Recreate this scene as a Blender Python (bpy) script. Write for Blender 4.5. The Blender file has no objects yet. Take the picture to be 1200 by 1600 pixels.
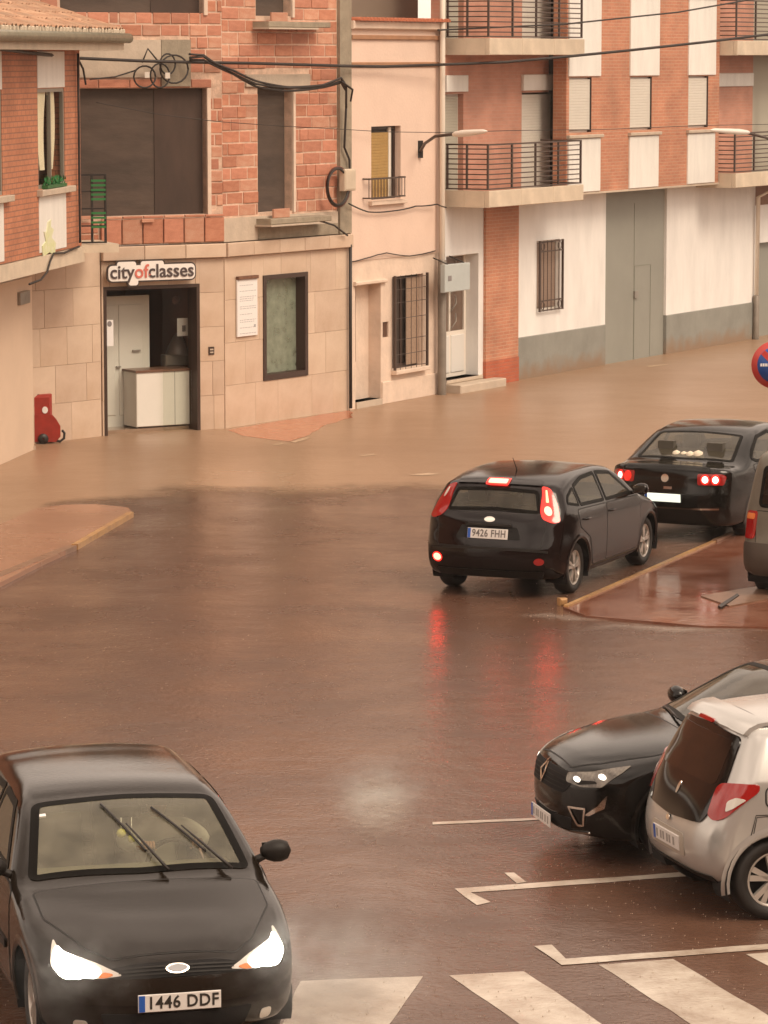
import bpy, bmesh, math, random
from mathutils import Vector, Matrix
from mathutils.bvhtree import BVHTree
random.seed(7)
R = math.radians
SC = bpy.context.scene
COL = SC.collection

# ------------------------------------------------------------------ camera
F_PX = 5500.0                      # focal length in pixels of the 1200x1600 photograph
CAM_H = 6.5
PITCH = math.atan(710.0 / F_PX)
cam_data = bpy.data.cameras.new('camera')
cam_data.sensor_fit = 'VERTICAL'
cam_data.sensor_height = 24.0
cam_data.lens = F_PX / 1600.0 * 24.0
cam_data.clip_start = 0.5
cam_data.clip_end = 3000
cam = bpy.data.objects.new('camera', cam_data)
COL.objects.link(cam)
cam.location = (0, 0, CAM_H)
cam.rotation_euler = (math.pi / 2 - PITCH, 0, 0)
SC.camera = cam

# ------------------------------------------------------------------ sky and sun (rain, overcast, warm storm light)
world = bpy.data.worlds.new('World')
SC.world = world
world.use_nodes = True
wn = world.node_tree
wn.nodes.clear()
wout = wn.nodes.new('ShaderNodeOutputWorld')
wbg = wn.nodes.new('ShaderNodeBackground')
wmix = wn.nodes.new('ShaderNodeMix'); wmix.data_type = 'RGBA'
wsky = wn.nodes.new('ShaderNodeTexSky')
wsky.sky_type = 'NISHITA'; wsky.sun_disc = False
wsky.sun_elevation = R(48); wsky.sun_rotation = R(132)
wsky.air_density = 1.5; wsky.dust_density = 6.0
wmix.inputs['Factor'].default_value = 0.88
wmix.inputs['B'].default_value = (8.8, 7.0, 5.6, 1)     # even storm cloud
wn.links.new(wsky.outputs['Color'], wmix.inputs['A'])
# broken cloud: slow, natural variation of the overcast
wtc = wn.nodes.new('ShaderNodeTexCoord'); wno = wn.nodes.new('ShaderNodeTexNoise'); wno.inputs['Scale'].default_value = 2.6; wno.inputs['Detail'].default_value = 6; wno.inputs['Roughness'].default_value = 0.55
wmp = wn.nodes.new('ShaderNodeMapping'); wmp.inputs['Scale'].default_value = (1, 1, 2.4)
wn.links.new(wtc.outputs['Generated'], wmp.inputs[0]); wn.links.new(wmp.outputs[0], wno.inputs['Vector'])
wmr = wn.nodes.new('ShaderNodeMapRange'); wmr.inputs['From Min'].default_value = 0.3; wmr.inputs['From Max'].default_value = 0.7; wmr.inputs['To Min'].default_value = 0.45; wmr.inputs['To Max'].default_value = 1.45
wn.links.new(wno.outputs['Fac'], wmr.inputs['Value'])
wml = wn.nodes.new('ShaderNodeVectorMath'); wml.operation = 'SCALE'
wn.links.new(wmix.outputs['Result'], wml.inputs[0]); wn.links.new(wmr.outputs[0], wml.inputs['Scale'])
wn.links.new(wml.outputs[0], wbg.inputs['Color'])
wbg.inputs['Strength'].default_value = 0.10
wn.links.new(wbg.outputs[0], wout.inputs[0])
sd = bpy.data.lights.new('sun', 'SUN')
sd.energy = 1.1; sd.angle = R(25); sd.color = (1.0, 0.84, 0.66)
sun = bpy.data.objects.new('sun', sd); COL.objects.link(sun)
# light comes from behind and above the camera
sdir = Vector((math.sin(R(132)) * math.cos(R(48)), math.cos(R(132)) * math.cos(R(48)), math.sin(R(48))))
sun.rotation_euler = (-sdir).to_track_quat('-Z', 'Y').to_euler()
sun.location = sdir * 60
SC.view_settings.view_transform = 'Standard'
SC.view_settings.look = 'None'
SC.view_settings.exposure = 0.90
SC.view_settings.gamma = 1
SC.view_settings.use_curve_mapping = False

# ------------------------------------------------------------------ measuring helpers
CR = cam.rotation_euler.to_matrix()
def ray(px, py):
    return CR @ Vector(((px - 600) / F_PX, -(py - 800) / F_PX, -1.0))
def G(px, py, z=0.0):
    d = ray(px, py); t = (z - CAM_H) / d.z
    return Vector((d.x * t, d.y * t, z))

# ------------------------------------------------------------------ materials
MATS = {}
def mat(name, col, rough=0.6, metal=0.0, var=0.0, scale=3.0, bump=0.0, bscale=None, spec=0.5, coat=0.0,
        col2=None, emit=None, estr=0.0, rand=0.0, stretch=(1, 1, 1), rvar=0.0, alpha=None):
    if name in MATS: return MATS[name]
    m = bpy.data.materials.new(name); m.use_nodes = True
    nt = m.node_tree; b = nt.nodes['Principled BSDF']
    b.inputs['Roughness'].default_value = rough
    b.inputs['Metallic'].default_value = metal
    b.inputs['Specular IOR Level'].default_value = spec
    b.inputs['Coat Weight'].default_value = coat
    b.inputs['Coat Roughness'].default_value = 0.06
    c = (*col, 1)
    b.inputs['Base Color'].default_value = c
    tc = nt.nodes.new('ShaderNodeTexCoord')
    mp = nt.nodes.new('ShaderNodeMapping'); mp.inputs['Scale'].default_value = stretch
    nt.links.new(tc.outputs['Object'], mp.inputs[0])
    out = None
    if var or col2:
        n = nt.nodes.new('ShaderNodeTexNoise'); n.inputs['Scale'].default_value = scale
        n.inputs['Detail'].default_value = 6; n.inputs['Roughness'].default_value = 0.62
        nt.links.new(mp.outputs[0], n.inputs['Vector'])
        r = nt.nodes.new('ShaderNodeMapRange')
        r.inputs['From Min'].default_value = 0.32; r.inputs['From Max'].default_value = 0.68
        nt.links.new(n.outputs['Fac'], r.inputs['Value'])
        mx = nt.nodes.new('ShaderNodeMix'); mx.data_type = 'RGBA'
        c2 = col2 if col2 else tuple(v * (1 - var) for v in col)
        mx.inputs['A'].default_value = c; mx.inputs['B'].default_value = (*c2, 1)
        nt.links.new(r.outputs[0], mx.inputs['Factor'])
        out = mx.outputs['Result']
        if rvar:
            rr = nt.nodes.new('ShaderNodeMapRange')
            rr.inputs['To Min'].default_value = rough; rr.inputs['To Max'].default_value = rough + rvar
            nt.links.new(r.outputs[0], rr.inputs['Value']); nt.links.new(rr.outputs[0], b.inputs['Roughness'])
    if rand:
        oi = nt.nodes.new('ShaderNodeObjectInfo')
        r2 = nt.nodes.new('ShaderNodeMapRange')
        r2.inputs['To Min'].default_value = 1 - rand; r2.inputs['To Max'].default_value = 1 + rand
        nt.links.new(oi.outputs['Random'], r2.inputs['Value'])
        hs = nt.nodes.new('ShaderNodeHueSaturation')
        nt.links.new(r2.outputs[0], hs.inputs['Value'])
        if out: nt.links.new(out, hs.inputs['Color'])
        else: hs.inputs['Color'].default_value = c
        out = hs.outputs[0]
    if out: nt.links.new(out, b.inputs['Base Color'])
    if bump:
        n2 = nt.nodes.new('ShaderNodeTexNoise'); n2.inputs['Scale'].default_value = bscale or scale * 8
        n2.inputs['Detail'].default_value = 4
        nt.links.new(mp.outputs[0], n2.inputs['Vector'])
        bp = nt.nodes.new('ShaderNodeBump'); bp.inputs['Strength'].default_value = bump
        bp.inputs['Distance'].default_value = 0.02
        nt.links.new(n2.outputs['Fac'], bp.inputs['Height']); nt.links.new(bp.outputs[0], b.inputs['Normal'])
    if emit:
        b.inputs['Emission Color'].default_value = (*emit, 1); b.inputs['Emission Strength'].default_value = estr
    MATS[name] = m
    return m

def brick_mat(name, c1, c2, mortar, bw, bh, ms, bias=0.0, bump=0.5):
    m = bpy.data.materials.new(name); m.use_nodes = True
    nt = m.node_tree; b = nt.nodes['Principled BSDF']; b.inputs['Roughness'].default_value = 0.75
    tc = nt.nodes.new('ShaderNodeTexCoord'); sp = nt.nodes.new('ShaderNodeSeparateXYZ'); cb = nt.nodes.new('ShaderNodeCombineXYZ')
    nt.links.new(tc.outputs['Object'], sp.inputs[0])
    ad = nt.nodes.new('ShaderNodeMath'); ad.operation = 'ADD'
    nt.links.new(sp.outputs['X'], ad.inputs[0]); nt.links.new(sp.outputs['Y'], ad.inputs[1])
    nt.links.new(ad.outputs[0], cb.inputs[0]); nt.links.new(sp.outputs['Z'], cb.inputs[1])
    br = nt.nodes.new('ShaderNodeTexBrick')
    nt.links.new(cb.outputs[0], br.inputs['Vector'])
    br.inputs['Color1'].default_value = (*c1, 1); br.inputs['Color2'].default_value = (*c2, 1); br.inputs['Mortar'].default_value = (*mortar, 1)
    br.inputs['Scale'].default_value = 1; br.inputs['Brick Width'].default_value = bw; br.inputs['Row Height'].default_value = bh
    br.inputs['Mortar Size'].default_value = ms; br.inputs['Bias'].default_value = bias
    n = nt.nodes.new('ShaderNodeTexNoise'); n.inputs['Scale'].default_value = 1.3; n.inputs['Detail'].default_value = 7
    nt.links.new(tc.outputs['Object'], n.inputs['Vector'])
    hs = nt.nodes.new('ShaderNodeHueSaturation')
    mr = nt.nodes.new('ShaderNodeMapRange'); mr.inputs['From Min'].default_value = 0.3; mr.inputs['From Max'].default_value = 0.7
    mr.inputs['To Min'].default_value = 0.78; mr.inputs['To Max'].default_value = 1.12
    nt.links.new(n.outputs['Fac'], mr.inputs['Value']); nt.links.new(mr.outputs[0], hs.inputs['Value'])
    nt.links.new(br.outputs['Color'], hs.inputs['Color']); nt.links.new(hs.outputs[0], b.inputs['Base Color'])
    bp = nt.nodes.new('ShaderNodeBump'); bp.inputs['Strength'].default_value = bump; bp.inputs['Distance'].default_value = 0.01; bp.invert = True
    nt.links.new(br.outputs['Fac'], bp.inputs['Height']); nt.links.new(bp.outputs[0], b.inputs['Normal'])
    MATS[name] = m
    return m

def glass_mat(name, tint, film=0.0, filmcol=(0.2, 0.2, 0.15), rough=0.03, ior=1.5):
    m = bpy.data.materials.new(name); m.use_nodes = True
    nt = m.node_tree; nt.nodes.clear()
    o = nt.nodes.new('ShaderNodeOutputMaterial')
    tr = nt.nodes.new('ShaderNodeBsdfTransparent'); tr.inputs[0].default_value = (*tint, 1)
    gl = nt.nodes.new('ShaderNodeBsdfGlossy'); gl.inputs['Roughness'].default_value = rough
    fr = nt.nodes.new('ShaderNodeFresnel'); fr.inputs[0].default_value = ior
    mx = nt.nodes.new('ShaderNodeMixShader')
    ge = nt.nodes.new('ShaderNodeNewGeometry'); sbt = nt.nodes.new('ShaderNodeMath'); sbt.operation = 'SUBTRACT'; sbt.inputs[0].default_value = 1.0; nt.links.new(ge.outputs['Backfacing'], sbt.inputs[1])
    mlt = nt.nodes.new('ShaderNodeMath'); mlt.operation = 'MULTIPLY'; nt.links.new(fr.outputs[0], mlt.inputs[0]); nt.links.new(sbt.outputs[0], mlt.inputs[1])
    nt.links.new(mlt.outputs[0], mx.inputs[0]); nt.links.new(tr.outputs[0], mx.inputs[1]); nt.links.new(gl.outputs[0], mx.inputs[2])
    last = mx
    # rain film: beads and runs scatter a little light
    df = nt.nodes.new('ShaderNodeBsdfDiffuse'); df.inputs[0].default_value = (*filmcol, 1)
    tc = nt.nodes.new('ShaderNodeTexCoord'); n = nt.nodes.new('ShaderNodeTexNoise'); n.inputs['Scale'].default_value = 5; n.inputs['Detail'].default_value = 8
    nt.links.new(tc.outputs['Object'], n.inputs['Vector'])
    mr = nt.nodes.new('ShaderNodeMapRange'); mr.inputs['From Min'].default_value = 0.3; mr.inputs['From Max'].default_value = 0.7
    mr.inputs['To Min'].default_value = film * 0.6; mr.inputs['To Max'].default_value = film * 1.3
    nt.links.new(n.outputs['Fac'], mr.inputs['Value'])
    m2 = nt.nodes.new('ShaderNodeMixShader'); nt.links.new(mr.outputs[0], m2.inputs[0])
    nt.links.new(mx.outputs[0], m2.inputs[1]); nt.links.new(df.outputs[0], m2.inputs[2])
    nt.links.new(m2.outputs[0], o.inputs[0])
    MATS[name] = m
    return m

# ------------------------------------------------------------------ object helpers
def tag(o, label=None, cat=None, group=None, kind=None):
    if label: o['label'] = label
    if cat: o['category'] = cat
    if group: o['group'] = group
    if kind: o['kind'] = kind
    return o
def empty(name, loc=(0, 0, 0), rz=0.0, label=None, cat=None, group=None):
    o = bpy.data.objects.new(name, None); COL.objects.link(o)
    o.location = loc; o.rotation_euler = (0, 0, rz); o.empty_display_size = 0.2
    return tag(o, label, cat, group)
class MB:
    def __init__(self): self.v = []; self.f = []; self.mi = []; self.cur = 0; self.sm = []
    def add(self, vs, fs, smooth=False):
        b = len(self.v); self.v += [tuple(p) for p in vs]
        for f in fs: self.f.append([b + i for i in f]); self.mi.append(self.cur); self.sm.append(smooth)
        return self
    def box(self, x0, x1, y0, y1, z0, z1):
        x0, x1 = min(x0, x1), max(x0, x1); y0, y1 = min(y0, y1), max(y0, y1); z0, z1 = min(z0, z1), max(z0, z1)
        v = [(x0,y0,z0),(x1,y0,z0),(x1,y1,z0),(x0,y1,z0),(x0,y0,z1),(x1,y0,z1),(x1,y1,z1),(x0,y1,z1)]
        return self.add(v, [(0,3,2,1),(4,5,6,7),(0,1,5,4),(1,2,6,5),(2,3,7,6),(3,0,4,7)])
    def cham(self, x0, x1, y0, y1, z0, z1, c=0.01):
        # box with chamfered front (y0) edge
        v = [(x0,y1,z0),(x1,y1,z0),(x1,y1,z1),(x0,y1,z1),(x0,y0+c,z0),(x1,y0+c,z0),(x1,y0+c,z1),(x0,y0+c,z1),
             (x0+c,y0,z0+c),(x1-c,y0,z0+c),(x1-c,y0,z1-c),(x0+c,y0,z1-c)]
        f = [(0,3,2,1),(0,1,5,4),(1,2,6,5),(2,3,7,6),(3,0,4,7),(4,5,9,8),(5,6,10,9),(6,7,11,10),(7,4,8,11),(8,9,10,11)]
        return self.add(v, f)
    def tube(self, pts, r, n=8, caps=True):
        pts = [Vector(p) for p in pts]; rings = []
        rs = r if isinstance(r, (list, tuple)) else [r] * len(pts)
        up = Vector((0, 0, 1)); prev = None
        for i, p in enumerate(pts):
            t = (pts[min(i + 1, len(pts) - 1)] - pts[max(i - 1, 0)]).normalized()
            if prev is None:
                a = t.cross(up)
                if a.length < 1e-3: a = t.cross(Vector((1, 0, 0)))
            else: a = prev - t * prev.dot(t)
            a.normalize(); prev = a; b = t.cross(a)
            rings.append([p + (a * math.cos(2*math.pi*k/n) + b * math.sin(2*math.pi*k/n)) * rs[i] for k in range(n)])
        vs = [q for rg in rings for q in rg]; fs = []
        for i in range(len(pts) - 1):
            for k in range(n):
                fs.append((i*n+k, i*n+(k+1) % n, (i+1)*n+(k+1) % n, (i+1)*n+k))
        if caps: fs.append(tuple(range(n))[::-1]); fs.append(tuple((len(pts)-1)*n+k for k in range(n)))
        return self.add(vs, fs, True)
    def prism(self, poly, y0, y1):
        # poly in (x,z), extruded in y
        n = len(poly); v = [(x, y0, z) for x, z in poly] + [(x, y1, z) for x, z in poly]
        f = [tuple(range(n)), tuple(range(n, 2*n))[::-1]] + [(i, n+i, n+(i+1) % n, (i+1) % n) for i in range(n)]
        return self.add(v, f)
    def plate(self, poly, z0, z1):
        n = len(poly); v = [(p[0], p[1], z0) for p in poly] + [(p[0], p[1], z1) for p in poly]
        f = [tuple(range(n))[::-1], tuple(range(n, 2*n))] + [(i, (i+1) % n, n+(i+1) % n, n+i) for i in range(n)]
        return self.add(v, f)
    def lathe(self, prof, n=24, axis='z', c=(0, 0, 0)):
        vs = []; fs = []
        for (r, h) in prof:
            for k in range(n):
                a = 2*math.pi*k/n; x, y = r*math.cos(a), r*math.sin(a)
                p = {'z': (x, y, h), 'y': (x, h, y), 'x': (h, x, y)}[axis]
                vs.append((p[0]+c[0], p[1]+c[1], p[2]+c[2]))
        for i in range(len(prof)-1):
            for k in range(n): fs.append((i*n+k, i*n+(k+1) % n, (i+1)*n+(k+1) % n, (i+1)*n+k))
        return self.add(vs, fs, True)
    def mesh(self, name, mats):
        me = bpy.data.meshes.new(name); me.from_pydata(self.v, [], self.f); 
        if not isinstance(mats, (list, tuple)): mats = [mats]
        for m in mats: me.materials.append(m)
        me.polygons.foreach_set('material_index', self.mi)
        me.polygons.foreach_set('use_smooth', self.sm)
        bm = bmesh.new(); bm.from_mesh(me); bmesh.ops.remove_doubles(bm, verts=bm.verts, dist=1e-5)
        bmesh.ops.recalc_face_normals(bm, faces=bm.faces); bm.to_mesh(me); bm.free()
        me.update()
        return me
    def build(self, name, mats, parent=None, loc=(0, 0, 0), rz=0.0, shade=None):
        me = self.mesh(name, mats)
        o = bpy.data.objects.new(name, me); COL.objects.link(o)
        o.location = loc; o.rotation_euler = (0, 0, rz)
        if parent: o.parent = parent
        if shade:
            md = o.modifiers.new('edges', 'EDGE_SPLIT'); md.split_angle = R(shade)
        return o
def inst(me, name, parent, loc, rz=0.0, rot=None, scale=None):
    o = bpy.data.objects.new(name, me); COL.objects.link(o); o.location = loc
    o.rotation_euler = rot if rot else (0, 0, rz)
    if scale: o.scale = scale
    o.parent = parent
    return o
def copy_tree(o, parent=None):
    c = o.copy(); COL.objects.link(c)
    if parent: c.parent = parent
    for ch in list(o.children): copy_tree(ch, c)
    return c
def text_mesh(name, s, size, material, parent, loc, rot, extrude=0.003, offset=0.0, align='CENTER', sx=1.0, spacing=1.0):
    cu = bpy.data.curves.new(name, 'FONT'); cu.body = s; cu.size = size; cu.extrude = extrude; cu.offset = offset
    cu.align_x = align; cu.align_y = 'CENTER'; cu.space_character = spacing; cu.resolution_u = 3
    tmp = bpy.data.objects.new(name, cu); COL.objects.link(tmp)
    dg = bpy.context.evaluated_depsgraph_get(); dg.update()
    me = bpy.data.meshes.new_from_object(tmp.evaluated_get(dg))
    me.name = name
    bpy.data.objects.remove(tmp); 
    me.materials.clear(); me.materials.append(material)
    o = bpy.data.objects.new(name, me); COL.objects.link(o)
    o.location = loc; o.rotation_euler = rot; o.scale = (sx, 1, 1)
    if parent: o.parent = parent
    return o

# A facade: local frame with x along the wall, y into the building, z up
class Facade:
    def __init__(self, p0, p1, root=None):
        self.p0 = Vector((p0[0], p0[1], 0)); d = Vector((p1[0]-p0[0], p1[1]-p0[1], 0))
        self.L = d.length; self.u = d.normalized(); self.rz = math.atan2(d.y, d.x)
        self.n = Vector((self.u.y, -self.u.x, 0))      # outward
        self.root = root
    def bind(self, root):
        self.root = root; return self
    def uz(self, px, py, out=0.0):
        d = ray(px, py); o = Vector((0, 0, CAM_H)); p = self.p0 + self.n * out
        t = (p - o).dot(self.n) / d.dot(self.n); q = o + d * t
        return ((q - self.p0).dot(self.u), q.z)
    def rect(self, x0, y0, x1, y1, out=0.0):
        # pixel corners -> u0,u1,z0,z1 (x0<x1, y0 top, y1 bottom)
        ua, zt = self.uz(x0, y0, out); ub, zb = self.uz(x1, y1, out)
        _, zt2 = self.uz(x1, y0, out); _, zb2 = self.uz(x0, y1, out)
        return (ua, ub, (zb + zb2) / 2, (zt + zt2) / 2)
    def W(self, u, out, z):
        q = self.p0 + self.u * u + self.n * out; return Vector((q.x, q.y, z))
    def put(self, mb, name, m, parent=None, loc=(0, 0, 0), shade=None):
        # parent: the root (unrotated) or a part already standing in this facade's frame
        parent = parent or self.root
        if parent == self.root:
            base = self.p0 - self.root.location; base.z = -self.root.location.z
            q = base + self.u * loc[0] - self.n * loc[1]; q.z += loc[2]
            return mb.build(name, m, parent, q, self.rz - self.root.rotation_euler.z, shade)
        return mb.build(name, m, parent, loc, 0, shade)
    def inst(self, me, name, parent, loc):
        base = self.p0 - self.root.location
        q = base + self.u * loc[0] - self.n * loc[1]; q.z = loc[2] - self.root.location.z
        return inst(me, name, parent, q, self.rz)
    def box(self, name, m, u0, u1, z0, z1, y0, y1, parent=None, ch=0.0):
        # box centred at its own middle so that each piece has its own origin
        cu, cz = (u0+u1)/2, (z0+z1)/2
        mb = MB()
        if ch: mb.cham(u0-cu, u1-cu, y0, y1, z0-cz, z1-cz, ch)
        else: mb.box(u0-cu, u1-cu, y0, y1, z0-cz, z1-cz)
        return self.put(mb, name, m, parent, (cu, 0, cz))
def wall_mb(u0, u1, z0, z1, holes, y0=0.0, y1=0.3, mb=None):
    mb = mb or MB()
    us = sorted(set([u0, u1] + [min(max(h[i], u0), u1) for h in holes for i in (0, 1)]))
    zs = sorted(set([z0, z1] + [min(max(h[i], z0), z1) for h in holes for i in (2, 3)]))
    def solid(i, j):
        if i < 0 or j < 0 or i >= len(us)-1 or j >= len(zs)-1: return False
        cu, cz = (us[i]+us[i+1])/2, (zs[j]+zs[j+1])/2
        return not any(h[0] < cu < h[1] and h[2] < cz < h[3] for h in holes)
    for i in range(len(us)-1):
        for j in range(len(zs)-1):
            if not solid(i, j): continue
            a, b, c, d = us[i], us[i+1], zs[j], zs[j+1]
            mb.add([(a,y0,c),(b,y0,c),(b,y0,d),(a,y0,d)], [(0,1,2,3)])
            mb.add([(a,y1,c),(b,y1,c),(b,y1,d),(a,y1,d)], [(3,2,1,0)])
            if not solid(i-1, j): mb.add([(a,y0,c),(a,y0,d),(a,y1,d),(a,y1,c)], [(0,1,2,3)])
            if not solid(i+1, j): mb.add([(b,y0,c),(b,y1,c),(b,y1,d),(b,y0,d)], [(0,1,2,3)])
            if not solid(i, j-1): mb.add([(a,y0,c),(a,y1,c),(b,y1,c),(b,y0,c)], [(0,1,2,3)])
            if not solid(i, j+1): mb.add([(a,y0,d),(b,y0,d),(b,y1,d),(a,y1,d)], [(0,1,2,3)])
    return mb
# ------------------------------------------------------------------ palette
BR = (0.50, 0.155, 0.070)
M_brickE = brick_mat('face_brick', (0.46,0.185,0.105), (0.52,0.225,0.13), (0.52,0.31,0.21), 0.25, 0.07, 0.008)
M_brickL = brick_mat('face_brick_orange', (0.46,0.175,0.09), (0.52,0.21,0.11), (0.30,0.14,0.085), 0.25, 0.085, 0.010)
M_white = mat('white_render', (0.82,0.80,0.77), 0.8, var=0.17, scale=1.6, stretch=(1.2,1,0.35), bump=0.15, bscale=30)
M_panel = mat('white_panel', (0.82,0.80,0.75), 0.6, var=0.14, scale=2.4, stretch=(1.5,1,0.3))
M_cream = mat('cream_concrete', (0.66,0.55,0.42), 0.75, var=0.22, scale=2.2, bump=0.2, bscale=25)
M_grey = mat('grey_render', (0.27,0.27,0.24), 0.75, var=0.22, scale=1.5, bump=0.2, bscale=25)
M_greydoor = mat('grey_door_paint', (0.27,0.27,0.235), 0.55, var=0.10, scale=1.1)
M_pink = mat('pink_render', (0.78,0.59,0.48), 0.85, var=0.10, scale=1.0, bump=0.25, bscale=18)
M_pinklow = mat('pale_plaster', (0.77,0.61,0.49), 0.85, var=0.22, scale=1.8, bump=0.4, bscale=10)
M_pinktrim = mat('brown_moulding', (0.42,0.22,0.12), 0.8, var=0.25, scale=4)
M_beige = mat('beige_paint', (0.68,0.52,0.39), 0.7, var=0.10, scale=0.9)
M_stone = [mat('stone_slab_%s' % w, c, 0.6, col2=c2, scale=1.6, bump=0.12, bscale=20, rand=0.035) for w, c, c2 in
           (('a', (0.63,0.485,0.37), (0.52,0.375,0.265)), ('b', (0.61,0.47,0.36), (0.50,0.36,0.26)), ('c', (0.65,0.51,0.39), (0.55,0.41,0.30)))]
M_stonelow = M_stone
M_joint = mat('stone_joint', (0.58,0.42,0.30), 0.85, var=0.2)
M_mortar = mat('mortar', (0.74,0.52,0.39), 0.9, var=0.35, scale=6, bump=0.5, bscale=30)
M_hollow = [mat('hollow_brick_%s' % w, c, 0.8, col2=c2, scale=7, bump=0.35, bscale=45, rand=0.16, stretch=(1,1,2)) for w, c, c2 in
            (('a', (0.54,0.235,0.15), (0.44,0.18,0.11)), ('b', (0.50,0.22,0.135), (0.56,0.31,0.21)), ('c', (0.42,0.16,0.09), (0.52,0.23,0.14)))]
M_conc = mat('raw_concrete', (0.36,0.30,0.22), 0.85, var=0.35, scale=3, bump=0.4, bscale=20)
M_concp = mat('pale_cement', (0.56,0.46,0.36), 0.85, var=0.2, scale=3, bump=0.3, bscale=20)
M_net = mat('dark_mesh_screen', (0.095,0.066,0.050), 0.85, var=0.45, scale=1.6, stretch=(0.6,1,2.2), bump=0.3, bscale=9)
M_dark = mat('dark_brown_frame', (0.045,0.022,0.014), 0.5)
M_black = mat('black_iron', (0.018,0.013,0.011), 0.45)
M_rail = mat('dark_railing', (0.06,0.035,0.025), 0.5)
M_blind = mat('pale_roller_blind', (0.64,0.60,0.53), 0.6, var=0.05, scale=5)
M_ochre = mat('ochre_roller_blind', (0.42,0.26,0.085), 0.7, var=0.15, scale=6)
M_wframe = mat('white_frame', (0.74,0.68,0.60), 0.45)
M_metal = mat('galvanised_metal', (0.36,0.33,0.29), 0.4, metal=0.5, var=0.3, scale=6)
M_cable = mat('black_cable', (0.022,0.015,0.012), 0.55)
M_rust = mat('rusty_pipe', (0.22,0.10,0.055), 0.7, var=0.5, scale=14)
M_tile = [mat('roof_tile_%s' % w, c, 0.85, col2=c2, scale=9, bump=0.4, bscale=40, rand=0.18) for w, c, c2 in
          (('a', (0.42,0.22,0.13), (0.30,0.19,0.12)), ('b', (0.48,0.30,0.19), (0.33,0.17,0.10)))]
M_tilered = mat('red_roof_tile', (0.50,0.15,0.07), 0.8, var=0.3, scale=8)
M_limetile = mat('lime_mortar', (0.66,0.55,0.42), 0.9, var=0.35, scale=14, bump=0.5, bscale=40)
M_gutter = mat('weathered_gutter', (0.36,0.34,0.24), 0.35, metal=0.4, var=0.4, scale=9)
M_glass = glass_mat('window_glass', (0.55,0.60,0.55), 0.12, (0.3,0.3,0.25))
M_green = mat('green_plastic', (0.02,0.17,0.04), 0.5)
M_lime = mat('pale_lime_paint', (0.62,0.66,0.30), 0.6, col2=(0.74,0.72,0.55), scale=9)
M_curtain = mat('cream_curtain', (0.72,0.64,0.50), 0.9)
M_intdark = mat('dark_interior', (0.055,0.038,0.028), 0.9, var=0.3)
M_paper = mat('white_paper', (0.78,0.76,0.74), 0.6)
M_ink = mat('grey_ink', (0.22,0.20,0.20), 0.7)

nt = M_grey.node_tree; tcg = nt.nodes.new('ShaderNodeTexCoord'); sg_ = nt.nodes.new('ShaderNodeSeparateXYZ'); nt.links.new(tcg.outputs['Generated'], sg_.inputs[0])
ng = nt.nodes.new('ShaderNodeTexNoise'); ng.inputs['Scale'].default_value = 2.5; ng.inputs['Detail'].default_value = 7; nt.links.new(tcg.outputs['Object'], ng.inputs['Vector'])
ag = nt.nodes.new('ShaderNodeMath'); ag.operation = 'MULTIPLY_ADD'; ag.inputs[1].default_value = 0.55; nt.links.new(ng.outputs['Fac'], ag.inputs[0]); nt.links.new(sg_.outputs['Z'], ag.inputs[2])
rg = nt.nodes.new('ShaderNodeMapRange'); rg.inputs['From Min'].default_value = 0.60; rg.inputs['From Max'].default_value = 0.86; nt.links.new(ag.outputs[0], rg.inputs['Value'])
bb = nt.nodes['Principled BSDF']; src = bb.inputs['Base Color'].links[0].from_socket
mg = nt.nodes.new('ShaderNodeMix'); mg.data_type = 'RGBA'; mg.inputs['A'].default_value = (0.24,0.165,0.11,1); nt.links.new(rg.outputs[0], mg.inputs['Factor']); nt.links.new(src, mg.inputs['B']); nt.links.new(mg.outputs['Result'], bb.inputs['Base Color'])

# ------------------------------------------------------------------ ground
def wet_ground(name, c1, c2, rough, rv, bump, scale, bscale, streak=None):
    m = mat(name, c1, rough, col2=c2, scale=scale, bump=0, spec=0.5, rvar=rv)
    nt = m.node_tree; b = nt.nodes['Principled BSDF']; b.inputs['IOR'].default_value = 1.33
    tc = nt.nodes.new('ShaderNodeTexCoord')
    w1 = nt.nodes.new('ShaderNodeTexNoise'); w1.inputs['Scale'].default_value = bscale; w1.inputs['Detail'].default_value = 5
    w2 = nt.nodes.new('ShaderNodeTexNoise'); w2.inputs['Scale'].default_value = bscale * 0.13; w2.inputs['Detail'].default_value = 3
    nt.links.new(tc.outputs['Object'], w1.inputs['Vector']); nt.links.new(tc.outputs['Object'], w2.inputs['Vector'])
    ad = nt.nodes.new('ShaderNodeMath'); ad.operation = 'MULTIPLY_ADD'; ad.inputs[1].default_value = 2.5
    nt.links.new(w2.outputs['Fac'], ad.inputs[0]); nt.links.new(w1.outputs['Fac'], ad.inputs[2])
    bp = nt.nodes.new('ShaderNodeBump'); bp.inputs['Strength'].default_value = bump; bp.inputs['Distance'].default_value = 0.02
    nt.links.new(ad.outputs[0], bp.inputs['Height']); nt.links.new(bp.outputs[0], b.inputs['Normal'])
    return m
M_road = wet_ground('wet_asphalt', (0.138,0.074,0.049), (0.088,0.045,0.030), 0.17, 0.14, 0.24, 0.60, 20)
M_flood = wet_ground('muddy_flood_water', (0.345,0.220,0.140), (0.285,0.178,0.112), 0.26, 0.14, 0.40, 0.16, 11)
M_walkL = wet_ground('wet_pink_paving', (0.34,0.175,0.11), (0.28,0.15,0.095), 0.2, 0.12, 0.12, 0.5, 9)
M_walkR = wet_ground('wet_red_paving', (0.16,0.052,0.028), (0.25,0.125,0.085), 0.06, 0.16, 0.14, 1.1, 6)
M_yellow = mat('worn_yellow_paint', (0.50,0.29,0.11), 0.3, col2=(0.30,0.16,0.08), scale=7)
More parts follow.
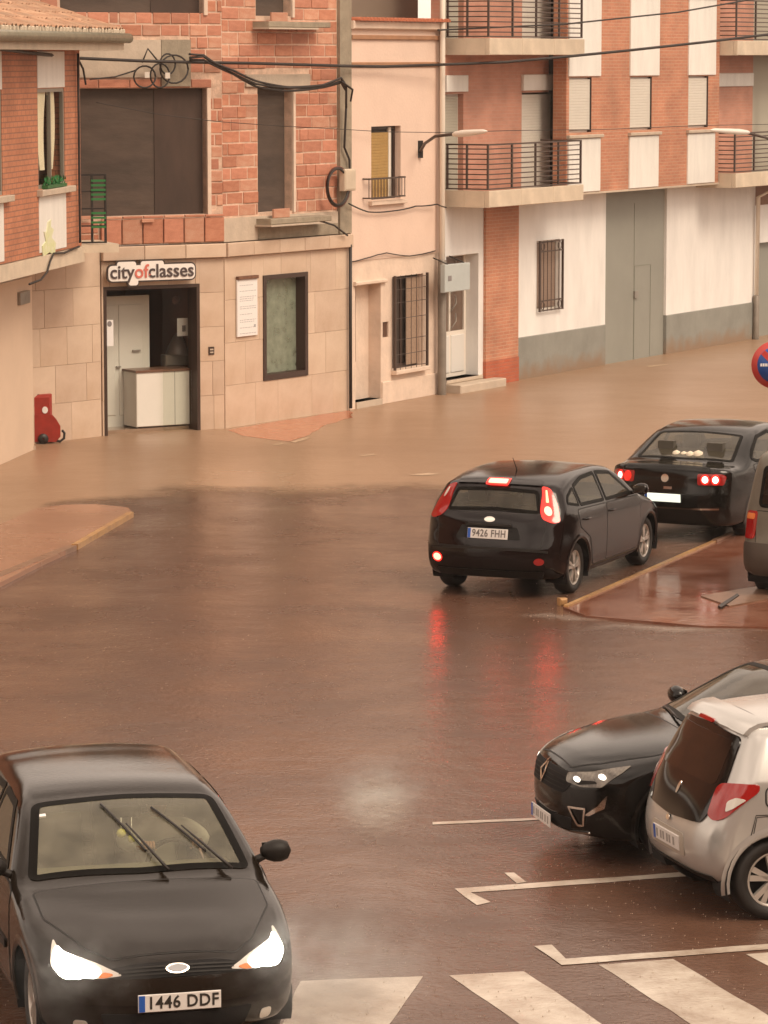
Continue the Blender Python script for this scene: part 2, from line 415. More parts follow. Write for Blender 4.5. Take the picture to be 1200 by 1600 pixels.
M_paint = mat('worn_white_paint', (0.66,0.59,0.50), 0.25, col2=(0.30,0.22,0.16), scale=1.7, bump=0.25, bscale=26)
M_kerb = mat('wet_kerb_stone', (0.26,0.15,0.10), 0.3, var=0.3, scale=5)

mb = MB(); N = 24
mb.add([(-250,-40,0),(250,-40,0),(250,700,0),(-250,700,0)], [(0,1,2,3)])
road = tag(mb.build('road', M_road), 'wet brown asphalt road under a film of rain water', None, kind='structure')

def ragged(pts, step=0.5, amp=0.12, closed=False, seed=1):
    rnd = random.Random(seed); out = []
    n = len(pts)
    for i in range(n - (0 if closed else 1)):
        a, b = Vector(pts[i]), Vector(pts[(i+1) % n]); k = max(1, int((b-a).length/step))
        nrm = Vector((-(b-a).y, (b-a).x, 0)).normalized()
        for j in range(k): out.append(a.lerp(b, j/k) + nrm * rnd.uniform(-amp, amp))
    if not closed: out.append(Vector(pts[-1]))
    return out
# muddy flood water across the far street
fl = [G(-260,945), G(-40,862), G(30,815), G(62,800), G(100,790), G(160,782), G(250,772), G(400,768), G(640,762), G(760,770), G(905,800), G(1010,835), G(1120,822), G(1300,770), G(1600,700)]
nt = M_flood.node_tree; pb_ = nt.nodes['Principled BSDF']
at = nt.nodes.new('ShaderNodeAttribute'); at.attribute_name = 'depth'
tcf = nt.nodes.new('ShaderNodeTexCoord'); nf = nt.nodes.new('ShaderNodeTexNoise'); nf.inputs['Scale'].default_value = 0.55; nf.inputs['Detail'].default_value = 8; nf.inputs['Roughness'].default_value = 0.7
nt.links.new(tcf.outputs['Object'], nf.inputs['Vector'])
md = nt.nodes.new('ShaderNodeMath'); md.operation = 'MULTIPLY_ADD'; md.inputs[1].default_value = 1.0; nt.links.new(at.outputs['Fac'], md.inputs[0]); nt.links.new(nf.outputs['Fac'], md.inputs[2])
mrf = nt.nodes.new('ShaderNodeMapRange'); mrf.interpolation_type = 'SMOOTHSTEP'; mrf.inputs['From Min'].default_value = 0.5; mrf.inputs['From Max'].default_value = 1.12
nt.links.new(md.outputs[0], mrf.inputs['Value']); nt.links.new(mrf.outputs[0], pb_.inputs['Alpha'])
fl2 = [(p.x, p.y) for p in fl]
vs = []; dv = []; offs = (-1.3, -0.3, 0.5, 1.6, 4.0, 200.0)
fine = []
for i in range(len(fl)-1):
    k = max(1, int((fl[i+1]-fl[i]).length/0.8)); fine += [fl[i].lerp(fl[i+1], j/k) for j in range(k)]
fine.append(fl[-1]); n_ = len(fine)
for p in fine:
    for o_, d_ in zip(offs, (0.0, 0.22, 0.45, 0.8, 1.0, 1.0)): vs.append((p.x, p.y+o_, 0.005)); dv.append(d_)
m_ = len(offs); fs = [(i*m_+j, (i+1)*m_+j, (i+1)*m_+j+1, i*m_+j+1) for i in range(n_-1) for j in range(m_-1)]
me = bpy.data.meshes.new('flood_water'); me.from_pydata(vs, [], fs); me.materials.append(M_flood)
al = me.attributes.new('depth', 'FLOAT', 'POINT'); al.data.foreach_set('value', dv)
flo = bpy.data.objects.new('flood_water', me); COL.objects.link(flo)
tag(flo, 'muddy tan flood water running across the far street', kind='structure')

# left pavement with yellow kerb
kl = [G(-200,990), G(0,918), G(60,887), G(122,858), G(208,808), G(200,799), G(150,794), G(100,795), G(55,801)]
back = [G(0,826), G(-70,862), Vector((-12, 44, 0)), Vector((-12, 38, 0))]
pl = [(p.x,p.y) for p in kl + back]
mb = MB(); mb.plate(pl, -0.2, 0.06)
pav = tag(mb.build('pavement', M_walkL), 'wet pink paved corner beside the beige wall', kind='structure')
def strip_box(a, b, w, z0, z1, side=1):
    d = (b-a).normalized(); n = Vector((-d.y, d.x, 0))*w*side
    return [(a.x,a.y),(b.x,b.y),((b+n).x,(b+n).y),((a+n).x,(a+n).y)]
def kerb_row(a, b, w, h, m, name, parent, side, seg=1.0, gap=0.012):
    L = (b-a).length; k = max(1, round(L/seg)); d = (b-a).normalized()
    for i in range(k):
        p = a + d*(L*i/k + gap/2); q = a + d*(L*(i+1)/k - gap/2); c = (p+q)/2
        mbk = MB(); mbk.plate([(x-c.x, y-c.y) for x, y in strip_box(p, q, w, 0, h, side)], -0.1, h)
        mbk.build(name, m, parent, c)
kerb_row(G(122,859), G(209,808), 0.09, 0.075, M_yellow, 'kerb_stone', pav, 1)
kerb_row(G(-200,990), G(120,860), 0.14, 0.066, M_kerb, 'kerb_stone', pav, 1)

# right pavement (island) with yellow kerb
a0, a1, a2 = G(880,952), G(1112,850), G(1300,768)
i1, i2 = G(915,966), G(1240,984)
pl = [(p.x,p.y) for p in (a0, a1, a2, G(1500,790), G(1500,1000), i2, G(1100,982), i1)]
mb = MB(); mb.plate(pl, -0.2, 0.03)
pav2 = tag(mb.build('pavement', M_walkR), 'wet red-brown paved corner behind the yellow kerb', kind='structure')
kerb_row(a0, a1, 0.06, 0.05, M_yellow, 'kerb_stone', pav2, -1, 1.4)
kerb_row(a1, a2, 0.075, 0.06, M_kerb, 'kerb_stone', pav2, -1, 1.4)
mb = MB(); c = G(879,946); mb.cham(-0.05,0.05,-0.05,0.05,0,0.09,0.02); mb.build('kerb_end', M_yellow, pav2, c, 0.4)
# dropped slab edges on the island
mb = MB(); q = [G(1095,930,.05), G(1150,915,.094), G(1290,893,.094), G(1330,905,.094), G(1140,940,.094)]
mb.plate([(p.x,p.y) for p in q], 0.0, 0.045); mb.build('paving_slab', M_kerb, pav2)
mb = MB(); q = [G(1122,940,.1), G(1152,921,.1), G(1155,924,.1), G(1127,943,.1)]
mb.plate([(p.x,p.y) for p in q], 0.0, 0.055); mb.build('drain_slot', M_black, pav2)
# red pavement showing through the flood in front of the school
def sheet(name, pix, z, m, parent=None, amp=0.1, seed=1, kind=None, label=None, step=0.4):
    pts = [G(x, y, z) for x, y in pix]; rp = ragged(pts, step, amp, True, seed)
    mb = MB(); mb.add([(p.x,p.y,z) for p in rp], [tuple(range(len(rp)))])
    o = mb.build(name, m, parent)
    if kind: tag(o, label, kind=kind)
    return o
M_walkW = wet_ground('flooded_red_paving', (0.40,0.125,0.06), (0.44,0.20,0.11), 0.14, 0.12, 0.14, 0.7, 8)
sheet('pavement', [(353,672),(440,657),(547,641),(548,652),(500,668),(480,680),(450,690),(420,686),(380,681)], 0.008, M_walkW, None, 0.06, 3, 'structure', 'red paving showing at the waterline under the stone facade')
# foam lines where the flood breaks
M_foam = mat('foam', (0.50,0.36,0.24), 0.6, var=0.2, scale=20)
for k, px in enumerate([[(455,690),(480,683),(486,684),(460,692)], [(425,694),(440,692),(442,694),(428,696)], [(640,742),(668,739),(690,741),(660,743)],
                        [(1010,572),(1040,569),(1045,570),(1015,574)], [(560,712),(585,709),(590,710),(566,713)]]):
    o = sheet('pale_streak', px, 0.011, M_foam, None, 0.02, k, 'stuff', None, 0.2)
    tag(o, 'thin pale foam streak on the flood water', kind='stuff', group='foam streaks on the flood')

# painted markings
def marking(name, pix, z=0.003, seed=3):
    pts = [G(x, y) for x, y in pix]; c = sum(pts, Vector())/len(pts)
    rp = ragged(pts, 0.25, 0.008, True, seed); mb = MB(); mb.add([(p.x-c.x, p.y-c.y, 0) for p in rp], [tuple(range(len(rp)))])
    return mb.build(name, M_paint, road, (c.x, c.y, z))
for k, q in enumerate([[(470,1533),(662,1526),(600,1612),(560,1690),(400,1690)],
                       [(702,1525),(820,1518),(1010,1648),(1030,1690),(940,1690)],
                       [(935,1508),(1052,1499),(1290,1640),(1330,1690),(1220,1690)],
                       [(1165,1491),(1290,1482),(1500,1600),(1500,1660)]]):
    marking('crosswalk_stripe', q, seed=k+1)
marking('parking_line', [(710,1389),(1100,1361),(1420,1338),(1420,1344),(1100,1368),(735,1395),(766,1410),(745,1415)], 0.004)
marking('parking_line', [(834,1479),(862,1477),(884,1499),(1200,1476),(1420,1460),(1420,1467),(1200,1484),(878,1509)], 0.006)
marking('parking_line', [(676,1285),(900,1276),(1300,1256),(1300,1259),(900,1279),(677,1289)], 0.004)
marking('parking_line', [(788,1364),(803,1364),(823,1379),(808,1381)], 0.004)
# pale soft-edged patch in the middle of the road
M_pale = wet_ground('soft_pale', (0.50,0.44,0.38), (0.40,0.33,0.27), 0.3, 0.2, 0.3, 3.0, 14)
def soft_alpha(m, maxa, nscale):
    nt = m.node_tree; p = nt.nodes['Principled BSDF']
    at = nt.nodes.new('ShaderNodeAttribute'); at.attribute_name = 'depth'
    tc = nt.nodes.new('ShaderNodeTexCoord'); n = nt.nodes.new('ShaderNodeTexNoise'); n.inputs['Scale'].default_value = nscale; n.inputs['Detail'].default_value = 6
    nt.links.new(tc.outputs['Object'], n.inputs['Vector'])
    mu = nt.nodes.new('ShaderNodeMath'); mu.operation = 'MULTIPLY_ADD'; mu.inputs[1].default_value = 1.0
    nt.links.new(at.outputs['Fac'], mu.inputs[0]); nt.links.new(n.outputs['Fac'], mu.inputs[2])
    mr = nt.nodes.new('ShaderNodeMapRange'); mr.interpolation_type = 'SMOOTHSTEP'; mr.inputs['From Min'].default_value = 0.55; mr.inputs['From Max'].default_value = 1.6; mr.inputs['To Max'].default_value = maxa
    nt.links.new(mu.outputs[0], mr.inputs['Value']); nt.links.new(mr.outputs[0], p.inputs['Alpha'])
soft_alpha(M_pale, 0.5, 7.0)
def pale_patch(cx, cy, rx, ry, z, label):
    c = G(cx, cy); sx = (G(cx+rx, cy)-c).length; sy = (G(cx, cy-ry)-c).length; vs = [(0,0,0)]; dv = [1.0]; n = 28
    for r_, d_ in ((0.35,0.8),(0.7,0.4),(1.0,0.0)):
        for k in range(n): a = 2*math.pi*k/n; vs.append((sx*r_*math.cos(a), sy*r_*math.sin(a), 0)); dv.append(d_)
    fs = [(0, 1+k, 1+(k+1) % n) for k in range(n)]
    for r_ in range(2): fs += [(1+r_*n+k, 1+(r_+1)*n+k, 1+(r_+1)*n+(k+1) % n, 1+r_*n+(k+1) % n) for k in range(n)]
    me = bpy.data.meshes.new('pale_patch'); me.from_pydata(vs, [], fs); me.materials.append(M_pale)
    al = me.attributes.new('depth', 'FLOAT', 'POINT'); al.data.foreach_set('value', dv)
    o = bpy.data.objects.new('pale_patch', me); COL.objects.link(o); o.location = (c.x, c.y, z); return tag(o, label, kind='stuff')
pale_patch(588, 1255, 72, 62, 0.005, 'pale soft-edged patch in the middle of the wet road')
pale_patch(530, 1575, 120, 70, 0.016, 'flat pale sheet painted in for lit spray over the crosswalk beside the charcoal car')  # flat pale sheet paints in the headlit spray haze
# tiny splash crowns where the rain strikes
M_spl = mat('rain_splash', (0.46,0.36,0.28), 0.3)
rnd = random.Random(12); mb = MB()
for i in range(2400):
    px, py = rnd.uniform(-50, 1250), 700+900*rnd.random()**0.8; p = G(px, py); r_ = rnd.uniform(0.005, 0.012); h_ = rnd.uniform(0.006, 0.014)
    vs = []
    for k in range(5):
        a = 2*math.pi*k/5; vs += [(p.x+r_*0.5*math.cos(a), p.y+r_*0.5*math.sin(a), 0.004), (p.x+r_*math.cos(a), p.y+r_*math.sin(a), h_)]
    mb.add(vs, [(2*k, 2*((k+1) % 5), 2*((k+1) % 5)+1, 2*k+1) for k in range(0, 5, 2)])
tag(mb.build('rain_splashes', M_spl), 'tiny splashes of heavy rain on the wet road', kind='stuff')


# ------------------------------------------------------------------ pieces for facades
def window_unit(F, parent, u0, u1, z0, z1, y, fm, pm, fw=0.05, name='window', split=0, pane=True):
    cu, cz = (u0+u1)/2, (z0+z1)/2; a, b, c, d = u0-cu, u1-cu, z0-cz, z1-cz
    mb = wall_mb(a, b, c, d, [(a+fw, b-fw, c+fw, d-fw)] if not split else
                 [(a+fw, -fw*0.4, c+fw, d-fw), (fw*0.4, b-fw, c+fw, d-fw)], 0, 0.06)
    o = F.put(mb, name, fm, parent, (cu, y, cz))
    if pane:
        m2 = MB(); m2.box(a+fw*0.9, b-fw*0.9, 0.03, 0.04, c+fw*0.9, d-fw*0.9); m2.build('pane', pm, o)
    return o
def blind_slats(F, parent, u0, u1, z0, z1, y, m):
    cu, cz = (u0+u1)/2, (z0+z1)/2
    mb = MB(); n = max(3, int((z1-z0)/0.055)); h = (z1-z0)/n
    for i in range(n): mb.cham(u0-cu, u1-cu, 0, 0.02, z0-cz+i*h, z0-cz+(i+1)*h, 0.006)
    return F.put(mb, 'roller_blind', m, parent, (cu, y, cz))

# ------------------------------------------------------------------ unfinished brick building over the stone-clad school front
P_A0, P_B0, P_C0, P_D0 = G(30,697), G(160,682), G(352,670), G(547,641)
P_E0, P_E1 = G(690,615), G(1176,530)
FA, FB, FC = Facade(P_A0, P_B0), Facade(P_B0, P_C0), Facade(P_C0, P_D0)
school = empty('brick_building', P_B0, 0, 'unfinished raw brick building with netted openings above a stone-clad ground floor', 'building')
for f in (FA, FB, FC): f.bind(school)
TOPZ = 3.02; CZ = 3.27
door = FB.rect(160,446,313,690)
door = (door[0]+0.02, door[1], -0.3, door[3])
win = FC.rect(412,430,479,588)
# backing walls
FA.put(wall_mb(-0.6, FA.L, -0.3, CZ, [], 0.05, 0.3), 'wall', M_joint)
FB.put(wall_mb(0, FB.L, -0.3, CZ, [door], 0.05, 0.3), 'wall', M_joint)
FC.put(wall_mb(0, FC.L, -0.3, CZ, [win], 0.05, 0.3), 'wall', M_joint)
FC.put(MB().box(FC.L-0.25, FC.L-0.003, 0.3, 4.0, -0.3, 9.5), 'end_wall', M_conc)
# stone slabs, one object each
def slabs(F, u0, u1, z0, z1, holes, rows, lens, y0=0.0, seed=1, j=0.002):
    rnd = random.Random(seed); z = z0; h = (z1-z0)/rows; k = 0
    for r in range(rows):
        u = u0 - rnd.random()*lens*0.7
        while u < u1-0.02:
            v = u + lens*rnd.uniform(0.75, 1.2); a, b = max(u, u0)+j, min(v, u1)-j
            if u1 - v < lens*0.25: b = u1-j; v = u1+1
            # subtract openings
            segs = [(a, b, z+j, z+h-j)]
            for H in holes:
                ns = []
                for s in segs:
                    if s[1] <= H[0] or s[0] >= H[1] or s[3] <= H[2] or s[2] >= H[3]: ns.append(s); continue
                    if s[0] < H[0]: ns.append((s[0], H[0], s[2], s[3]))
                    if s[1] > H[1]: ns.append((H[1], s[1], s[2], s[3]))
                    m0, m1 = max(s[0], H[0]), min(s[1], H[1])
                    if s[2] < H[2]: ns.append((m0, m1, s[2], H[2]))
                    if s[3] > H[3]: ns.append((m0, m1, H[3], s[3]))
                segs = ns
            for s in segs:
                if s[1]-s[0] > 0.03 and s[3]-s[2] > 0.03:
                    F.box('stone_slab', M_stone[rnd.randrange(3)], s[0], s[1], s[2], s[3], y0 + rnd.uniform(0, 0.004), 0.05, ch=0.004)
            u = v
        z += h
slabs(FA, -0.6, FA.L-0.01, 0.0, CZ-0.02, [], 5, 0.75, seed=2)
slabs(FB, 0.01, FB.L-0.01, 0.0, TOPZ, [door], 5, 0.6, seed=5)
slabs(FC, 0.01, FC.L-0.02, 0.0, TOPZ, [win], 4, 0.9, seed=8)
# cornice slabs
for F, n in ((FB, 3), (FC, 5)):
    for i in range(n):
        F.box('cornice_slab', M_stone[(i*2+1) % 3], F.L*i/n+0.004, F.L*(i+1)/n-0.004, TOPZ+0.01, CZ, -0.09, 0.05, ch=0.012)
# window of the stone front
wu = (win[0]+win[1])/2; wz = (win[2]+win[3])/2; a, b, c, d = win[0]-wu, win[1]-wu, win[2]-wz, win[3]-wz
wf = FC.put(wall_mb(a-0.03, b+0.03, c-0.03, d+0.03, [(a+0.06, b-0.06, c+0.07, d-0.05)], -0.02, 0.30), 'window', M_dark, None, (wu, 0, wz))
MB().box(a+0.05, b-0.05, 0.19, 0.2, c+0.05, d-0.04).build('pane', glass_mat('greenish_glass', (0.7,0.74,0.66), 0.50, (0.36,0.40,0.31)), wf)
mb = MB(); mb.box(a+0.06, b-0.06, 0.9, 0.95, c, d); mb.box(a-1.5, b+1, 0.3, 2.4, c-1.3, c-1.25)
mb.build('inner_wall', mat('greenish_interior', (0.45,0.50,0.36), 0.8, var=0.3, scale=2), wf)
mb = MB(); mb.prism([(-0.15, c+0.1), (0.28, c+0.1), (0.24, c+0.55), (0.12, c+0.7), (0.10, c+1.25), (0.05, c+1.3), (0.0, c+0.75), (-0.12, c+0.5)], 0.6, 0.66)
mb.build('indoor_plant', mat('dark_leaf', (0.03,0.045,0.03), 0.8), wf)

# doorway of the school
du0, du1, dz = door[0], door[1], door[3]
fr = FB.put(wall_mb(du0, du1, -0.2, dz, [(du0+0.05, du1-0.06, -0.3, dz-0.06)], -0.015, 0.32), 'door_frame', M_dark)
# recess: side walls, ceiling, floor, back wall
mb = MB(); mb.box(du0-0.3, du0-0.2, 0.3, 3.2, -0.2, 2.9); mb.box(du1+0.2, du1+0.3, 0.3, 3.2, -0.2, 2.9); mb.box(du0-0.3, du1+0.3, 0.3, 3.2, 2.8, 2.9)
mb.box(du0-0.3, du1+0.3, 3.2, 3.3, -0.2, 2.9)
FB.put(mb, 'hall_wall', mat('dark_hall', (0.22,0.10,0.06), 0.7, var=0.2, scale=1))
MB_ = MB(); MB_.box(du0-0.3, du1+0.3, 0.3, 3.2, -0.1, 0.06)
FB.put(MB_, 'hall_floor', mat('wet_hall_floor', (0.32,0.22,0.15), 0.12, var=0.2))
r = FB.rect(163,464,247,660, -0.5)
M_gdoor = mat('pale_grey_door', (0.66,0.65,0.57), 0.5, var=0.05)
dl = FB.box('inner_door', M_gdoor, r[0]-0.2, r[1], 0.06, r[3], 0.8, 0.86)
cz = (0.06+r[3])/2; cu = (r[0]-0.2+r[1])/2
mb = MB()
for x0, x1 in ((r[0]-0.02-cu, r[0]+0.36-cu), (r[0]+0.42-cu, r[1]-0.12-cu)): mb.cham(x0, x1, 0.785, 0.8, -0.95, 1.0, 0.012)
mb.build('door_panel', M_gdoor, dl)
mb = MB(); q = FB.uz(213,548,-0.8); mb.box(q[0]-cu-0.09, q[0]-cu+0.06, 0.75, 0.8, q[1]-cz-0.012, q[1]-cz+0.02); mb.build('handle', M_metal, dl)
mb = MB(); q = FB.uz(184,573,-0.8); mb.box(q[0]-cu-0.04, q[0]-cu+0.04, 0.75, 0.8, q[1]-cz-0.012, q[1]-cz+0.012); mb.build('lock', M_metal, dl)
# glass leaf of the entrance, ajar, with a notice
q = FB.rect(165,500,175,541, -0.1)
nt_ = tag(FB.box('door_notice', M_paper, q[0], q[1]+0.03, q[2], q[3], 0.10, 0.105), 'narrow white notice taped beside the open school doorway', 'notice')
mb = MB(); mb.prism([(0.045*math.cos(R(t)), 0.16+0.05*math.sin(R(t))) for t in range(0,360,30)], -0.004+0.10, 0.099); mb.build('round_badge', M_ink, nt_)
# counter: real white desk
cr = FB.rect(213,577,301,668, -0.28)
desk = empty('reception_counter', FB.W((cr[0]+cr[1])/2, -0.28, 0.06), FB.rz, 'white reception counter with brown top inside the school doorway', 'counter')
hw = (cr[1]-cr[0])/2; hz = cr[3]-0.06
mb = MB(); mb.cham(-hw, hw, 0, 0.5, 0.03, hz-0.04, 0.01); mb.build('cabinet', mat('white_laminate', (0.76,0.74,0.68), 0.4, var=0.04), desk)
MB().box(-hw-0.02, hw+0.02, -0.02, 0.52, hz-0.04, hz).build('worktop', mat('brown_worktop', (0.16,0.08,0.05), 0.35), desk)
MB().box(-hw+0.02, hw-0.02, 0.03, 0.48, -0.03, 0.03).build('plinth', M_dark, desk)
MB().box(hw*0.36, hw*0.375, -0.003, 0.0, 0.03, hz-0.04).build('seam', M_ink, desk)
q = FB.rect(251,552,297,574, -0.9)
tray = empty('desk_tray', FB.W((q[0]+q[1])/2, -0.75, 0.06+hz), FB.rz, 'translucent grey tray standing on the reception counter', 'tray')
MB().cham(-0.27, 0.27, 0, 0.2, 0.0, 0.2, 0.02).build('tray_body', mat('smoky_plastic', (0.24,0.21,0.18), 0.3), tray)
mb = MB(); mb.lathe([(0.22,0.2),(0.17,0.34),(0.08,0.52),(0.02,0.58)], 12, 'z', (0.02,0.1,0)); mb.build('cone_cover', mat('smoky_cone', (0.13,0.10,0.085), 0.4), tray)
q = FB.rect(277,497,295,525, -0.5)
nb = tag(FB.box('wall_notice', M_paper, q[0], q[1], q[2], q[3], 0.5, 0.51), 'small white notice with a dark figure on the dark glass right of the counter', 'notice')
MB().box(-0.02,0.05,0.495,0.5,-0.08,0.03).build('printed_figure', M_ink, nb)
q = FB.uz(275,469,-0.9); mb = MB(); mb.lathe([(0.001,0),(0.075,0),(0.075,0.02),(0.001,0.02)], 14, 'y', (0,0,0))
FB.put(mb, 'ceiling_spot', mat('dull_disc', (0.22,0.12,0.09), 0.6), None, (q[0], 0.9, q[1]))
# side glazing of the doorway right
MB_ = MB(); MB_.box(du1-0.62, du1-0.06, 0.2, 0.21, 0.0, dz-0.06)
FB.put(MB_, 'glass_panel', glass_mat('entrance_glass', (0.93,0.94,0.92), 0.0, (0.3,0.3,0.28), 0.03, 1.25))
q = FB.uz(330,548)
num = tag(FB.box('house_number', M_dark, q[0]-0.055, q[0]+0.055, q[1]-0.07, q[1]+0.07, -0.012, 0.0), 'small dark number plate on the stone right of the school doorway', 'number plate')
MB().box(-0.03,0.035,-0.018,-0.012,0.01,0.035).box(-0.03,0.035,-0.018,-0.012,-0.04,-0.015).build('numerals', M_concp, num)

for o_ in (nt_, nb, num): o_.location = o_.location + school.location; o_.parent = None
# sign above the door
q0 = FB.uz(163,424, 0.1); q1 = FB.uz(306,424, 0.1); sc_ = (q1[0]-q0[0]); sz = (q0[1]+q1[1])/2
signr = empty('shop_sign', FB.W((q0[0]+q1[0])/2, 0.12, sz), FB.rz, 'cut-out shop sign reading cityofclasses above the open doorway', 'sign')
M_signw = mat('sign_white', (0.82,0.78,0.74), 0.4); M_signk = mat('sign_dark', (0.05,0.035,0.03), 0.4); M_signr = mat('sign_pink', (0.62,0.16,0.12), 0.4); M_signt = mat('sign_letter', (0.07,0.05,0.05), 0.4)
def sign_layer(size, m, off, y, name, txt='cityofclasses', ext=0.012, spx=1.0):
    return text_mesh(name, txt, size, m, signr, (0, y, 0), (math.pi/2, 0, 0), ext, off, 'CENTER', 1.0, spx)
import mathutils
SS = 0.33
lay = text_mesh('sign_letters', 'cityofclasses', SS, M_signt, None, (0,0,0), (math.pi/2,0,0), 0.006, 0.004)
w0 = max(v.co.x for v in lay.data.vertices) - min(v.co.x for v in lay.data.vertices)
SX = (sc_ - 0.16) / w0
lay.parent = signr; lay.location = (0, -0.05, 0); lay.scale = (SX, 1, 1)
# colour the two middle letters red: split into three words at their real advance widths
xs = sorted([(v.co.x) for v in lay.data.vertices])
me = lay.data; me.materials.append(M_signr)
def wtext(s):
    o = text_mesh('t', s, SS, M_signt, None, (0,0,0), (0,0,0), 0, 0, 'LEFT'); w = max(v.co.x for v in o.data.vertices); bpy.data.objects.remove(o); return w
wa, wb, wt = wtext('city'), wtext('cityof'), wtext('cityofclasses')
x0 = min(v.co.x for v in me.vertices)
for p in me.polygons:
    cx = p.center.x - x0
    if wa + 0.002 < cx < wb + 0.006: p.material_index = 1
def sausage(th, y, m, name):
    # backing outline: rounded blobs under the word (ascenders and descender included)
    parts = []
    W_ = wt*SX/2; t = th
    mbb = MB()
    def rr(x0, x1, z0, z1, r, yb):
        x0 -= t; x1 += t; z0 -= t; z1 += t; r += t; r = min(r, (x1-x0)/2, (z1-z0)/2); P = []
        for cx, cz_, a0_ in ((x1-r, z1-r, 0), (x0+r, z1-r, 90), (x0+r, z0+r, 180), (x1-r, z0+r, 270)):
            for k in range(7): a_ = R(a0_+15*k); P.append((cx+r*math.cos(a_), cz_+r*math.sin(a_)))
        mbb.prism(P, yb, 0.0)
    rr(-W_-0.01, W_+0.01, -0.13, 0.10, 0.06, y)
    s = W_*2/13
    rr(-W_+s*1.25, -W_+s*3.9, 0.0, 0.165, 0.03, y-0.0007)
    rr(-W_+s*3.0, -W_+s*4.2, -0.21, 0.0, 0.03, y-0.0011)
    rr(-W_+s*4.9, -W_+s*8.2, 0.0, 0.165, 0.03, y-0.0015)
    return mbb.build(name, m, signr)
sausage(0.045, -0.030, M_signk, 'sign_border'); sausage(0.018, -0.040, M_signw, 'sign_board')

# poster board with small text lines
q = FC.rect(368,436,400,525)
pb = empty('notice_board', FC.W((q[0]+q[1])/2, 0.01, (q[2]+q[3])/2), FC.rz, 'tall white printed notice board on the stone wall left of the dark framed window', 'notice board')
hw, hh = (q[1]-q[0])/2, (q[3]-q[2])/2
MB().cham(-hw, hw, -0.03, 0, -hh, hh, 0.006).build('board', M_paper, pb)
MB().box(-hw, hw, -0.06, 0, hh+0.003, hh+0.06).build('top_rail', M_rust, pb)
rnd = random.Random(4); mb = MB(); z = hh-0.1
for g in (1, 1, 3, 2, 1, 2, 1, 1):
    for i in range(g):
        x = -hw+0.07
        while x < hw*rnd.uniform(0.45, 0.9):
            w = rnd.uniform(0.03, 0.09); mb.box(x, min(x+w, hw-0.05), -0.032, -0.030, z-0.011, z); x += w+0.02
        z -= 0.036
    z -= 0.065
mb.box(hw-0.12, hw-0.06, -0.032, -0.030, -hh+0.15, -hh+0.2)
mb.build('printed_lines', mat('pale_ink', (0.42,0.41,0.42), 0.7), pb)

# ---- raw brick floors
BZ0, BZ1 = CZ+0.02, 9.5
o1 = FB.rect(125,138,325,337); o1 = (-0.9, o1[1], o1[2], o1[3])
o1t = FB.rect(118,-60,319,21); o1t = (-0.7, o1t[1], o1t[2], 9.0)
o2 = FC.rect(405,136,459,331); o2t = FC.rect(402,-60,457,25); o2t = (o2t[0], o2t[1], o2t[2], 9.0)
FB.put(wall_mb(-2.4, FB.L, BZ0, BZ1, [o1, o1t], 0.04, 0.28), 'mortar_wall', M_mortar)
FC.put(wall_mb(0, FC.L, BZ0, BZ1, [o2, o2t], 0.04, 0.28), 'mortar_wall', M_mortar)
BRC = {}
def brick(F, u0, u1, z0, z1, y, k, name='brick'):
    w, h = round(u1-u0, 2), round(z1-z0, 2)
    if w < 0.03 or h < 0.03: return
    key = (w, h, k)
    if key not in BRC: BRC[key] = MB().cham(-w/2, w/2, 0.018, 0.055, -h/2, h/2, 0.008).mesh('brick', M_hollow[k])
    F.inst(BRC[key], name, school, ((u0+u1)/2, y, (z0+z1)/2))
def bricks(F, u0, u1, z0, z1, holes, blank, bl, bh, seed):
    rnd = random.Random(seed); z = z0; r = 0
    while z < z1-0.02:
        u = u0 - (bl*0.5 if r % 2 else 0) - rnd.random()*0.08; h = min(bh, z1-z)
        while u < u1-0.02:
            v = u + bl*(0.5 if rnd.random() < 0.28 else 0.9)*rnd.uniform(0.85, 1.12)
            segs = [(max(u, u0), min(v, u1), z, z+h)]
            for H in holes + blank:
                ns = []
                for s in segs:
                    if s[1] <= H[0] or s[0] >= H[1] or s[3] <= H[2]+0.03 or s[2] >= H[3]-0.03: ns.append(s); continue
                    if s[0] < H[0]: ns.append((s[0], H[0], s[2], s[3]))
                    if s[1] > H[1]: ns.append((H[1], s[1], s[2], s[3]))
                segs = ns
            for s in segs:
                if s[1]-s[0] > 0.07: brick(F, s[0]+0.012, s[1]-0.012, s[2]+0.014, s[3]-0.014, rnd.choice((0.0, 0.005, 0.010, 0.015, 0.0175)), rnd.choice((0,0,1,2)))
            u = v
        z += bh; r += 1
# concrete patches and lintels
blankB = [FB.rect(125,62,252,122), FB.rect(252,62,298,135)]
blankB[0] = (-2.4, blankB[0][1], blankB[0][2], blankB[0][3])
pc = FC.rect(385,116,485,135); pr = (FC.L-0.36, FC.L, BZ0, BZ1); pm_ = FC.rect(345,345,402,378)
blankC = [pc, pr, pm_, (o2[0]-0.1, FC.L, BZ0, o2[2]-0.02)]
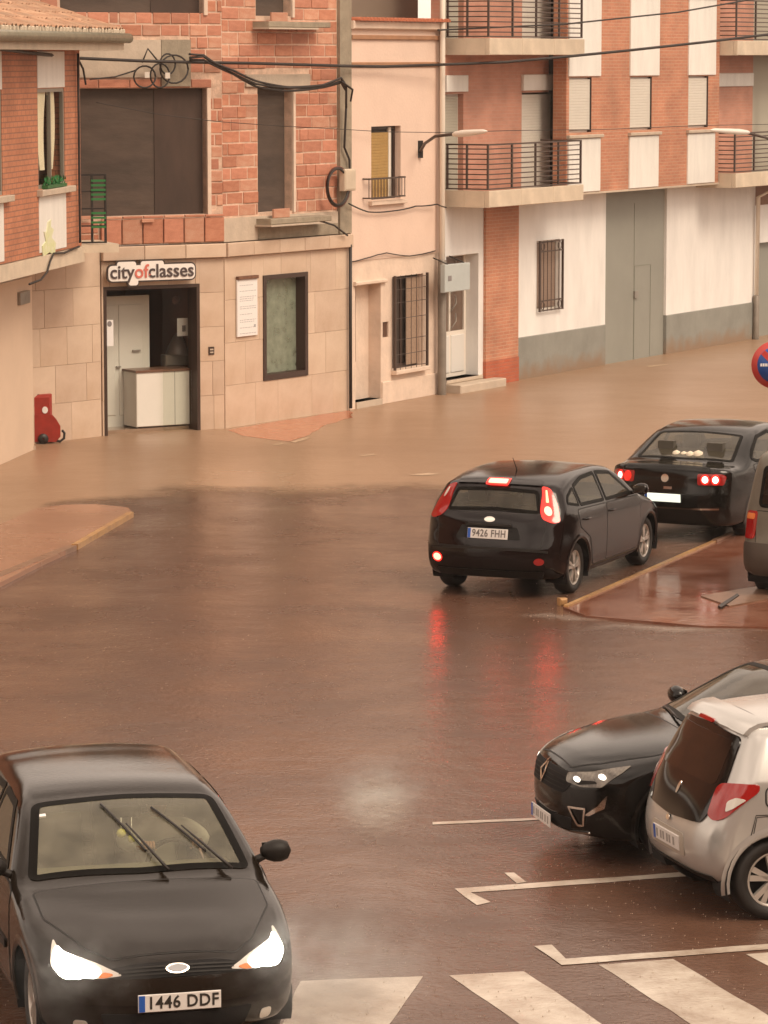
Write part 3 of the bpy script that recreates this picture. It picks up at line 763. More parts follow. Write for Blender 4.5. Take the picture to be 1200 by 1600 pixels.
# long flat brick panels below and above the wide opening
lowB = (0.0, FB.L+0.0, BZ0, o1[2]-0.02)
upB = (-2.4, FB.L, o1[3]+0.0, o1[3]+0.16)
bricks(FB, -2.4, FB.L, BZ0, 7.9, [o1, o1t], blankB + [lowB, upB], 0.42, 0.21, 3)
bricks(FC, 0, FC.L, BZ0, 7.9, [o2, o2t], blankC, 0.62, 0.215, 6)
n = 6
for i in range(n):
    a = FB.L*i/n; b = FB.L*(i+1)/n
    brick(FB, a+0.012, b-0.012, BZ0+0.02, o1[2]-0.06, -0.05, i % 3)
    brick(FB, a+0.012, b-0.012, o1[2]-0.045, o1[2]-0.005, -0.07, (i+1) % 3)
a = -2.4
while a < o1[1]:
    b = min(a+0.6, o1[1]+0.1); brick(FB, a+0.01, b-0.01, o1[3]+0.01, o1[3]+0.15, -0.005, 0); a += 0.6
FB.box('concrete_band', M_concp, *blankB[0][:2], blankB[0][2]+0.01, blankB[0][3], 0.0, 0.05)
FB.box('concrete_band', M_conc, *blankB[1][:2], blankB[1][2], blankB[1][3], -0.01, 0.05)
FC.box('lintel', M_concp, pc[0], pc[1], pc[2], pc[3], 0.0, 0.05)
FC.box('concrete_post', M_conc, pr[0], pr[1]+0.02, pr[2], pr[3], -0.03, 0.05)
FC.box('concrete_band', M_concp, 0.0, FC.L-0.38, BZ0, o2[2]-0.06, 0.005, 0.05)
FC.box('lower_concrete', M_conc, o2[0]-0.05, FC.L-0.4, BZ0, BZ0+0.2, -0.01, 0.03)
for H in (o2, o2t):   # rough sill slabs
    zz = H[2]
    s = FC.box('sill_slab', M_conc, H[0]-0.1, H[1]+0.75, zz-0.20, zz-0.10, -0.32, 0.04, ch=0.01)
    FC.box('sill_edge', M_concp, H[0]-0.15, H[1]+0.3, zz-0.235, zz-0.205, -0.36, 0.0)
    brick(FC, H[0]+0.25, H[0]+0.75, zz-0.10, zz+0.06, -0.15, 1)
for k, (F, H) in enumerate(((FB, o1), (FB, o1t), (FC, o2), (FC, o2t))):
    F.box('mesh_screen', M_net, H[0], H[1], H[2], H[3], 0.2, 0.22)
    if H[1]-H[0] > 1.5: F.box('mesh_screen', mat('brown_mesh_screen', (0.075,0.046,0.034), 0.85, var=0.4, scale=1.5, stretch=(1.5,1,0.5)), H[1]-0.95, H[1], H[2], H[3], 0.185, 0.197)
    F.box('plaster_reveal', M_pinklow, H[1], H[1]+0.07, H[2]-0.02, min(H[3], 7.8), -0.004, 0.2)
for x, y in ((230,345), (345-330+120,340)):
    q = FB.uz(x, y, 0.05)
    brick(FB, q[0]-0.12, q[0]+0.12, q[1]-0.03, q[1]+0.03, -0.10, 1, 'loose_brick')

# ------------------------------------------------------------------ pink house
FD = Facade(P_D0, P_E0)
FD = Facade(FD.W(0.03, 0, 0), FD.W(FD.L-0.02, 0, 0))
house = empty('pink_house', FD.p0, 0, 'narrow pink rendered house with an ochre blind and a brown door', 'house'); FD.bind(house)
hw_ = FD.rect(580,197,626,311); hd = FD.rect(556,444,596,632); hd = (hd[0], hd[1], 0.12, hd[3]); hg = FD.rect(614,430,662,574); 
lb = FD.rect(599,503,608,527); zt = FD.uz(600,33)[1]
zsplit = FD.uz(615,402)[1]
FD.put(wall_mb(0, FD.L, zsplit, zt, [hw_], 0.0, 0.35), 'wall', M_pink)
FD.put(wall_mb(0, FD.L, -0.3, zsplit, [hd, hg, lb], 0.015, 0.35), 'lower_wall', M_pinklow)
FD.box('wall', M_intdark, 0, FD.L, -0.3, zt-0.3, 1.1, 1.15)
for (y0, y1, pr_) in ((55,62,0.05), (97,105,0.03)):
    za, zb = FD.uz(600,y0)[1], FD.uz(600,y1)[1]
    FD.box('moulding', M_pinktrim, 0, FD.L, zb, za, -pr_, 0.0, ch=0.01)
FD.box('cornice', M_pinklow, -0.03, FD.L+0.03, FD.uz(600,46)[1], zt, -0.10, 0.0, ch=0.02)
me = None; nT = 24
for i in range(nT):
    if me is None:
        w = FD.L/nT; P = [(w/2*0.95*math.cos(R(a)), w/2*0.95*math.sin(R(a))*0.9) for a in range(0, 181, 30)]; me = MB().prism(P, -0.20, 0.12).mesh('roof_tile', M_tilered)
    FD.inst(me, 'roof_tile', house, (FD.L*(i+0.5)/nT, 0, zt+0.0))
FD.put(MB().box(0, FD.L, 1.2, 1.3, zt, zt+2.6), 'upper_wall', M_concp)
FD.put(MB().box(0.02, FD.L+1.2, 1.15, 1.2, zt-0.1, zt+1.8), 'upper_window', mat('grey_shutter', (0.20,0.15,0.115), 0.6))
FD.put(MB().box(0, FD.L, 0.0, 1.25, zt-0.15, zt-0.02), 'terrace', M_conc)
# upper window: frame, ochre blind, small iron balcony
w1 = window_unit(FD, None, hw_[0], hw_[1], hw_[2], hw_[3], 0.12, M_dark, M_intdark, 0.06)
bl = blind_slats(FD, None, hw_[0]+0.03, hw_[1]-0.33, hw_[2]+0.02, hw_[3]-0.12, 0.09, M_ochre)
FD.box('window_mullion', M_wframe, hw_[1]-0.30, hw_[1]-0.2, hw_[2]+0.02, hw_[3]-0.03, 0.10, 0.14)
FD.box('window_sill', M_pinklow, hw_[0]-0.12, hw_[1]+0.12, hw_[2]-0.10, hw_[2]-0.02, -0.09, 0.05, ch=0.01)
br_ = FD.rect(578,277,634,309, 0.15)
def railing(F, parent, u0, u1, z0, z1, out, m, horiz=0, vert=8, name='railing', r=0.012, sides=True, hr=0.012):
    cu = (u0+u1)/2; rr_ = empty(name, (0,0,0)); rr_.parent = parent
    q = F.W(cu, 0, 0) - parent.location; rr_.location = (q.x, q.y, -parent.location.z); rr_.rotation_euler = (0,0,F.rz)
    a, b = u0-cu, u1-cu
    MB().box(a, b, -out-0.02, -out+0.02, z1-0.03, z1).build('top_rail', m, rr_)
    MB().box(a, b, -out-0.015, -out+0.015, z0, z0+0.025).build('bottom_rail', m, rr_)
    if sides:
        for x in (a, b): MB().box(x-0.015, x+0.015, -out, 0, z1-0.03, z1).box(x-0.015, x+0.015, -out, 0, z0, z0+0.025).build('side_rail', m, rr_)
    for i in range(vert+1):
        x = a + (b-a)*i/vert; MB().box(x-r, x+r, -out-r, -out+r, z0, z1).build('bar', m, rr_)
    for i in range(1, horiz+1):
        z = z0 + (z1-z0)*i/(horiz+1); mb = MB().box(a, b, -out-hr, -out+hr, z-hr, z+hr)
        if sides: mb.box(a-hr, a+hr, -out, 0, z-hr, z+hr)
        if sides == 2: mb.box(b-hr, b+hr, -out, 0, z-hr, z+hr)
        mb.build('bar', m, rr_)
    return rr_
railing(FD, house, br_[0], br_[1], br_[2], br_[3], 0.13, M_rail, 0, 12, r=0.006)
# door, step, letter box
FD.box('door', mat('brown_door', (0.15,0.038,0.012), 0.45, var=0.3, scale=6, stretch=(6,6,0.6)), hd[0], hd[0]+ (hd[1]-hd[0])*0.5, FD.uz(570,566)[1], hd[3], 0.30, 0.34)
FD.box('door_leaf', M_pinklow, hd[0]+(hd[1]-hd[0])*0.5, hd[1], 0.12, hd[3], 0.28, 0.34)
FD.box('door_kickplate', M_pinklow, hd[0], hd[0]+(hd[1]-hd[0])*0.5, 0.12, FD.uz(570,567)[1], 0.27, 0.34)
FD.box('door_lintel', M_pinklow, hd[0]-0.08, hd[1]+0.16, hd[3]+0.0, hd[3]+0.07, -0.06, 0.05, ch=0.015)
FD.box('doorstep', M_concp, hd[0], hd[1], -0.1, 0.12, -0.02, 0.35)
FD.box('letter_box', mat('brown_box', (0.10,0.045,0.025), 0.5), lb[0], lb[1], lb[2], lb[3], 0.05, 0.1)
FD.box('plinth', M_pinklow, hd[1]+0.02, FD.L, 0, 0.42, -0.02, 0.015, ch=0.01)
w2 = window_unit(FD, None, hg[0], hg[1], hg[2], hg[3], 0.16, M_dark, M_intdark, 0.07, split=1)
FD.box('window_curtain', mat('lace_curtain', (0.40,0.28,0.20), 0.9, var=0.3, scale=20), (hg[0]+hg[1])/2+0.1, hg[1]-0.02, hg[2]+0.04, hg[3]-0.05, 0.10, 0.12)
FD.box('window_sill', M_pinklow, hg[0]-0.06, hg[1]+0.06, hg[2]-0.09, hg[2]-0.01, -0.12, 0.1, ch=0.01)
gq = empty('window_grille'); gq.parent = house; q = FD.W((hg[0]+hg[1])/2, 0, 0)-house.location; gq.location = (q.x,q.y,0); gq.rotation_euler = (0,0,FD.rz)
a, b = (hg[0]-hg[1])/2-0.03, (hg[1]-hg[0])/2+0.03
for i in range(7):
    x = a+(b-a)*i/6; rr_ = 0.022 if i in (0, 6) else 0.0045; MB().box(x-rr_, x+rr_, -0.06-rr_, -0.06+rr_, hg[2]-0.02, hg[3]+0.02).build('bar', M_rail, gq)
for i, t in enumerate((0.02, 0.16, 0.32, 0.55, 0.72, 0.86, 0.98)):
    z = hg[2]+(hg[3]-hg[2])*t; MB().box(a-0.03 if i in (2,4) else a, b, -0.065, -0.055, z-0.006, z+0.006).build('bar', M_rail, gq)

# ------------------------------------------------------------------ apartment building
FE = Facade(P_E0, P_E1); FE = Facade(FE.W(0.05, 0.02, 0), FE.W(FE.L, 0.02, 0))
flats = empty('apartment_building', FE.p0, 0, 'brick apartment building with white window panels over a white and grey ground floor', 'apartment building'); FE.bind(flats)
OV = 0.55                       # overhang of the upper floors
def EU(px, py, out=0.0): return FE.uz(px, py, out)
uA = 0.0; uPil0 = EU(755,500)[0]; uPil1 = EU(806,500)[0]; uG0 = EU(946,430)[0]; uG1 = EU(1041,430)[0]; uEnd = FE.L
zTop = EU(960,303)[1]
zTop = 3.72
dr = FE.rect(697,398,747,600); dr = (dr[0], dr[1], 0.25, dr[3])
lw = FE.rect(839,375,874,485)
zw = EU(1041,492)[1]; zw2 = EU(810,528)[1]
zdado = (zw+zw2)/2
FE.put(wall_mb(uA, uPil0, -0.3, zTop, [dr, (dr[0]-5, dr[0], -1, 0.9)], 0, 0.3), 'wall', M_white)
FE.put(wall_mb(uA, dr[0], -0.3, 0.9, [], 0, 0.3), 'wall', M_grey)
FE.put(wall_mb(uPil1, uG0, zdado, zTop, [lw], 0, 0.3), 'wall', M_white)
FE.put(wall_mb(uG1, uEnd, zdado, zTop, [], 0, 0.3), 'wall', M_white)
FE.box('plinth', M_grey, uPil1, uG0, -0.3, zdado, -0.02, 0.28, ch=0.015)
FE.box('plinth', M_grey, uG1, uEnd, -0.3, zdado, -0.02, 0.28, ch=0.015)
FE.put(MB().box(uPil0, uPil1, -0.06, 0.3, -0.3, zTop), 'brick_pillar', M_brickE)
FE.put(MB().box(uPil0-0.01, uPil1+0.01, -0.07, 0.3, -0.3, 0.5), 'pillar_base', brick_mat('wet_brick', (0.40,0.09,0.04), (0.44,0.12,0.055), (0.36,0.13,0.08), 0.25, 0.07, 0.008))
gd = FE.box('garage_door', M_greydoor, uG0, uG1, -0.3, zTop-0.05, 0.06, 0.2)
w = (uG1-uG0)
for i in (3,): MB().box(-w/2+w*i/6-0.008, -w/2+w*i/6+0.008, 0.052, 0.06, -1.9, 1.7).build('panel_joint', mat('joint_grey', (0.215,0.22,0.18), 0.6), gd)
MB().box(-0.02,0.16,0.02,0.06,-0.35,-0.2).build('door_handle', M_metal, gd)
mb = wall_mb(0.02, 0.85, -1.7, 0.35, [(0.032, 0.838, -1.688, 0.338)], 0.052, 0.06); mb.build('wicket_door', mat('joint_grey', (0.17,0.17,0.145), 0.6), gd)
# ground floor window with grille
wn_ = window_unit(FE, None, lw[0], lw[1], lw[2], lw[3], 0.1, M_wframe, M_intdark, 0.05)
blind_slats(FE, None, lw[0]+0.03, lw[1]-0.05, lw[2]+0.06, lw[3]-0.06, 0.08, mat('brown_blind', (0.27,0.19,0.145), 0.7))
gq = empty('window_grille'); gq.parent = flats; q = FE.W((lw[0]+lw[1])/2, 0, (lw[2]+lw[3])/2)-flats.location; gq.location = q; gq.rotation_euler = (0,0,FE.rz)
a, b, c, d = (lw[0]-lw[1])/2, (lw[1]-lw[0])/2, (lw[2]-lw[3])/2, (lw[3]-lw[2])/2
for i in range(7):
    x = a+(b-a)*i/6; r_ = 0.02 if i in (0,6) else 0.006; MB().box(x-r_, x+r_, -0.07-r_, -0.07+r_, c, d).build('bar', M_rail, gq)
for z in (c+0.02, c+0.22, d-0.22, d-0.02): MB().box(a, b, -0.085, -0.06, z-0.012, z+0.012).build('bar', M_rail, gq)
for sx in (-1, 1):
    for z in (c+0.12, d-0.12):
        ring = [(sx*(b-0.14)+0.08*math.cos(R(t)), -0.07, z+0.08*math.sin(R(t))) for t in range(0, 361, 30)]
        MB().tube(ring, 0.008, 6).build('scroll', M_rail, gq)
# entrance door
cu, cz = (dr[0]+dr[1])/2, (dr[2]+dr[3])/2; a, b, c, d = dr[0]-cu, dr[1]-cu, dr[2]-cz, dr[3]-cz
ed = FE.put(wall_mb(a, b, c, d, [(a+0.06, -0.03, c+0.9, d-0.35), (0.03, b-0.08, c+0.9, d-0.35), (a+0.06, b-0.08, d-0.28, d-0.05)], 0.28, 0.34), 'entrance_door', M_wframe, None, (cu, 0, cz))
MB().box(a+0.05, b-0.07, 0.31, 0.32, c+0.88, d-0.04).build('pane', mat('brown_glass', (0.17,0.11,0.08), 0.15, var=0.4, scale=3), ed)
for x0, x1 in ((a+0.07, -0.04), (0.04, b-0.1)): MB().cham(x0, x1, 0.262, 0.28, c+0.08, c+0.82, 0.012).build('lower_panel', mat('pale_panel', (0.66,0.64,0.60), 0.4), ed)
mb = MB()
for k in range(5): mb.tube([(-0.03, 0.24, c+0.95+k*0.35), (0.12, 0.2, c+1.1+k*0.35), (-0.03+0.2, 0.24, c+1.25+k*0.35)], 0.012, 6)
mb.build('door_handle', M_metal, ed)
MB().box(a-0.0, b+0.0, -0.01, 0.3, c-0.05, c).build('threshold', M_dark, ed)
FE.box('front_step', M_concp, dr[0]-0.02, uPil0+0.35, -0.3, 0.16, -0.35, 0.3, ch=0.02)
FE.box('front_step', M_concp, dr[0]-0.0, uPil0-0.02, 0.16, 0.25, -0.02, 0.3, ch=0.02)
# pale bracket sign beside the entrance
q = FE.rect(692,412,731,455, 0.35)
hs = empty('hanging_sign', FE.W((q[0]+q[1])/2, 0.35, (q[2]+q[3])/2), FE.rz, 'pale blue-grey box sign hanging in front of the flats entrance', 'sign')
hw, hh = (q[1]-q[0])/2, (q[3]-q[2])/2
MB().cham(-hw, hw, -0.05, 0.05, -hh, hh, 0.012).build('sign_box', mat('blue_grey_sign', (0.46,0.50,0.49), 0.5, var=0.1), hs)
MB().box(-hw+0.12, -hw+0.26, -0.055, -0.05, -0.05, 0.05).build('printed_mark', M_ink, hs)
for x in (-hw*0.6, hw*0.7): MB().tube([(x, 0, hh), (x, 0.33, hh+0.12)], 0.012, 6).build('bracket', M_black, hs)
FE.box('soffit', M_concp, uPil0+0.0, uEnd, zTop, zTop+0.03, -OV, 0.3)

# upper floors
SL = 2.92                        # storey height
zF = zTop+0.03
def EO(px, py): return FE.uz(px, py, OV)
uBalL1 = EO(884,300)[0]; uBrEnd = EO(1122,290)[0]
cols = [(EO(886,200)[0], EO(937,200)[0], EO(889,200)[0], EO(924,200)[0]),
        (EO(982,200)[0], EO(1028,200)[0], EO(984,200)[0], EO(1018,200)[0]),
        (EO(1073,200)[0], EO(1116,200)[0], EO(1075,200)[0], EO(1106,200)[0])]
zPan0 = zF; 
wz = [(EO(905,207)[1], EO(905,121)[1])]
zWin0, zWin1 = wz[0]
zSill = EO(905,216)[1]
floors = 3
holes = []
for fl_ in range(floors):
    dz_ = fl_*SL
    for (c0, c1, w0, w1) in cols: holes.append((w0, w1, zWin0+dz_, zWin1+dz_))
Htop = zF + floors*SL
FE.put(wall_mb(uBalL1, uBrEnd, zF, Htop, holes, -OV, -OV+0.3), 'brick_wall', M_brickE)
FE.box('wall', M_intdark, uBalL1, uBrEnd, zF, Htop-0.2, 0.35, 0.4)
FE.box('slab_edge', M_concp, uBalL1, uBrEnd, zF-0.04, zF, -OV-0.02, 0.0)
for fl_ in range(floors):
    dz_ = fl_*SL
    for (c0, c1, w0, w1) in cols:
        zb = zF+dz_ if fl_ else zF
        zlo = zWin1+dz_-SL+0.02 if fl_ else zF+0.01
        FE.box('white_panel', M_panel, c0+0.02, c1-0.01, zlo, zSill+dz_-0.01, -OV-0.035, -OV, ch=0.01)
        FE.box('window_sill', M_concp, c0-0.03, c1+0.06, zSill+dz_, zSill+dz_+0.07, -OV-0.08, -OV+0.06, ch=0.01)
        wq = window_unit(FE, None, w0, w1, zWin0+dz_, zWin1+dz_, -OV+0.09, M_wframe, M_intdark, 0.045)
        blind_slats(FE, None, w0+0.03, w1-0.02, zWin0+dz_+0.05, zWin1+dz_-0.04, -OV+0.03, M_blind)
        FE.box('shaded_reveal', M_dark, w1-0.018, w1, zWin0+dz_, zWin1+dz_, -OV+0.003, -OV+0.08)  # dark strip paints the shade on the right-hand jamb
# balconies: left one and right one
def balcony(px0, px1, u0, u1, rec):
    for fl_ in range(floors):
        z = zF + fl_*SL
        n = max(2, round((u1-u0)/1.5))
        for i in range(n):
            FE.box('balcony_slab', M_cream, u0+(u1-u0)*i/n+0.003, u0+(u1-u0)*(i+1)/n-0.003, z-0.12, z+0.20, -OV-0.42, -OV-0.32, ch=0.01)
        for k_ in range(2): FE.box('balcony_slab', M_cream, u0, u0+0.1, z-0.12, z+0.20, -(OV+0.317)*(k_+1)/2+0.003, -(OV+0.317)*k_/2, ch=0.0)
        FE.box('balcony_floor', M_concp, u0+0.1, u1, z-0.10, z+0.02, -OV-0.32, rec)
        rlg = railing(FE, flats, u0+0.05, u1-0.03, z+0.22, z+1.10, OV+0.36, M_rail, 8, max(3, round((u1-u0)/1.0)), 'balcony_railing', 0.018, True, 0.011)
        for k_ in (0.03, 0.5): MB().box(-(u1-u0)/2+0.022, -(u1-u0)/2+0.058, -(OV+0.36)*k_-0.018, -(OV+0.36)*k_+0.018, z+0.22, z+1.10).build('bar', M_rail, rlg)
zb0 = zF
uL0 = 0.03
balcony(0, 0, uL0, uBalL1-0.03, 0.0)
# recessed wall behind the left balcony
zz0, zz1 = zF, Htop
s0, s1 = FE.uz(724,200,0.0)[0], FE.uz(815,200,0.0)[0]
e1 = FE.uz(868,200,0.0)[0]
hl = []
for fl_ in range(floors):
    z = zF+fl_*SL
    hl += [(0.02, s0, z+0.05, z+2.05), (s1, e1, z+0.05, z+2.05)]
FE.put(wall_mb(0, uBalL1+0.3, zz0, zz1, hl, 0, 0.3), 'brick_wall', brick_mat('pink_face_brick', (0.52,0.24,0.165), (0.56,0.27,0.19), (0.52,0.30,0.22), 0.25, 0.07, 0.006, bump=0.2))
for i, H in enumerate(hl):
    bw_ = window_unit(FE, None, H[0], H[1], H[2], H[3], 0.12, M_dark if i % 2 else M_wframe, M_intdark, 0.06)
    blind_slats(FE, None, H[0]+0.04, H[1]-0.08, H[2]+0.05, H[3]-0.04, 0.08, M_blind if i % 2 else mat('grey_blind', (0.40,0.37,0.30), 0.7))
    FE.box('blind_box', M_panel, H[0]-0.02, H[1]+0.1, H[3]+0.04, H[3]+0.36, -0.06, 0.0, ch=0.01)
# right end balcony
uR1 = FE.uz(1205,200,0.0)[0]
balcony(0, 0, uBrEnd+0.02, uBrEnd+5.5, 0.0)
uq = FE.uz(1176,200,0.0)[0]
FE.put(wall_mb(uBrEnd-0.3, uq-0.02, zz0, zz1, [], 0, 0.3), 'brick_wall', MATS['pink_face_brick'])
FE.put(wall_mb(uq-0.02, uBrEnd+6, zz0, zz1, [], 0.02, 0.3), 'end_wall', mat('grey_blind', (0.40,0.37,0.30), 0.7))
for i in range(floors): FE.box('blind_box', M_panel, uBrEnd, uq-0.1, zF+i*SL+2.1, zF+i*SL+2.4, -0.06, 0.0, ch=0.01)
FE.box('roof_edge', M_cream, 0, uBrEnd+5.5, Htop, Htop+0.35, -OV-0.4, 0.4)
# the neighbour further right
FN = Facade(FE.W(FE.L+0.02, 0.0, 0), FE.W(FE.L+9, 0.0, 0))
nb_ = empty('garage_building', FN.p0, 0, 'white fronted building with a grey garage door at the right edge', 'building'); FN.bind(nb_)
gx = FN.uz(1187,380)
gh = (gx[0], gx[0]+3.2, -0.2, gx[1])
FN.put(wall_mb(0, 9, -0.3, 3.1, [gh], 0.05, 0.35), 'wall', M_white)
FN.box('garage_door', M_greydoor, gh[0], gh[1], gh[2], gh[3], 0.2, 0.25)
FN.box('brick_band', mat('brown_band', (0.27,0.15,0.10), 0.8, var=0.2), 0, 9, 3.1, 3.7, 0.03, 0.35)

# ------------------------------------------------------------------ brick house with beige ground floor (left)
Q0, Q1 = G(-160,800), G(53,703)
d_ = (G(53,703)-G(0,727)).normalized(); Q0 = Q1 - d_*26.0
FL = Facade(Q0, Q1); LL = FL.L
lh = empty('corner_house', Q1, 0, 'orange brick corner house with a tiled roof over a beige ground floor', 'house'); FL.bind(lh)
FL.put(wall_mb(0, LL, -0.2, 2.9, [], 0, 0.3), 'wall', M_beige)
FL.put(MB().box(LL-0.02, LL+0.03, -0.02, 0.3, -0.1, 0.07), 'corner_stone', M_concp)
FL.put(MB().box(LL-0.28, LL-0.003, 0.3, 5, -0.2, 2.9), 'end_wall', M_beige)
# small metal box under the soffit
q = FL.rect(27,455,42,475); FL.box('meter_box', M_metal, q[0], q[1], q[2], q[3], -0.06, 0.0, ch=0.01)
OL = 0.82
def LU(px, py): return FL.uz(px, py, OL)
uEndL = LU(126,250)[0]
zS = LU(60,398)[1]; zE = LU(60,78)[1]
FL.put(MB().box(0, uEndL+0.1, -OL-0.03, 0.0, zS-0.28, zS-0.03), 'floor_slab', M_cream)
wA = (LU(59,200)[0], LU(101,200)[0]); 
wz0, wz1 = LU(80,293)[1], LU(80,138)[1]
W2 = (wA[0]-3.4, LU(3,200)[0])
FL.put(wall_mb(0, uEndL, zS-0.02, zE, [(wA[0],wA[1],wz0,wz1),(W2[0],W2[1],wz0,wz1)], -OL, -OL+0.3), 'brick_wall', M_brickL)
FL.put(MB().box(uEndL-0.3, uEndL-0.003, -OL+0.3, 3.5, zS-0.02, zE), 'end_wall', M_brickL)
FL.box('inner_wall', M_intdark, 0, uEndL-0.4, zS, zE-0.2, 0.3, 0.35)
for (a, b) in (wA, W2):
    FL.box('white_panel', M_panel, a, b, wz1+0.01, zE-0.02, -OL-0.012, -OL, ch=0.006)
    FL.box('white_panel', M_panel, a, b, zS+0.02, wz0-0.12, -OL-0.012, -OL, ch=0.006)
    FL.box('window_sill', M_concp, a-0.1, b+0.35, wz0-0.11, wz0-0.01, -OL-0.10, -OL+0.05, ch=0.01)
    wl = window_unit(FL, None, a, b, wz0, wz1, -OL+0.012, mat('aluminium_frame', (0.30,0.27,0.22), 0.4, metal=0.3), glass_mat('clear_house_glass', (0.97,0.97,0.94), 0.0, (.3,.3,.3), 0.03, 1.12), 0.06, split=1)
    mid = (a+b)/2; h = wz1-wz0
    for s_, w0_ in ((-1, 0.60), (1, 0.45)):
        mb = MB(); n = 10; P0 = []; P1 = []
        for k in range(n+1):
            t = k/n; x = s_*(0.06+0.10*math.sin(t*math.pi)) + (0.10*s_*t)
            P0.append((x, h-0.06-h*0.78*t)); P1.append((x+s_*w0_*(1-0.5*t), h-0.06-h*0.78*t))
        mb.prism(P0+P1[::-1], 0, 0.015); FL.put(mb, 'curtain', mat('bright_curtain', (0.85,0.78,0.62), 0.9), None, (mid-0.1, -OL+0.055, wz0))
q = LU(76,370); mb = MB(); mb.prism([(-0.42,-0.30),(0.0,-0.24),(0.36,-0.32),(0.44,-0.12),(0.16,-0.02),(0.30,0.10),(0.10,0.16),(0.14,0.27),(-0.08,0.24),(-0.16,0.08),(-0.34,0.10),(-0.22,-0.06),(-0.46,-0.12)], -0.014, 0)
FL.put(mb, 'paint_mark', M_lime, None, (q[0]-0.05, -OL-0.012, q[1]))
# green plants on the sill
pt = empty('window_box', FL.W((wA[0]+wA[1])/2, OL+0.04, wz0), FL.rz, 'bright green plants in a window box on the brick house sill', 'plant box')
rnd = random.Random(2); mb = MB()
for i in range(150):
    x, y, z = rnd.uniform(-0.62,0.62), rnd.uniform(-0.05,0.05), rnd.uniform(0.0,0.14); a_ = rnd.random()*6.28; s = 0.05
    mb.add([(x,y,z),(x+s*math.cos(a_),y+s*math.sin(a_)*0.5,z+0.02),(x+s*0.5*math.cos(a_),y,z+0.07)], [(0,1,2)])
tag(mb.build('leaves', M_green, pt), kind='stuff'); MB().box(-0.65,0.65,-0.05,0.05,-0.0,0.05).build('trough', mat('dark_green_trough', (0.03,0.12,0.03), 0.6), pt)
# end balcony with green screen on the railing
cbx = Facade(FL.W(uEndL+0.02, OL-0.05, 0), FL.W(uEndL+0.02, OL-0.05, 0)+Vector((0.72,0.25,0))).bind(lh)
z0b, z1b = cbx.uz(140,380)[1], cbx.uz(140,272)[1]
rl = railing(cbx, lh, 0.0, cbx.L*0.6, z0b, z1b, 0.0, M_black, 3, 2, 'end_railing', 0.018, False)
mb = MB()
for i in range(11):
    t = i/11; 
    if i in (4,5): continue
    MB().box(-0.02, cbx.L*0.3, -0.035, -0.02, z0b+0.25+(z1b-z0b-0.3)*t, z0b+0.25+(z1b-z0b-0.3)*t+0.035).build('green_slat', M_green, rl)
cbx.put(MB().box(-0.5, cbx.L*0.9, 0.0, 1.4, z0b-0.16, z0b-0.02), 'balcony_floor', M_cream)
# eaves, gutter and roof
FL.put(MB().box(-0.5, uEndL+0.9, -OL-0.55, 0.5, zE, zE+0.14), 'eaves', M_cream)
FL.put(MB().tube([(-0.5,-OL-0.62,zE+0.20), (uEndL+0.95,-OL-0.62,zE+0.20)], 0.085, 10), 'gutter', M_gutter)
tw = 0.20; slope = 0.33; rows = 6; tl = 0.46
P = [(tw/2*math.cos(R(a)), 0.085*math.sin(R(a))) for a in range(0, 181, 30)]
tm = []
for k in range(2):
    mb = MB(); n = len(P)
    vo = [(x, 0, z) for x, z in P] + [(x*0.82, tl, z*0.82) for x, z in P]; vi = [(x*0.84, 0, z*0.8) for x, z in P] + [(x*0.7, tl, z*0.66) for x, z in P]
    b_ = vo + vi; f = []
    for i in range(n-1):
        f.append((i, i+1, n+i+1, n+i)); f.append((2*n+i, 3*n+i, 3*n+i+1, 2*n+i+1)); f.append((i, 2*n+i, 2*n+i+1, i+1))
    mb.add(b_, f); tm.append(mb.mesh('roof_tile', M_tile[k]))
mlm = MB().cham(-0.055, 0.055, -0.02, 0.06, -0.05, 0.06, 0.015).mesh('tile_mortar', M_limetile)
roof = FL.put(MB().add([(-0.5,-OL-0.5,zE+0.26),(uEndL+0.9,-OL-0.5,zE+0.26),(uEndL-1.2,4,zE+0.26+4.9*slope),(-0.5,4,zE+0.26+4.9*slope),
     (-0.5,-OL-0.5,zE+0.15),(uEndL+0.9,-OL-0.5,zE+0.15),(uEndL-1.2,4,zE+0.1),(-0.5,4,zE+0.1)], [(0,1,2,3),(4,7,6,5),(0,4,5,1),(1,5,6,2),(2,6,7,3),(3,7,4,0)]), 'roof', mat('roof_bed', (0.30,0.17,0.11), 0.9, var=0.4, scale=6))
rnd = random.Random(9); cnt = 0
ang = math.atan(slope)
ucol = uEndL+0.8
while ucol > 0.5:
    for r in range(rows):
        y = -OL-0.52+r*(tl-0.08); z = zE+0.30+(y+OL+0.52)*slope
        if ucol > uEndL+0.9-(y+OL+0.5)*0.43: continue
        if cnt < 290:
            t = inst(tm[rnd.randrange(2)], 'roof_tile', roof, (ucol+rnd.uniform(-.012,.012), y+rnd.uniform(-.02,.02), z), 0, (ang+rnd.uniform(-.03,.03), 0, rnd.uniform(-.05,.05))); cnt += 1
        if r == 0: inst(mlm, 'tile_mortar', roof, (ucol+tw*0.55, y-0.02, z-0.01), rnd.uniform(-.3,.3))
    ucol -= tw*1.12
# cables and pipe on the corner of the house
mb = MB(); u = uEndL-0.32
mb.tube([FL.W(u, OL+0.05, z)-Q1 for z in (zE-0.05, zE-1.2, zE-2.4, zS+0.2, zS+0.05)], 0.022, 6)
mb.build('wall_cable', M_cable, lh)
mb = MB(); pts = [(118,385),(95,395),(78,396),(72,410),(68,425),(58,437),(40,444)]
mb.tube([FL.W(LU(x,y)[0], OL+0.06, LU(x,y)[1])-Q1 for x, y in pts], 0.018, 6); mb.build('wall_cable', M_cable, lh)

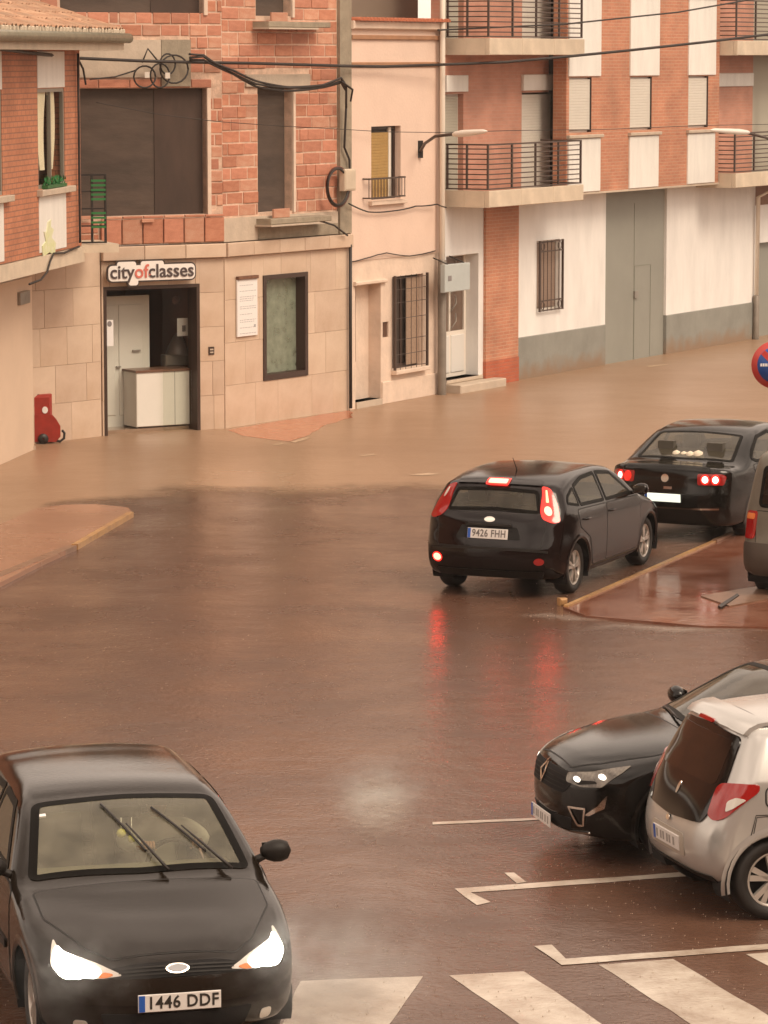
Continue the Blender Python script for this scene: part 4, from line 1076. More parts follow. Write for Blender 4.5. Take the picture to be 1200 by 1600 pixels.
# ------------------------------------------------------------------ street lamps
M_lampw = mat('lamp_white', (0.80,0.74,0.66), 0.35)
def lamp(base, arm, head0, head1, label):
    root = empty('street_lamp', base, 0, label, 'street lamp', 'street lamps on wall arms')
    mb = MB(); mb.box(-0.05,0.05,-0.03,0.03,-0.18,0.15); mb.build('wall_bracket', M_black, root)
    MB().tube([Vector(p)-Vector(base) for p in arm], 0.03, 8).build('arm', M_rail, root)
    a, b = Vector(head0)-Vector(base), Vector(head1)-Vector(base)
    d = (b-a); ts = [0, 0.06, 0.25, 0.6, 0.9, 1.0]; rs = [0.03, 0.05, 0.065, 0.055, 0.04, 0.012]
    MB().tube([a+d*t for t in ts], rs, 12).build('lamp_head', M_lampw, root)
    return root
def PD(px, py, out): u, z = FD.uz(px, py, out); return FD.W(u, out, z)
lamp(PD(657,232,0.03), [PD(657,236,0.05), PD(664,224,0.35), PD(680,213,0.8), PD(712,209,1.4)], PD(708,210,1.35), PD(761,205,2.2), 'white street lamp on a curved arm from the pink house wall')
def PE(px, py, out): u, z = FE.uz(px, py, out); return FE.W(u, out, z)
lamp(PE(1216,222,0.9), [PE(1216,222,0.9), PE(1200,216,1.1), PE(1165,207,1.6)], PE(1170,207,1.55), PE(1110,203,2.4), 'white street lamp head reaching in from the right edge')

# ------------------------------------------------------------------ pipes, cables, coil
def pipe(name, pts, r, m, label, cat, n=8):
    p0 = Vector(pts[-1]); mb = MB(); mb.tube([Vector(p)-p0 for p in pts], r, n); return tag(mb.build(name, m, None, p0), label, cat)
pipe('drain_pipe', [PD(547.5,382,0.06), PD(547.5,500,0.06), PD(548,638,0.06)], 0.032, M_cable, 'thin dark drain pipe between the stone front and the pink house', 'pipe')
zt_ = 9.0
q0 = FD.W(FD.L-0.02, 0.08, 0)
pipe('drain_pipe', [FD.W(FD.L-0.10, 0.07, zt), FD.W(FD.L-0.10, 0.07, 5), FD.W(FD.L-0.08, 0.07, 2.6)], 0.045, M_rust, 'rusty brown drain pipe on the edge of the pink house', 'pipe')
uP = FE.uz(691,300,0.12)[0]
wp = pipe('drain_pipe', [FE.W(uP, 0.12, 10.5), FE.W(uP, 0.12, 6), FE.W(uP, 0.12, 0.0)], 0.055, mat('white_pipe', (0.74,0.66,0.56), 0.5), 'white drain pipe at the left end of the apartment building', 'pipe', 10)
MB().lathe([(0.085,0),(0.085,2.6),(0.07,2.62)], 12).build('pipe_sleeve', mat('grey_sleeve', (0.26,0.22,0.18), 0.5, metal=0.3, var=0.3), wp)
wp2 = pipe('drain_pipe', [FE.W(FE.L-0.06, 0.5, 7), FE.W(FE.L-0.06, 0.5, 3.5), FE.W(FE.L-0.06, 0.1, 3.3), FE.W(FE.L-0.06, 0.08, 0.0)], 0.05, MATS['white_pipe'], 'pale drain pipe at the right end of the apartment building', 'pipe')
MB().lathe([(0.08,0),(0.08,1.0),(0.06,1.02)], 10).build('pipe_sleeve', MATS['grey_sleeve'], wp2)
def cable(pts3, r, label, seg=6, sag=0.0, name='overhead_cable', cat='cable'):
    P = []
    for i in range(len(pts3)-1):
        a, b = Vector(pts3[i]), Vector(pts3[i+1])
        for k in range(seg):
            t = k/seg; p = a.lerp(b, t); p.z -= sag*4*t*(1-t)*(b-a).length/10; P.append(p)
    P.append(Vector(pts3[-1])); c = P[0].copy()
    mb = MB(); mb.tube([p-c for p in P], r, 6); return tag(mb.build(name, M_cable, None, c), label, cat)
def PB(px, py, out): u, z = FB.uz(px, py, out); return FB.W(u, out, z)
def PC(px, py, out): u, z = FC.uz(px, py, out); return FC.W(u, out, z)
def PL(px, py, out): u, z = FL.uz(px, py, out); return FL.W(u, out, z)
cable([PL(-30,73,0.95), PL(60,84,0.95), PB(125,91,0.35), PB(215,95,0.25), PB(290,97,0.25), PC(400,99,0.2), PC(535,103,0.2), PD(600,104,0.15), PD(690,101,0.3)], 0.030, 'thick black cable running along the facades from the left roof')
cable([PD(690,101,0.3), PE(790,97,1.0), PE(880,89,1.4), PE(980,79,1.8), PE(1100,66,2.2), PE(1215,52,2.6)], 0.030, 'thick black cable sagging across the apartment windows')
cable([PD(684,47,0.2), PE(880,38,1.2), PE(1060,19,1.8), PE(1215,-8,2.3)], 0.018, 'thin black cable rising to the right above the balconies')
cable([PB(150,160,0.15), PB(250,179,0.15), PC(340,190,0.15), PC(440,197,0.15), PC(535,202,0.15), PD(600,206,0.15), PD(686,207,0.2)], 0.007, 'hair-thin wire crossing the brick and pink fronts at mid height')
cable([PD(686,207,0.2), PE(800,204,0.9), PE(950,202,0.9), PE(1100,196,0.9), PE(1215,194,0.9)], 0.007, 'hair-thin wire crossing the apartment windows')
bundle = [PB(296,90,0.25), PB(318,88,0.3), PB(336,100,0.3), PC(365,115,0.25), PC(400,131,0.22), PC(450,137,0.2), PC(505,135,0.2), PC(533,127,0.25), PC(541,137,0.25), PC(541,165,0.2)]
for k in range(3):
    off = Vector((0, -0.03*k, 0.035*(k-1)))
    cable([p+off*(1+0.8*math.sin(i*1.7+k)) for i, p in enumerate(bundle)], 0.022, ('lowest strand', 'middle strand', 'topmost strand')[k]+' of the black cables drooping between the netted openings', 5, 0.1, 'cable_bundle')['group'] = 'bundled cables on the raw brick front'
cable([PC(533,127,0.3), PD(551,140,0.3), PD(548,158,0.2)], 0.02, 'frayed cable end on the concrete post', 4, 0, 'cable_end')
cable([PC(541,165,0.15), PC(538,230,0.1), PD(546,250,0.08), PD(547,292,0.08)], 0.022, 'black cable running down the concrete post to the coil', 5)
cable([PD(545,318,0.1), PD(575,331,0.07), PD(610,330,0.07), PD(650,322,0.07), PD(683,319,0.1), PE(697,324,0.5)], 0.014, 'grey cable strung along the pink wall below the balcony', 4, 0.15)
cable([PC(500,345,0.3), PC(522,352,0.2), PC(543,368,0.15)], 0.018, 'short black cable crossing the concrete above the cornice', 4)
cable([PD(550,409,0.03), PD(570,404,0.03), PD(590,398,0.05), PD(604,395,0.05), PD(640,400,0.03), PD(680,392,0.03)], 0.011, 'loose cable along the top of the pale plaster', 4, 0.1)
# tangle of loops on the cement band
tg = empty('cable_tangle', PB(245,110,0.12), 0, 'tangle of looped black cables with white clips on the cement band', 'cable tangle')
for (cx, cy, rx, ry) in ((226,120,17,17), (250,118,15,19), (272,108,22,22), (262,100,12,16)):
    pts = [PB(cx+rx*math.cos(R(t)), cy+ry*math.sin(R(t)), 0.14+0.02*math.sin(R(t*2)))-tg.location for t in range(0, 361, 20)]
    MB().tube(pts, 0.016, 6).build('cable_loop', M_cable, tg)
MB().tube([PB(x,y,0.16)-tg.location for x,y in ((222,98),(231,76),(248,97))], 0.016, 6).build('cable_loop', M_cable, tg)
for x, y in ((230,117), (262,118)): c = PB(x,y,0.16)-tg.location; MB().box(c.x-0.04,c.x+0.04,c.y-0.03,c.y+0.03,c.z-0.05,c.z+0.05).build('clip', M_lampw, tg)
cable([PB(140,124,0.1), PB(180,120,0.1), PB(212,110,0.12)], 0.014, 'thin black cable dipping along the cement band', 5)
cable([PB(122,92,0.3), PB(130,108,0.2), PB(134,132,0.12)], 0.02, 'short black cable dropping beside the brick corner', 5)
# coil and junction box
cb_ = empty('cable_coil', PC(529,291,0.12), 0, 'coil of dark cable hung beside a pale junction box', 'cable coil')
for k in range(3):
    pts = [PC(528+(18-k*1.2)*math.cos(R(t)), 292+(31-k*1.5)*math.sin(R(t)), 0.12+0.03*k)-cb_.location for t in range(0, 361, 15)]
    MB().tube(pts, 0.02, 6).build('cable_loop', mat('red_brown_cable', (0.12,0.03,0.018), 0.5) if k == 0 else M_cable, cb_)
q = FD.rect(534,264,551,298, 0.1)
jb = empty('junction_box', FD.W((q[0]+q[1])/2, 0.05, (q[2]+q[3])/2), FD.rz, 'pale rectangular junction box at the corner of the pink house', 'junction box')
hw, hh = (q[1]-q[0])/2, (q[3]-q[2])/2
MB().cham(-hw, hw, -0.12, 0.0, -hh, hh, 0.012).build('box_body', M_cream, jb); MB().cham(-hw+0.02, hw-0.02, -0.13, -0.12, -hh+0.03, hh-0.03, 0.004).build('box_lid', M_cream, jb)

# ------------------------------------------------------------------ red object at the corner
M_red = mat('red_plastic', (0.36,0.030,0.018), 0.4, var=0.3, scale=8)
rd = empty('red_cart', G(74,692), 0.25, 'red wheeled container with a white label beside the beige corner wall', 'cart')
rd.location.z = 0
mb = MB(); mb.cham(-0.34,0.07,-0.16,0.14,0.32,0.84,0.05); mb.build('upper_box', M_red, rd)
mb = MB(); P = [(-0.24,0.04),(0.12,0.03),(0.20,0.12),(0.20,0.30),(0.13,0.42),(0.06,0.50),(-0.24,0.50)]
mb.prism(P, -0.17, 0.17); mb.build('lower_tank', M_red, rd)
mb = MB(); mb.prism([(-0.06+0.05*math.cos(R(t)), 0.58+0.06*math.sin(R(t))) for t in range(0,360,30)], -0.18, -0.165); mb.build('white_label', M_paper, rd)
MB().tube([(0.08,-0.1,0.06),(0.2,-0.1,0.03),(0.27,-0.1,0.08),(0.28,-0.1,0.17),(0.24,-0.1,0.22)], 0.022, 8).build('handle_loop', M_black, rd)
MB().tube([(-0.2,-0.1,0.84),(-0.06,-0.1,0.80)], 0.018, 6).build('top_handle', M_black, rd)
for s in (-1,1): MB().lathe([(0.02,-0.02),(0.09,-0.02),(0.09,0.02),(0.02,0.02)], 14, 'y', (-0.1,s*0.19,0.09)).build('wheel', M_black, rd)

# ------------------------------------------------------------------ no parking sign
sp_ = G(1207,907); s_y = sp_.y
sn = empty('road_sign', (sp_.x, sp_.y, 0.09), 0.0, 'round blue no parking sign with a red border at the right edge', 'road sign')
zc = 2.62; Rr = 0.30
mb = MB(); mb.lathe([(0.03,0),(0.03,zc+0.25),(0.001,zc+0.26)], 12, 'z', (0,0.06,0)); mb.build('pole', M_metal, sn)
mb = MB(); mb.lathe([(0.001,0.02),(Rr,0.02),(Rr,0.0),(0.001,0.0)], 40, 'y', (0,0,zc)); mb.build('disc', mat('sign_red_paint', (0.55,0.06,0.05), 0.35), sn)
mb = MB(); mb.lathe([(0.001,-0.004),(Rr*0.76,-0.004),(Rr*0.76,0.0),(0.001,0.0)], 36, 'y', (0,0,zc)); mb.build('blue_face', mat('sign_blue_paint', (0.02,0.09,0.36), 0.35), sn)
mb = MB(); s_ = Rr*0.75; c45 = math.cos(R(45)); wd = 0.035
mb.prism([(-s_*c45-wd*c45, zc+s_*c45-wd*c45+0.0), (-s_*c45+wd*c45, zc+s_*c45+wd*c45), (s_*c45+wd*c45, zc-s_*c45+wd*c45), (s_*c45-wd*c45, zc-s_*c45-wd*c45)], -0.008, -0.004)
mb.build('red_slash', MATS['sign_red_paint'], sn)
mb = MB(); rnd = random.Random(3); x = -0.19
while x < 0.17:
    w = rnd.uniform(0.018,0.03); mb.box(x, x+w, -0.0105, -0.009, zc-0.018, zc+0.018); x += w+0.007
mb.build('white_lettering', M_paper, sn)

# ------------------------------------------------------------------ unseen block added behind the camera for the wet cars to reflect
own = empty('unseen_rear_block', (0,-2.0,0), 0, 'unseen brick block added behind the viewpoint for the cars to reflect', 'building')
M_own = brick_mat('own_brick', (0.30,0.12,0.07), (0.34,0.14,0.085), (0.3,0.2,0.14), 0.25, 0.07, 0.008)
hl = [(x, x+1.5, z, z+1.4) for x in range(-38, 40, 4) for z in (1.1, 4.2, 7.2, 10.2)]
FO = Facade((40,-1.6,0), (-40,-1.6,0)).bind(own)
FO.put(wall_mb(0, 80, -0.2, 13, [(h[0]+40, h[1]+40, h[2], h[3]) for h in hl], 0, 0.3), 'wall', M_own)
FO.put(MB().box(0, 80, 0.9, 1.0, 0, 13), 'inner_wall', M_intdark)
FO.put(MB().box(-0.3, 80.3, -0.4, 10, 13, 13.4), 'roof', M_tilered)
FO.put(MB().box(0, 80, 0.2, 0.22, 0.5, 12.8), 'pane', M_glass)

M_arc = wet_ground('pale_arc', (0.62,0.55,0.48), (0.5,0.42,0.35), 0.3, 0.2, 0.3, 6.0, 14)
soft_alpha(M_arc, 0.30, 9.0)
def arc(pix, w, label):
    P = [G(x, y) for x, y in pix]; c = P[0]; vs = []; dv = []
    for i, p in enumerate(P):
        t = (P[min(i+1, len(P)-1)]-P[max(i-1, 0)]).normalized(); n = Vector((-t.y, t.x, 0)); e = math.sin(math.pi*i/(len(P)-1))
        for k, d_ in ((-1, 0), (0, 0.9*e), (1, 0)): q = p+n*w*k-c; vs.append((q.x, q.y, 0)); dv.append(d_)
    fs = [(i*3+j, i*3+j+1, i*3+j+4, i*3+j+3) for i in range(len(P)-1) for j in range(2)]
    me = bpy.data.meshes.new('pale_streak'); me.from_pydata(vs, [], fs); me.materials.append(M_arc)
    al = me.attributes.new('depth', 'FLOAT', 'POINT'); al.data.foreach_set('value', dv)
    o = bpy.data.objects.new('pale_streak', me); COL.objects.link(o); o.location = (c.x, c.y, 0.009); tag(o, label, kind='stuff')
arc([(528,1275),(545,1262),(565,1252),(590,1247),(615,1247),(645,1253)], 0.30, 'curved pale streak in the middle of the road')  # thin pale curve drawn over the mid-road patch
arc([(870,985),(960,978),(1060,985),(1180,982),(1260,975)], 0.35, 'pale band of shallow water below the paved corner')
arc([(800,960),(850,962),(900,968),(960,975)], 0.3, 'pale ripple of water at the yellow kerb end')
side = empty('unseen_side_block', (19,0,0), 0, 'unseen brick block added right of the parking bays to darken car reflections', 'building')  # added out of view to block bright horizon reflections in the car sides
FS = Facade((19,46,0), (19,-14,0)).bind(side)
hl = [(x, x+1.5, z, z+1.4) for x in range(2, 58, 4) for z in (1.1, 4.2, 7.2)]
FS.put(wall_mb(0, 60, -0.2, 10, hl, 0, 0.3), 'wall', M_own)
FS.put(MB().box(0, 60, 0.9, 1.0, 0, 10), 'inner_wall', M_intdark)
FS.put(MB().box(-0.3, 60.3, -0.4, 9, 10, 10.4), 'roof', M_tilered)
FS.put(MB().box(0, 60, 0.2, 0.22, 0.5, 9.8), 'pane', M_glass)
# spray hanging over the road beside the lit car
def spray(loc, r, dens, label):
    vs = MB(); n = 10; rings = [(math.sin(math.pi*k/n)+1e-3, -math.cos(math.pi*k/n)) for k in range(n+1)]
    vs.lathe(rings, 16); m = bpy.data.materials.new('spray_and_glow'); m.use_nodes = True; nt = m.node_tree; nt.nodes.clear()
    o_ = nt.nodes.new('ShaderNodeOutputMaterial'); pv = nt.nodes.new('ShaderNodeVolumePrincipled'); nt.links.new(pv.outputs[0], o_.inputs['Volume'])
    pv.inputs['Color'].default_value = (0.95,0.92,0.88,1)
    tc = nt.nodes.new('ShaderNodeTexCoord'); ln = nt.nodes.new('ShaderNodeVectorMath'); ln.operation = 'LENGTH'; nt.links.new(tc.outputs['Object'], ln.inputs[0])
    nz = nt.nodes.new('ShaderNodeTexNoise'); nz.inputs['Scale'].default_value = 2.2; nz.inputs['Detail'].default_value = 3; nt.links.new(tc.outputs['Object'], nz.inputs['Vector'])
    mr = nt.nodes.new('ShaderNodeMapRange'); mr.inputs['From Min'].default_value = 1.0; mr.inputs['From Max'].default_value = 0.2; mr.inputs['To Max'].default_value = dens
    nt.links.new(ln.outputs['Value'], mr.inputs['Value']); mu = nt.nodes.new('ShaderNodeMath'); mu.operation = 'MULTIPLY'
    m2 = nt.nodes.new('ShaderNodeMapRange'); m2.inputs['From Min'].default_value = 0.4; m2.inputs['From Max'].default_value = 0.65
    nt.links.new(nz.outputs['Fac'], m2.inputs['Value']); nt.links.new(mr.outputs[0], mu.inputs[0]); nt.links.new(m2.outputs[0], mu.inputs[1]); nt.links.new(mu.outputs[0], pv.inputs['Density'])
    o = vs.build('spray_and_glow', m, None, loc); o.scale = r
    return tag(o, label, kind='stuff')
c = G(520, 1640); spray((c.x, c.y, 0.55), (0.75,1.0,0.5), 0.8, 'pale spray beside the lit headlight of the charcoal car')
c = G(588, 1290); spray((c.x, c.y, 0.32), (0.50,1.3,0.22), 0.75, 'pale mist puff over the pale patch in the road')  # pale mist volume over the mid-road patch

c = G(128, 1668); spray((c.x, c.y-0.25, 0.66), (0.55,0.5,0.40), 0.35, 'pale mist added before the left hand headlight for its glow')  # both headlight mists are added to stand in for lamp bloom
c = G(412, 1645); spray((c.x, c.y-0.25, 0.66), (0.45,0.5,0.38), 0.35, 'pale mist added before the right hand headlight for its glow')
# ================================================================== vehicles
def crom(pts, step):
    out = []; n = len(pts); P = [Vector((p[0], p[1])) for p in pts]
    for i in range(n):
        p0, p1, p2, p3 = P[(i-1) % n], P[i], P[(i+1) % n], P[(i+2) % n]
        L = (p2-p1).length; k = max(1, round(L/step))
        t0 = 0; t1 = t0+max((p1-p0).length, 1e-4)**0.5; t2 = t1+max(L, 1e-4)**0.5; t3 = t2+max((p3-p2).length, 1e-4)**0.5
        for j in range(k):
            t = t1+(t2-t1)*j/k
            A1 = p0*((t1-t)/(t1-t0))+p1*((t-t0)/(t1-t0)); A2 = p1*((t2-t)/(t2-t1))+p2*((t-t1)/(t2-t1)); A3 = p2*((t3-t)/(t3-t2))+p3*((t-t2)/(t3-t2))
            B1 = A1*((t2-t)/(t2-t0))+A2*((t-t0)/(t2-t0)); B2 = A2*((t3-t)/(t3-t1))+A3*((t-t1)/(t3-t1))
            out.append(B1*((t2-t)/(t2-t1))+B2*((t-t1)/(t2-t1)))
    return out
def roundpoly(P, r, seg=5):
    out = []; n = len(P)
    for i in range(n):
        a, b, c = P[i-1], P[i], P[(i+1) % n]
        u, v = (a-b), (c-b); lu, lv = u.length, v.length
        if lu < 1e-5 or lv < 1e-5: continue
        rr = min(r, lu*0.45, lv*0.45); p, q = b+u/lu*rr, b+v/lv*rr
        for k in range(seg+1):
            t = k/seg; out.append(p*(1-t)**2 + b*2*t*(1-t) + q*t*t)
    return out
def clipcell(poly, x0, x1, y0, y1):
    def clip(P, f, inter):
        out = []
        for i in range(len(P)):
            a, b = P[i-1], P[i]; fa, fb = f(a), f(b)
            if fb >= 0:
                if fa < 0: out.append(inter(a, b, fa, fb))
                out.append(b)
            elif fa >= 0: out.append(inter(a, b, fa, fb))
        return out
    it = lambda a, b, fa, fb: a + (b-a)*(fa/(fa-fb))
    for f in (lambda p: p.x-x0, lambda p: x1-p.x, lambda p: p.y-y0, lambda p: y1-p.y):
        if not poly: return []
        poly = clip(poly, f, it)
    return poly
def inpoly(P, x, y):
    c = False; j = len(P)-1
    for i in range(len(P)):
        if (P[i].y > y) != (P[j].y > y) and x < (P[j].x-P[i].x)*(y-P[i].y)/(P[j].y-P[i].y)+P[i].x: c = not c
        j = i
    return c
def pdist(P, x, y):
    q = Vector((x, y)); best = 9
    for i in range(len(P)):
        a, b = P[i-1], P[i]; ab = b-a; l = ab.length_squared
        if l < 1e-10: continue
        t = max(0, min(1, (q-a).dot(ab)/l)); best = min(best, (a+ab*t-q).length)
    return best

M_seam = mat('panel_gap', (0.006,0.005,0.004), 0.6)
M_frit = mat('black_window_surround', (0.006,0.005,0.004), 0.45, spec=0.06)
M_tyre = mat('tyre_rubber', (0.018,0.015,0.013), 0.65, bump=0.2, bscale=60)
M_rim = mat('alloy_rim', (0.52,0.47,0.42), 0.3, metal=0.7)
M_plastic = mat('black_plastic', (0.014,0.011,0.009), 0.5, spec=0.25)
M_liner = mat('wheel_arch_liner', (0.006,0.005,0.005), 0.9)
M_chrome = mat('chrome', (0.72,0.68,0.62), 0.12, metal=1.0)
M_plate = mat('plate_white', (0.74,0.70,0.66), 0.4)
M_plateblue = mat('plate_blue', (0.02,0.10,0.42), 0.4)
M_platek = mat('plate_black', (0.03,0.025,0.02), 0.5)
M_redlens = mat('red_lens', (0.28,0.008,0.007), 0.12, coat=0.6, emit=(1.0,0.02,0.01), estr=0.02)
M_redlens_on = mat('red_lens_lit', (0.5,0.02,0.012), 0.15, coat=0.6, emit=(1.0,0.014,0.008), estr=0.55)
M_brake = mat('brake_lamp_on', (0.9,0.2,0.15), 0.2, emit=(1.0,0.030,0.020), estr=18.0)
M_brakered = mat('brake_lamp_red', (0.8,0.04,0.02), 0.2, emit=(1.0,0.05,0.025), estr=14.0)
M_clearlens = mat('clear_lens', (0.62,0.58,0.52), 0.10, coat=0.8)
M_headon = mat('headlamp_on', (0.9,0.9,0.85), 0.2, emit=(1.0,0.95,0.84), estr=14.0)
M_headdim = mat('headlamp_glow', (0.8,0.78,0.7), 0.2, emit=(1.0,0.90,0.78), estr=1.3)
M_amber = mat('amber_lens', (0.75,0.22,0.05), 0.2, coat=0.5)
M_seat = mat('seat_fabric', (0.08,0.07,0.055), 0.9)
M_dash = mat('dashboard', (0.13,0.12,0.075), 0.8)
G_fg = glass_mat('wet_windscreen', (0.86,0.88,0.76), 0.27, (0.37,0.34,0.25))
G_car = glass_mat('car_glass', (0.42,0.42,0.36), 0.22, (0.22,0.19,0.14))
G_dark = glass_mat('privacy_glass', (0.10,0.09,0.08), 0.05, (0.10,0.08,0.06))
Z3 = Vector((0, 0, 1))

class Car:
    def __init__(s, name, label, cat, L, W, H, prof, belt, rw, xf, xr, paint, tum=0.27, cf=0.30, cr=0.22, af=0.16, ar=0.14, step=0.036, glass=None, low=None, group=None):
        s.L, s.W, s.H, s.belt, s.rw, s.xf, s.xr, s.paint = L, W, H, belt, rw, xf, xr, paint
        s.tum, s.cf, s.cr, s.af, s.ar = tum, cf, cr, af, ar; s.glass = glass or G_car
        s.root = empty(name, (0,0,0), 0, label, cat, group)
        s.prof = crom(prof, step); s.top = []
        for p in s.prof: s.top.append((p.x, p.y))
        s.holes = []; s.low = low
        s.surface()
    def zt(s, x):
        best = -1
        T = s.top
        for i in range(len(T)):
            a, b = T[i-1], T[i]
            if (a[0]-x)*(b[0]-x) <= 0 and abs(a[0]-b[0]) > 1e-6:
                z = a[1]+(b[1]-a[1])*(x-a[0])/(b[0]-a[0]); best = max(best, z)
        return best
    def ys(s, x, z):
        h = s.W/2; p = 1.0
        d = 0.95
        if x < d: p -= s.af*((d-x)/d)**2
        if x > s.L-d: p -= s.ar*((x-s.L+d)/d)**2
        if z < 0.5: p -= 0.045*((0.5-z)/0.3)**2
        b = s.belt[0]+(s.belt[1]-s.belt[0])*x/s.L
        if z > b-0.10: p -= 0.012*min(1, (z-b+0.10)/0.10)
        if z > b:
            t = (z-b)/(s.H-b); p -= s.tum*t**1.08
        elif z > 0.5: p += 0.006*math.sin((z-0.5)/(b-0.5)*math.pi)
        return h*p
    def surface(s):
        n = len(s.prof); P = s.prof
        area = sum(P[i-1].x*P[i].y-P[i].x*P[i-1].y for i in range(n)); sg = 1 if area > 0 else -1
        N = []
        for i in range(n):
            t = (P[(i+1) % n]-P[i-1]).normalized(); N.append(Vector((t.y, -t.x))*sg)   # outward
        ks = [0,.14,.28,.42,.54,.64,.72,.78,.83,.87,.905,.935,.96,.98,.993,1.0]
        sp = [i/20 for i in range(1, 21)]
        rings = []
        for k in ks:
            q = max(0, (k-0.86)/0.14); ins = 0.06*(1-math.sqrt(max(0, 1-q*q))); ring = []
            for i in range(n):
                x, z = P[i]; nx, nz = N[i]
                xx, zz = x-nx*ins, z-nz*ins
                wf = max(0, 1-x/(0.46*s.L)); wr = max(0, 1-(s.L-x)/(0.36*s.L))
                xx += s.cf*k**3*wf - s.cr*k**4*wr
                if nz > 0: zz -= 0.035*k*k*nz*(1 if z > 1.0 else 0.8)
                ring.append((xx, k*s.ys(xx, zz), zz))
            rings.append(ring)
        E = rings[-1]; xa, xb = 0.62, s.L-0.62
        for t in sp:
            ring = []
            for (x, y, z) in E:
                mx, mz = min(max(x, xa), xb), 0.60
                xx, zz = x+(mx-x)*t, z+(mz-z)*t
                ring.append((xx, s.ys(xx, zz), zz))
            rings.append(ring)
        verts = []; faces = []
        idx = {}
        for sgn in (1, -1):
            for r, ring in enumerate(rings):
                for i, p in enumerate(ring):
                    if r == 0 and sgn == -1: idx[(sgn, r, i)] = idx[(1, 0, i)]; continue
                    idx[(sgn, r, i)] = len(verts); verts.append(Vector((p[0], p[1]*sgn, p[2])))
            for r in range(len(rings)-1):
                for i in range(n):
                    j = (i+1) % n; f = [idx[(sgn,r,i)], idx[(sgn,r,j)], idx[(sgn,r+1,j)], idx[(sgn,r+1,i)]]
                    faces.append(f if sgn*sg > 0 else f[::-1])
        s.verts, s.faces = verts, faces
        s.bvh = BVHTree.FromPolygons(verts, faces)
    # projection helpers
    def basis(s, d):
        d = Vector(d).normalized(); h = Z3.cross(d)
        if h.length < 1e-3: h = Vector((0, 1, 0))
        h.normalize(); v = d.cross(h).normalized(); return d, h, v
    def hit(s, a, b, bs, off):
        d, h, v = bs; o = h*a+v*b-d*8
        loc, nor, i, dist = s.bvh.ray_cast(o, d)
        if loc is None: return None
        if nor.dot(d) > 0: nor = -nor
        return loc+nor*off
    def poly2(s, pts, bs, r):
        d, h, v = bs; P = [Vector((Vector(p).dot(h), Vector(p).dot(v))) for p in pts]
        return roundpoly(P, r) if r > 0 else P
    def link(s, name, bm, m, parent, smooth=True):
        me = bpy.data.meshes.new(name)
        for f in bm.faces: f.smooth = smooth
        bm.to_mesh(me); bm.free(); me.materials.append(m)
        o = bpy.data.objects.new(name, me); COL.objects.link(o)
        o.parent = parent or s.root
        if parent is None: o.location = (-s.L/2, 0, 0)
        return o
    def decal(s, name, pts, d, m, off=0.004, r=0.03, cell=0.05, parent=None, thick=0.014):
        bs = s.basis(d); P = s.poly2(pts, bs, r)
        x0, x1 = min(p.x for p in P), max(p.x for p in P); y0, y1 = min(p.y for p in P), max(p.y for p in P)
        nx, ny = max(1, math.ceil((x1-x0)/cell)), max(1, math.ceil((y1-y0)/cell))
        bm = bmesh.new(); cache = {}
        def vert(p):
            key = (round(p.x, 5), round(p.y, 5))
            if key not in cache:
                q = s.hit(p.x, p.y, bs, off); cache[key] = bm.verts.new(q) if q else None
            return cache[key]
        cx, cy = (x1-x0)/nx, (y1-y0)/ny
        for i in range(nx):
            for j in range(ny):
                c = clipcell(P, x0+i*cx, x0+(i+1)*cx, y0+j*cy, y0+(j+1)*cy)
                if len(c) < 3: continue
                vs = []
                for p in c:
                    w = vert(p)
                    if w is None: vs = None; break
                    if w not in vs: vs.append(w)
                if vs and len(vs) >= 3:
                    try: bm.faces.new(vs)
                    except ValueError: pass
        bmesh.ops.remove_doubles(bm, verts=bm.verts, dist=2e-4)
        bmesh.ops.recalc_face_normals(bm, faces=bm.faces)
        fs = list(bm.faces)
        if fs and sum((f.normal.dot(bs[0])*f.calc_area() for f in fs)) > 0: bmesh.ops.reverse_faces(bm, faces=fs)
        be = [e for e in bm.edges if len(e.link_faces) == 1]
        if be:
            g = bmesh.ops.extrude_edge_only(bm, edges=be)
            for e in be: e.smooth = False
            for vtx in [q for q in g['geom'] if isinstance(q, bmesh.types.BMVert)]: vtx.co += bs[0]*thick
        return s.link(name, bm, m, parent)
    def frame(s, name, pts, d, m, w=0.05, off=0.006, r=0.03, parent=None, outer=0.0):
        bs = s.basis(d); P = s.poly2(pts, bs, r); Q = []
        for i in range(len(P)):
            a, b = P[i], P[(i+1) % len(P)]; k = max(1, int((b-a).length/0.06))
            for j in range(k): Q.append(a.lerp(b, j/k))
        n = len(Q); area = sum(Q[i-1].x*Q[i].y-Q[i].x*Q[i-1].y for i in range(n)); sg = 1 if area > 0 else -1
        bm = bmesh.new(); rows = []
        for i in range(n):
            t = (Q[(i+1) % n]-Q[i-1]); t = t.normalized() if t.length > 1e-6 else Vector((1,0)); nn = Vector((-t.y, t.x))*sg
            ps = [s.hit(*(Q[i]-nn*outer), bs, off), s.hit(*(Q[i]+nn*(w-outer)/2), bs, off), s.hit(*(Q[i]+nn*w), bs, off)]
            rows.append([bm.verts.new(p) for p in ps] if all(p is not None for p in ps) else None)
        for i in range(n):
            a, b = rows[i], rows[(i+1) % n]
            if a and b:
                for k in range(2): bm.faces.new((a[k], b[k], b[k+1], a[k+1]))
        bmesh.ops.recalc_face_normals(bm, faces=bm.faces)
        return s.link(name, bm, m, parent)
    def panel(s, name, pts, d, m=None, r=0.05, label=None):
        o = s.decal(name, pts, d, m or s.paint, 0.004, r, 0.07)
        s.frame('panel_gap', pts, d, M_seam, 0.010, 0.0025, r, outer=0.012)
        return o
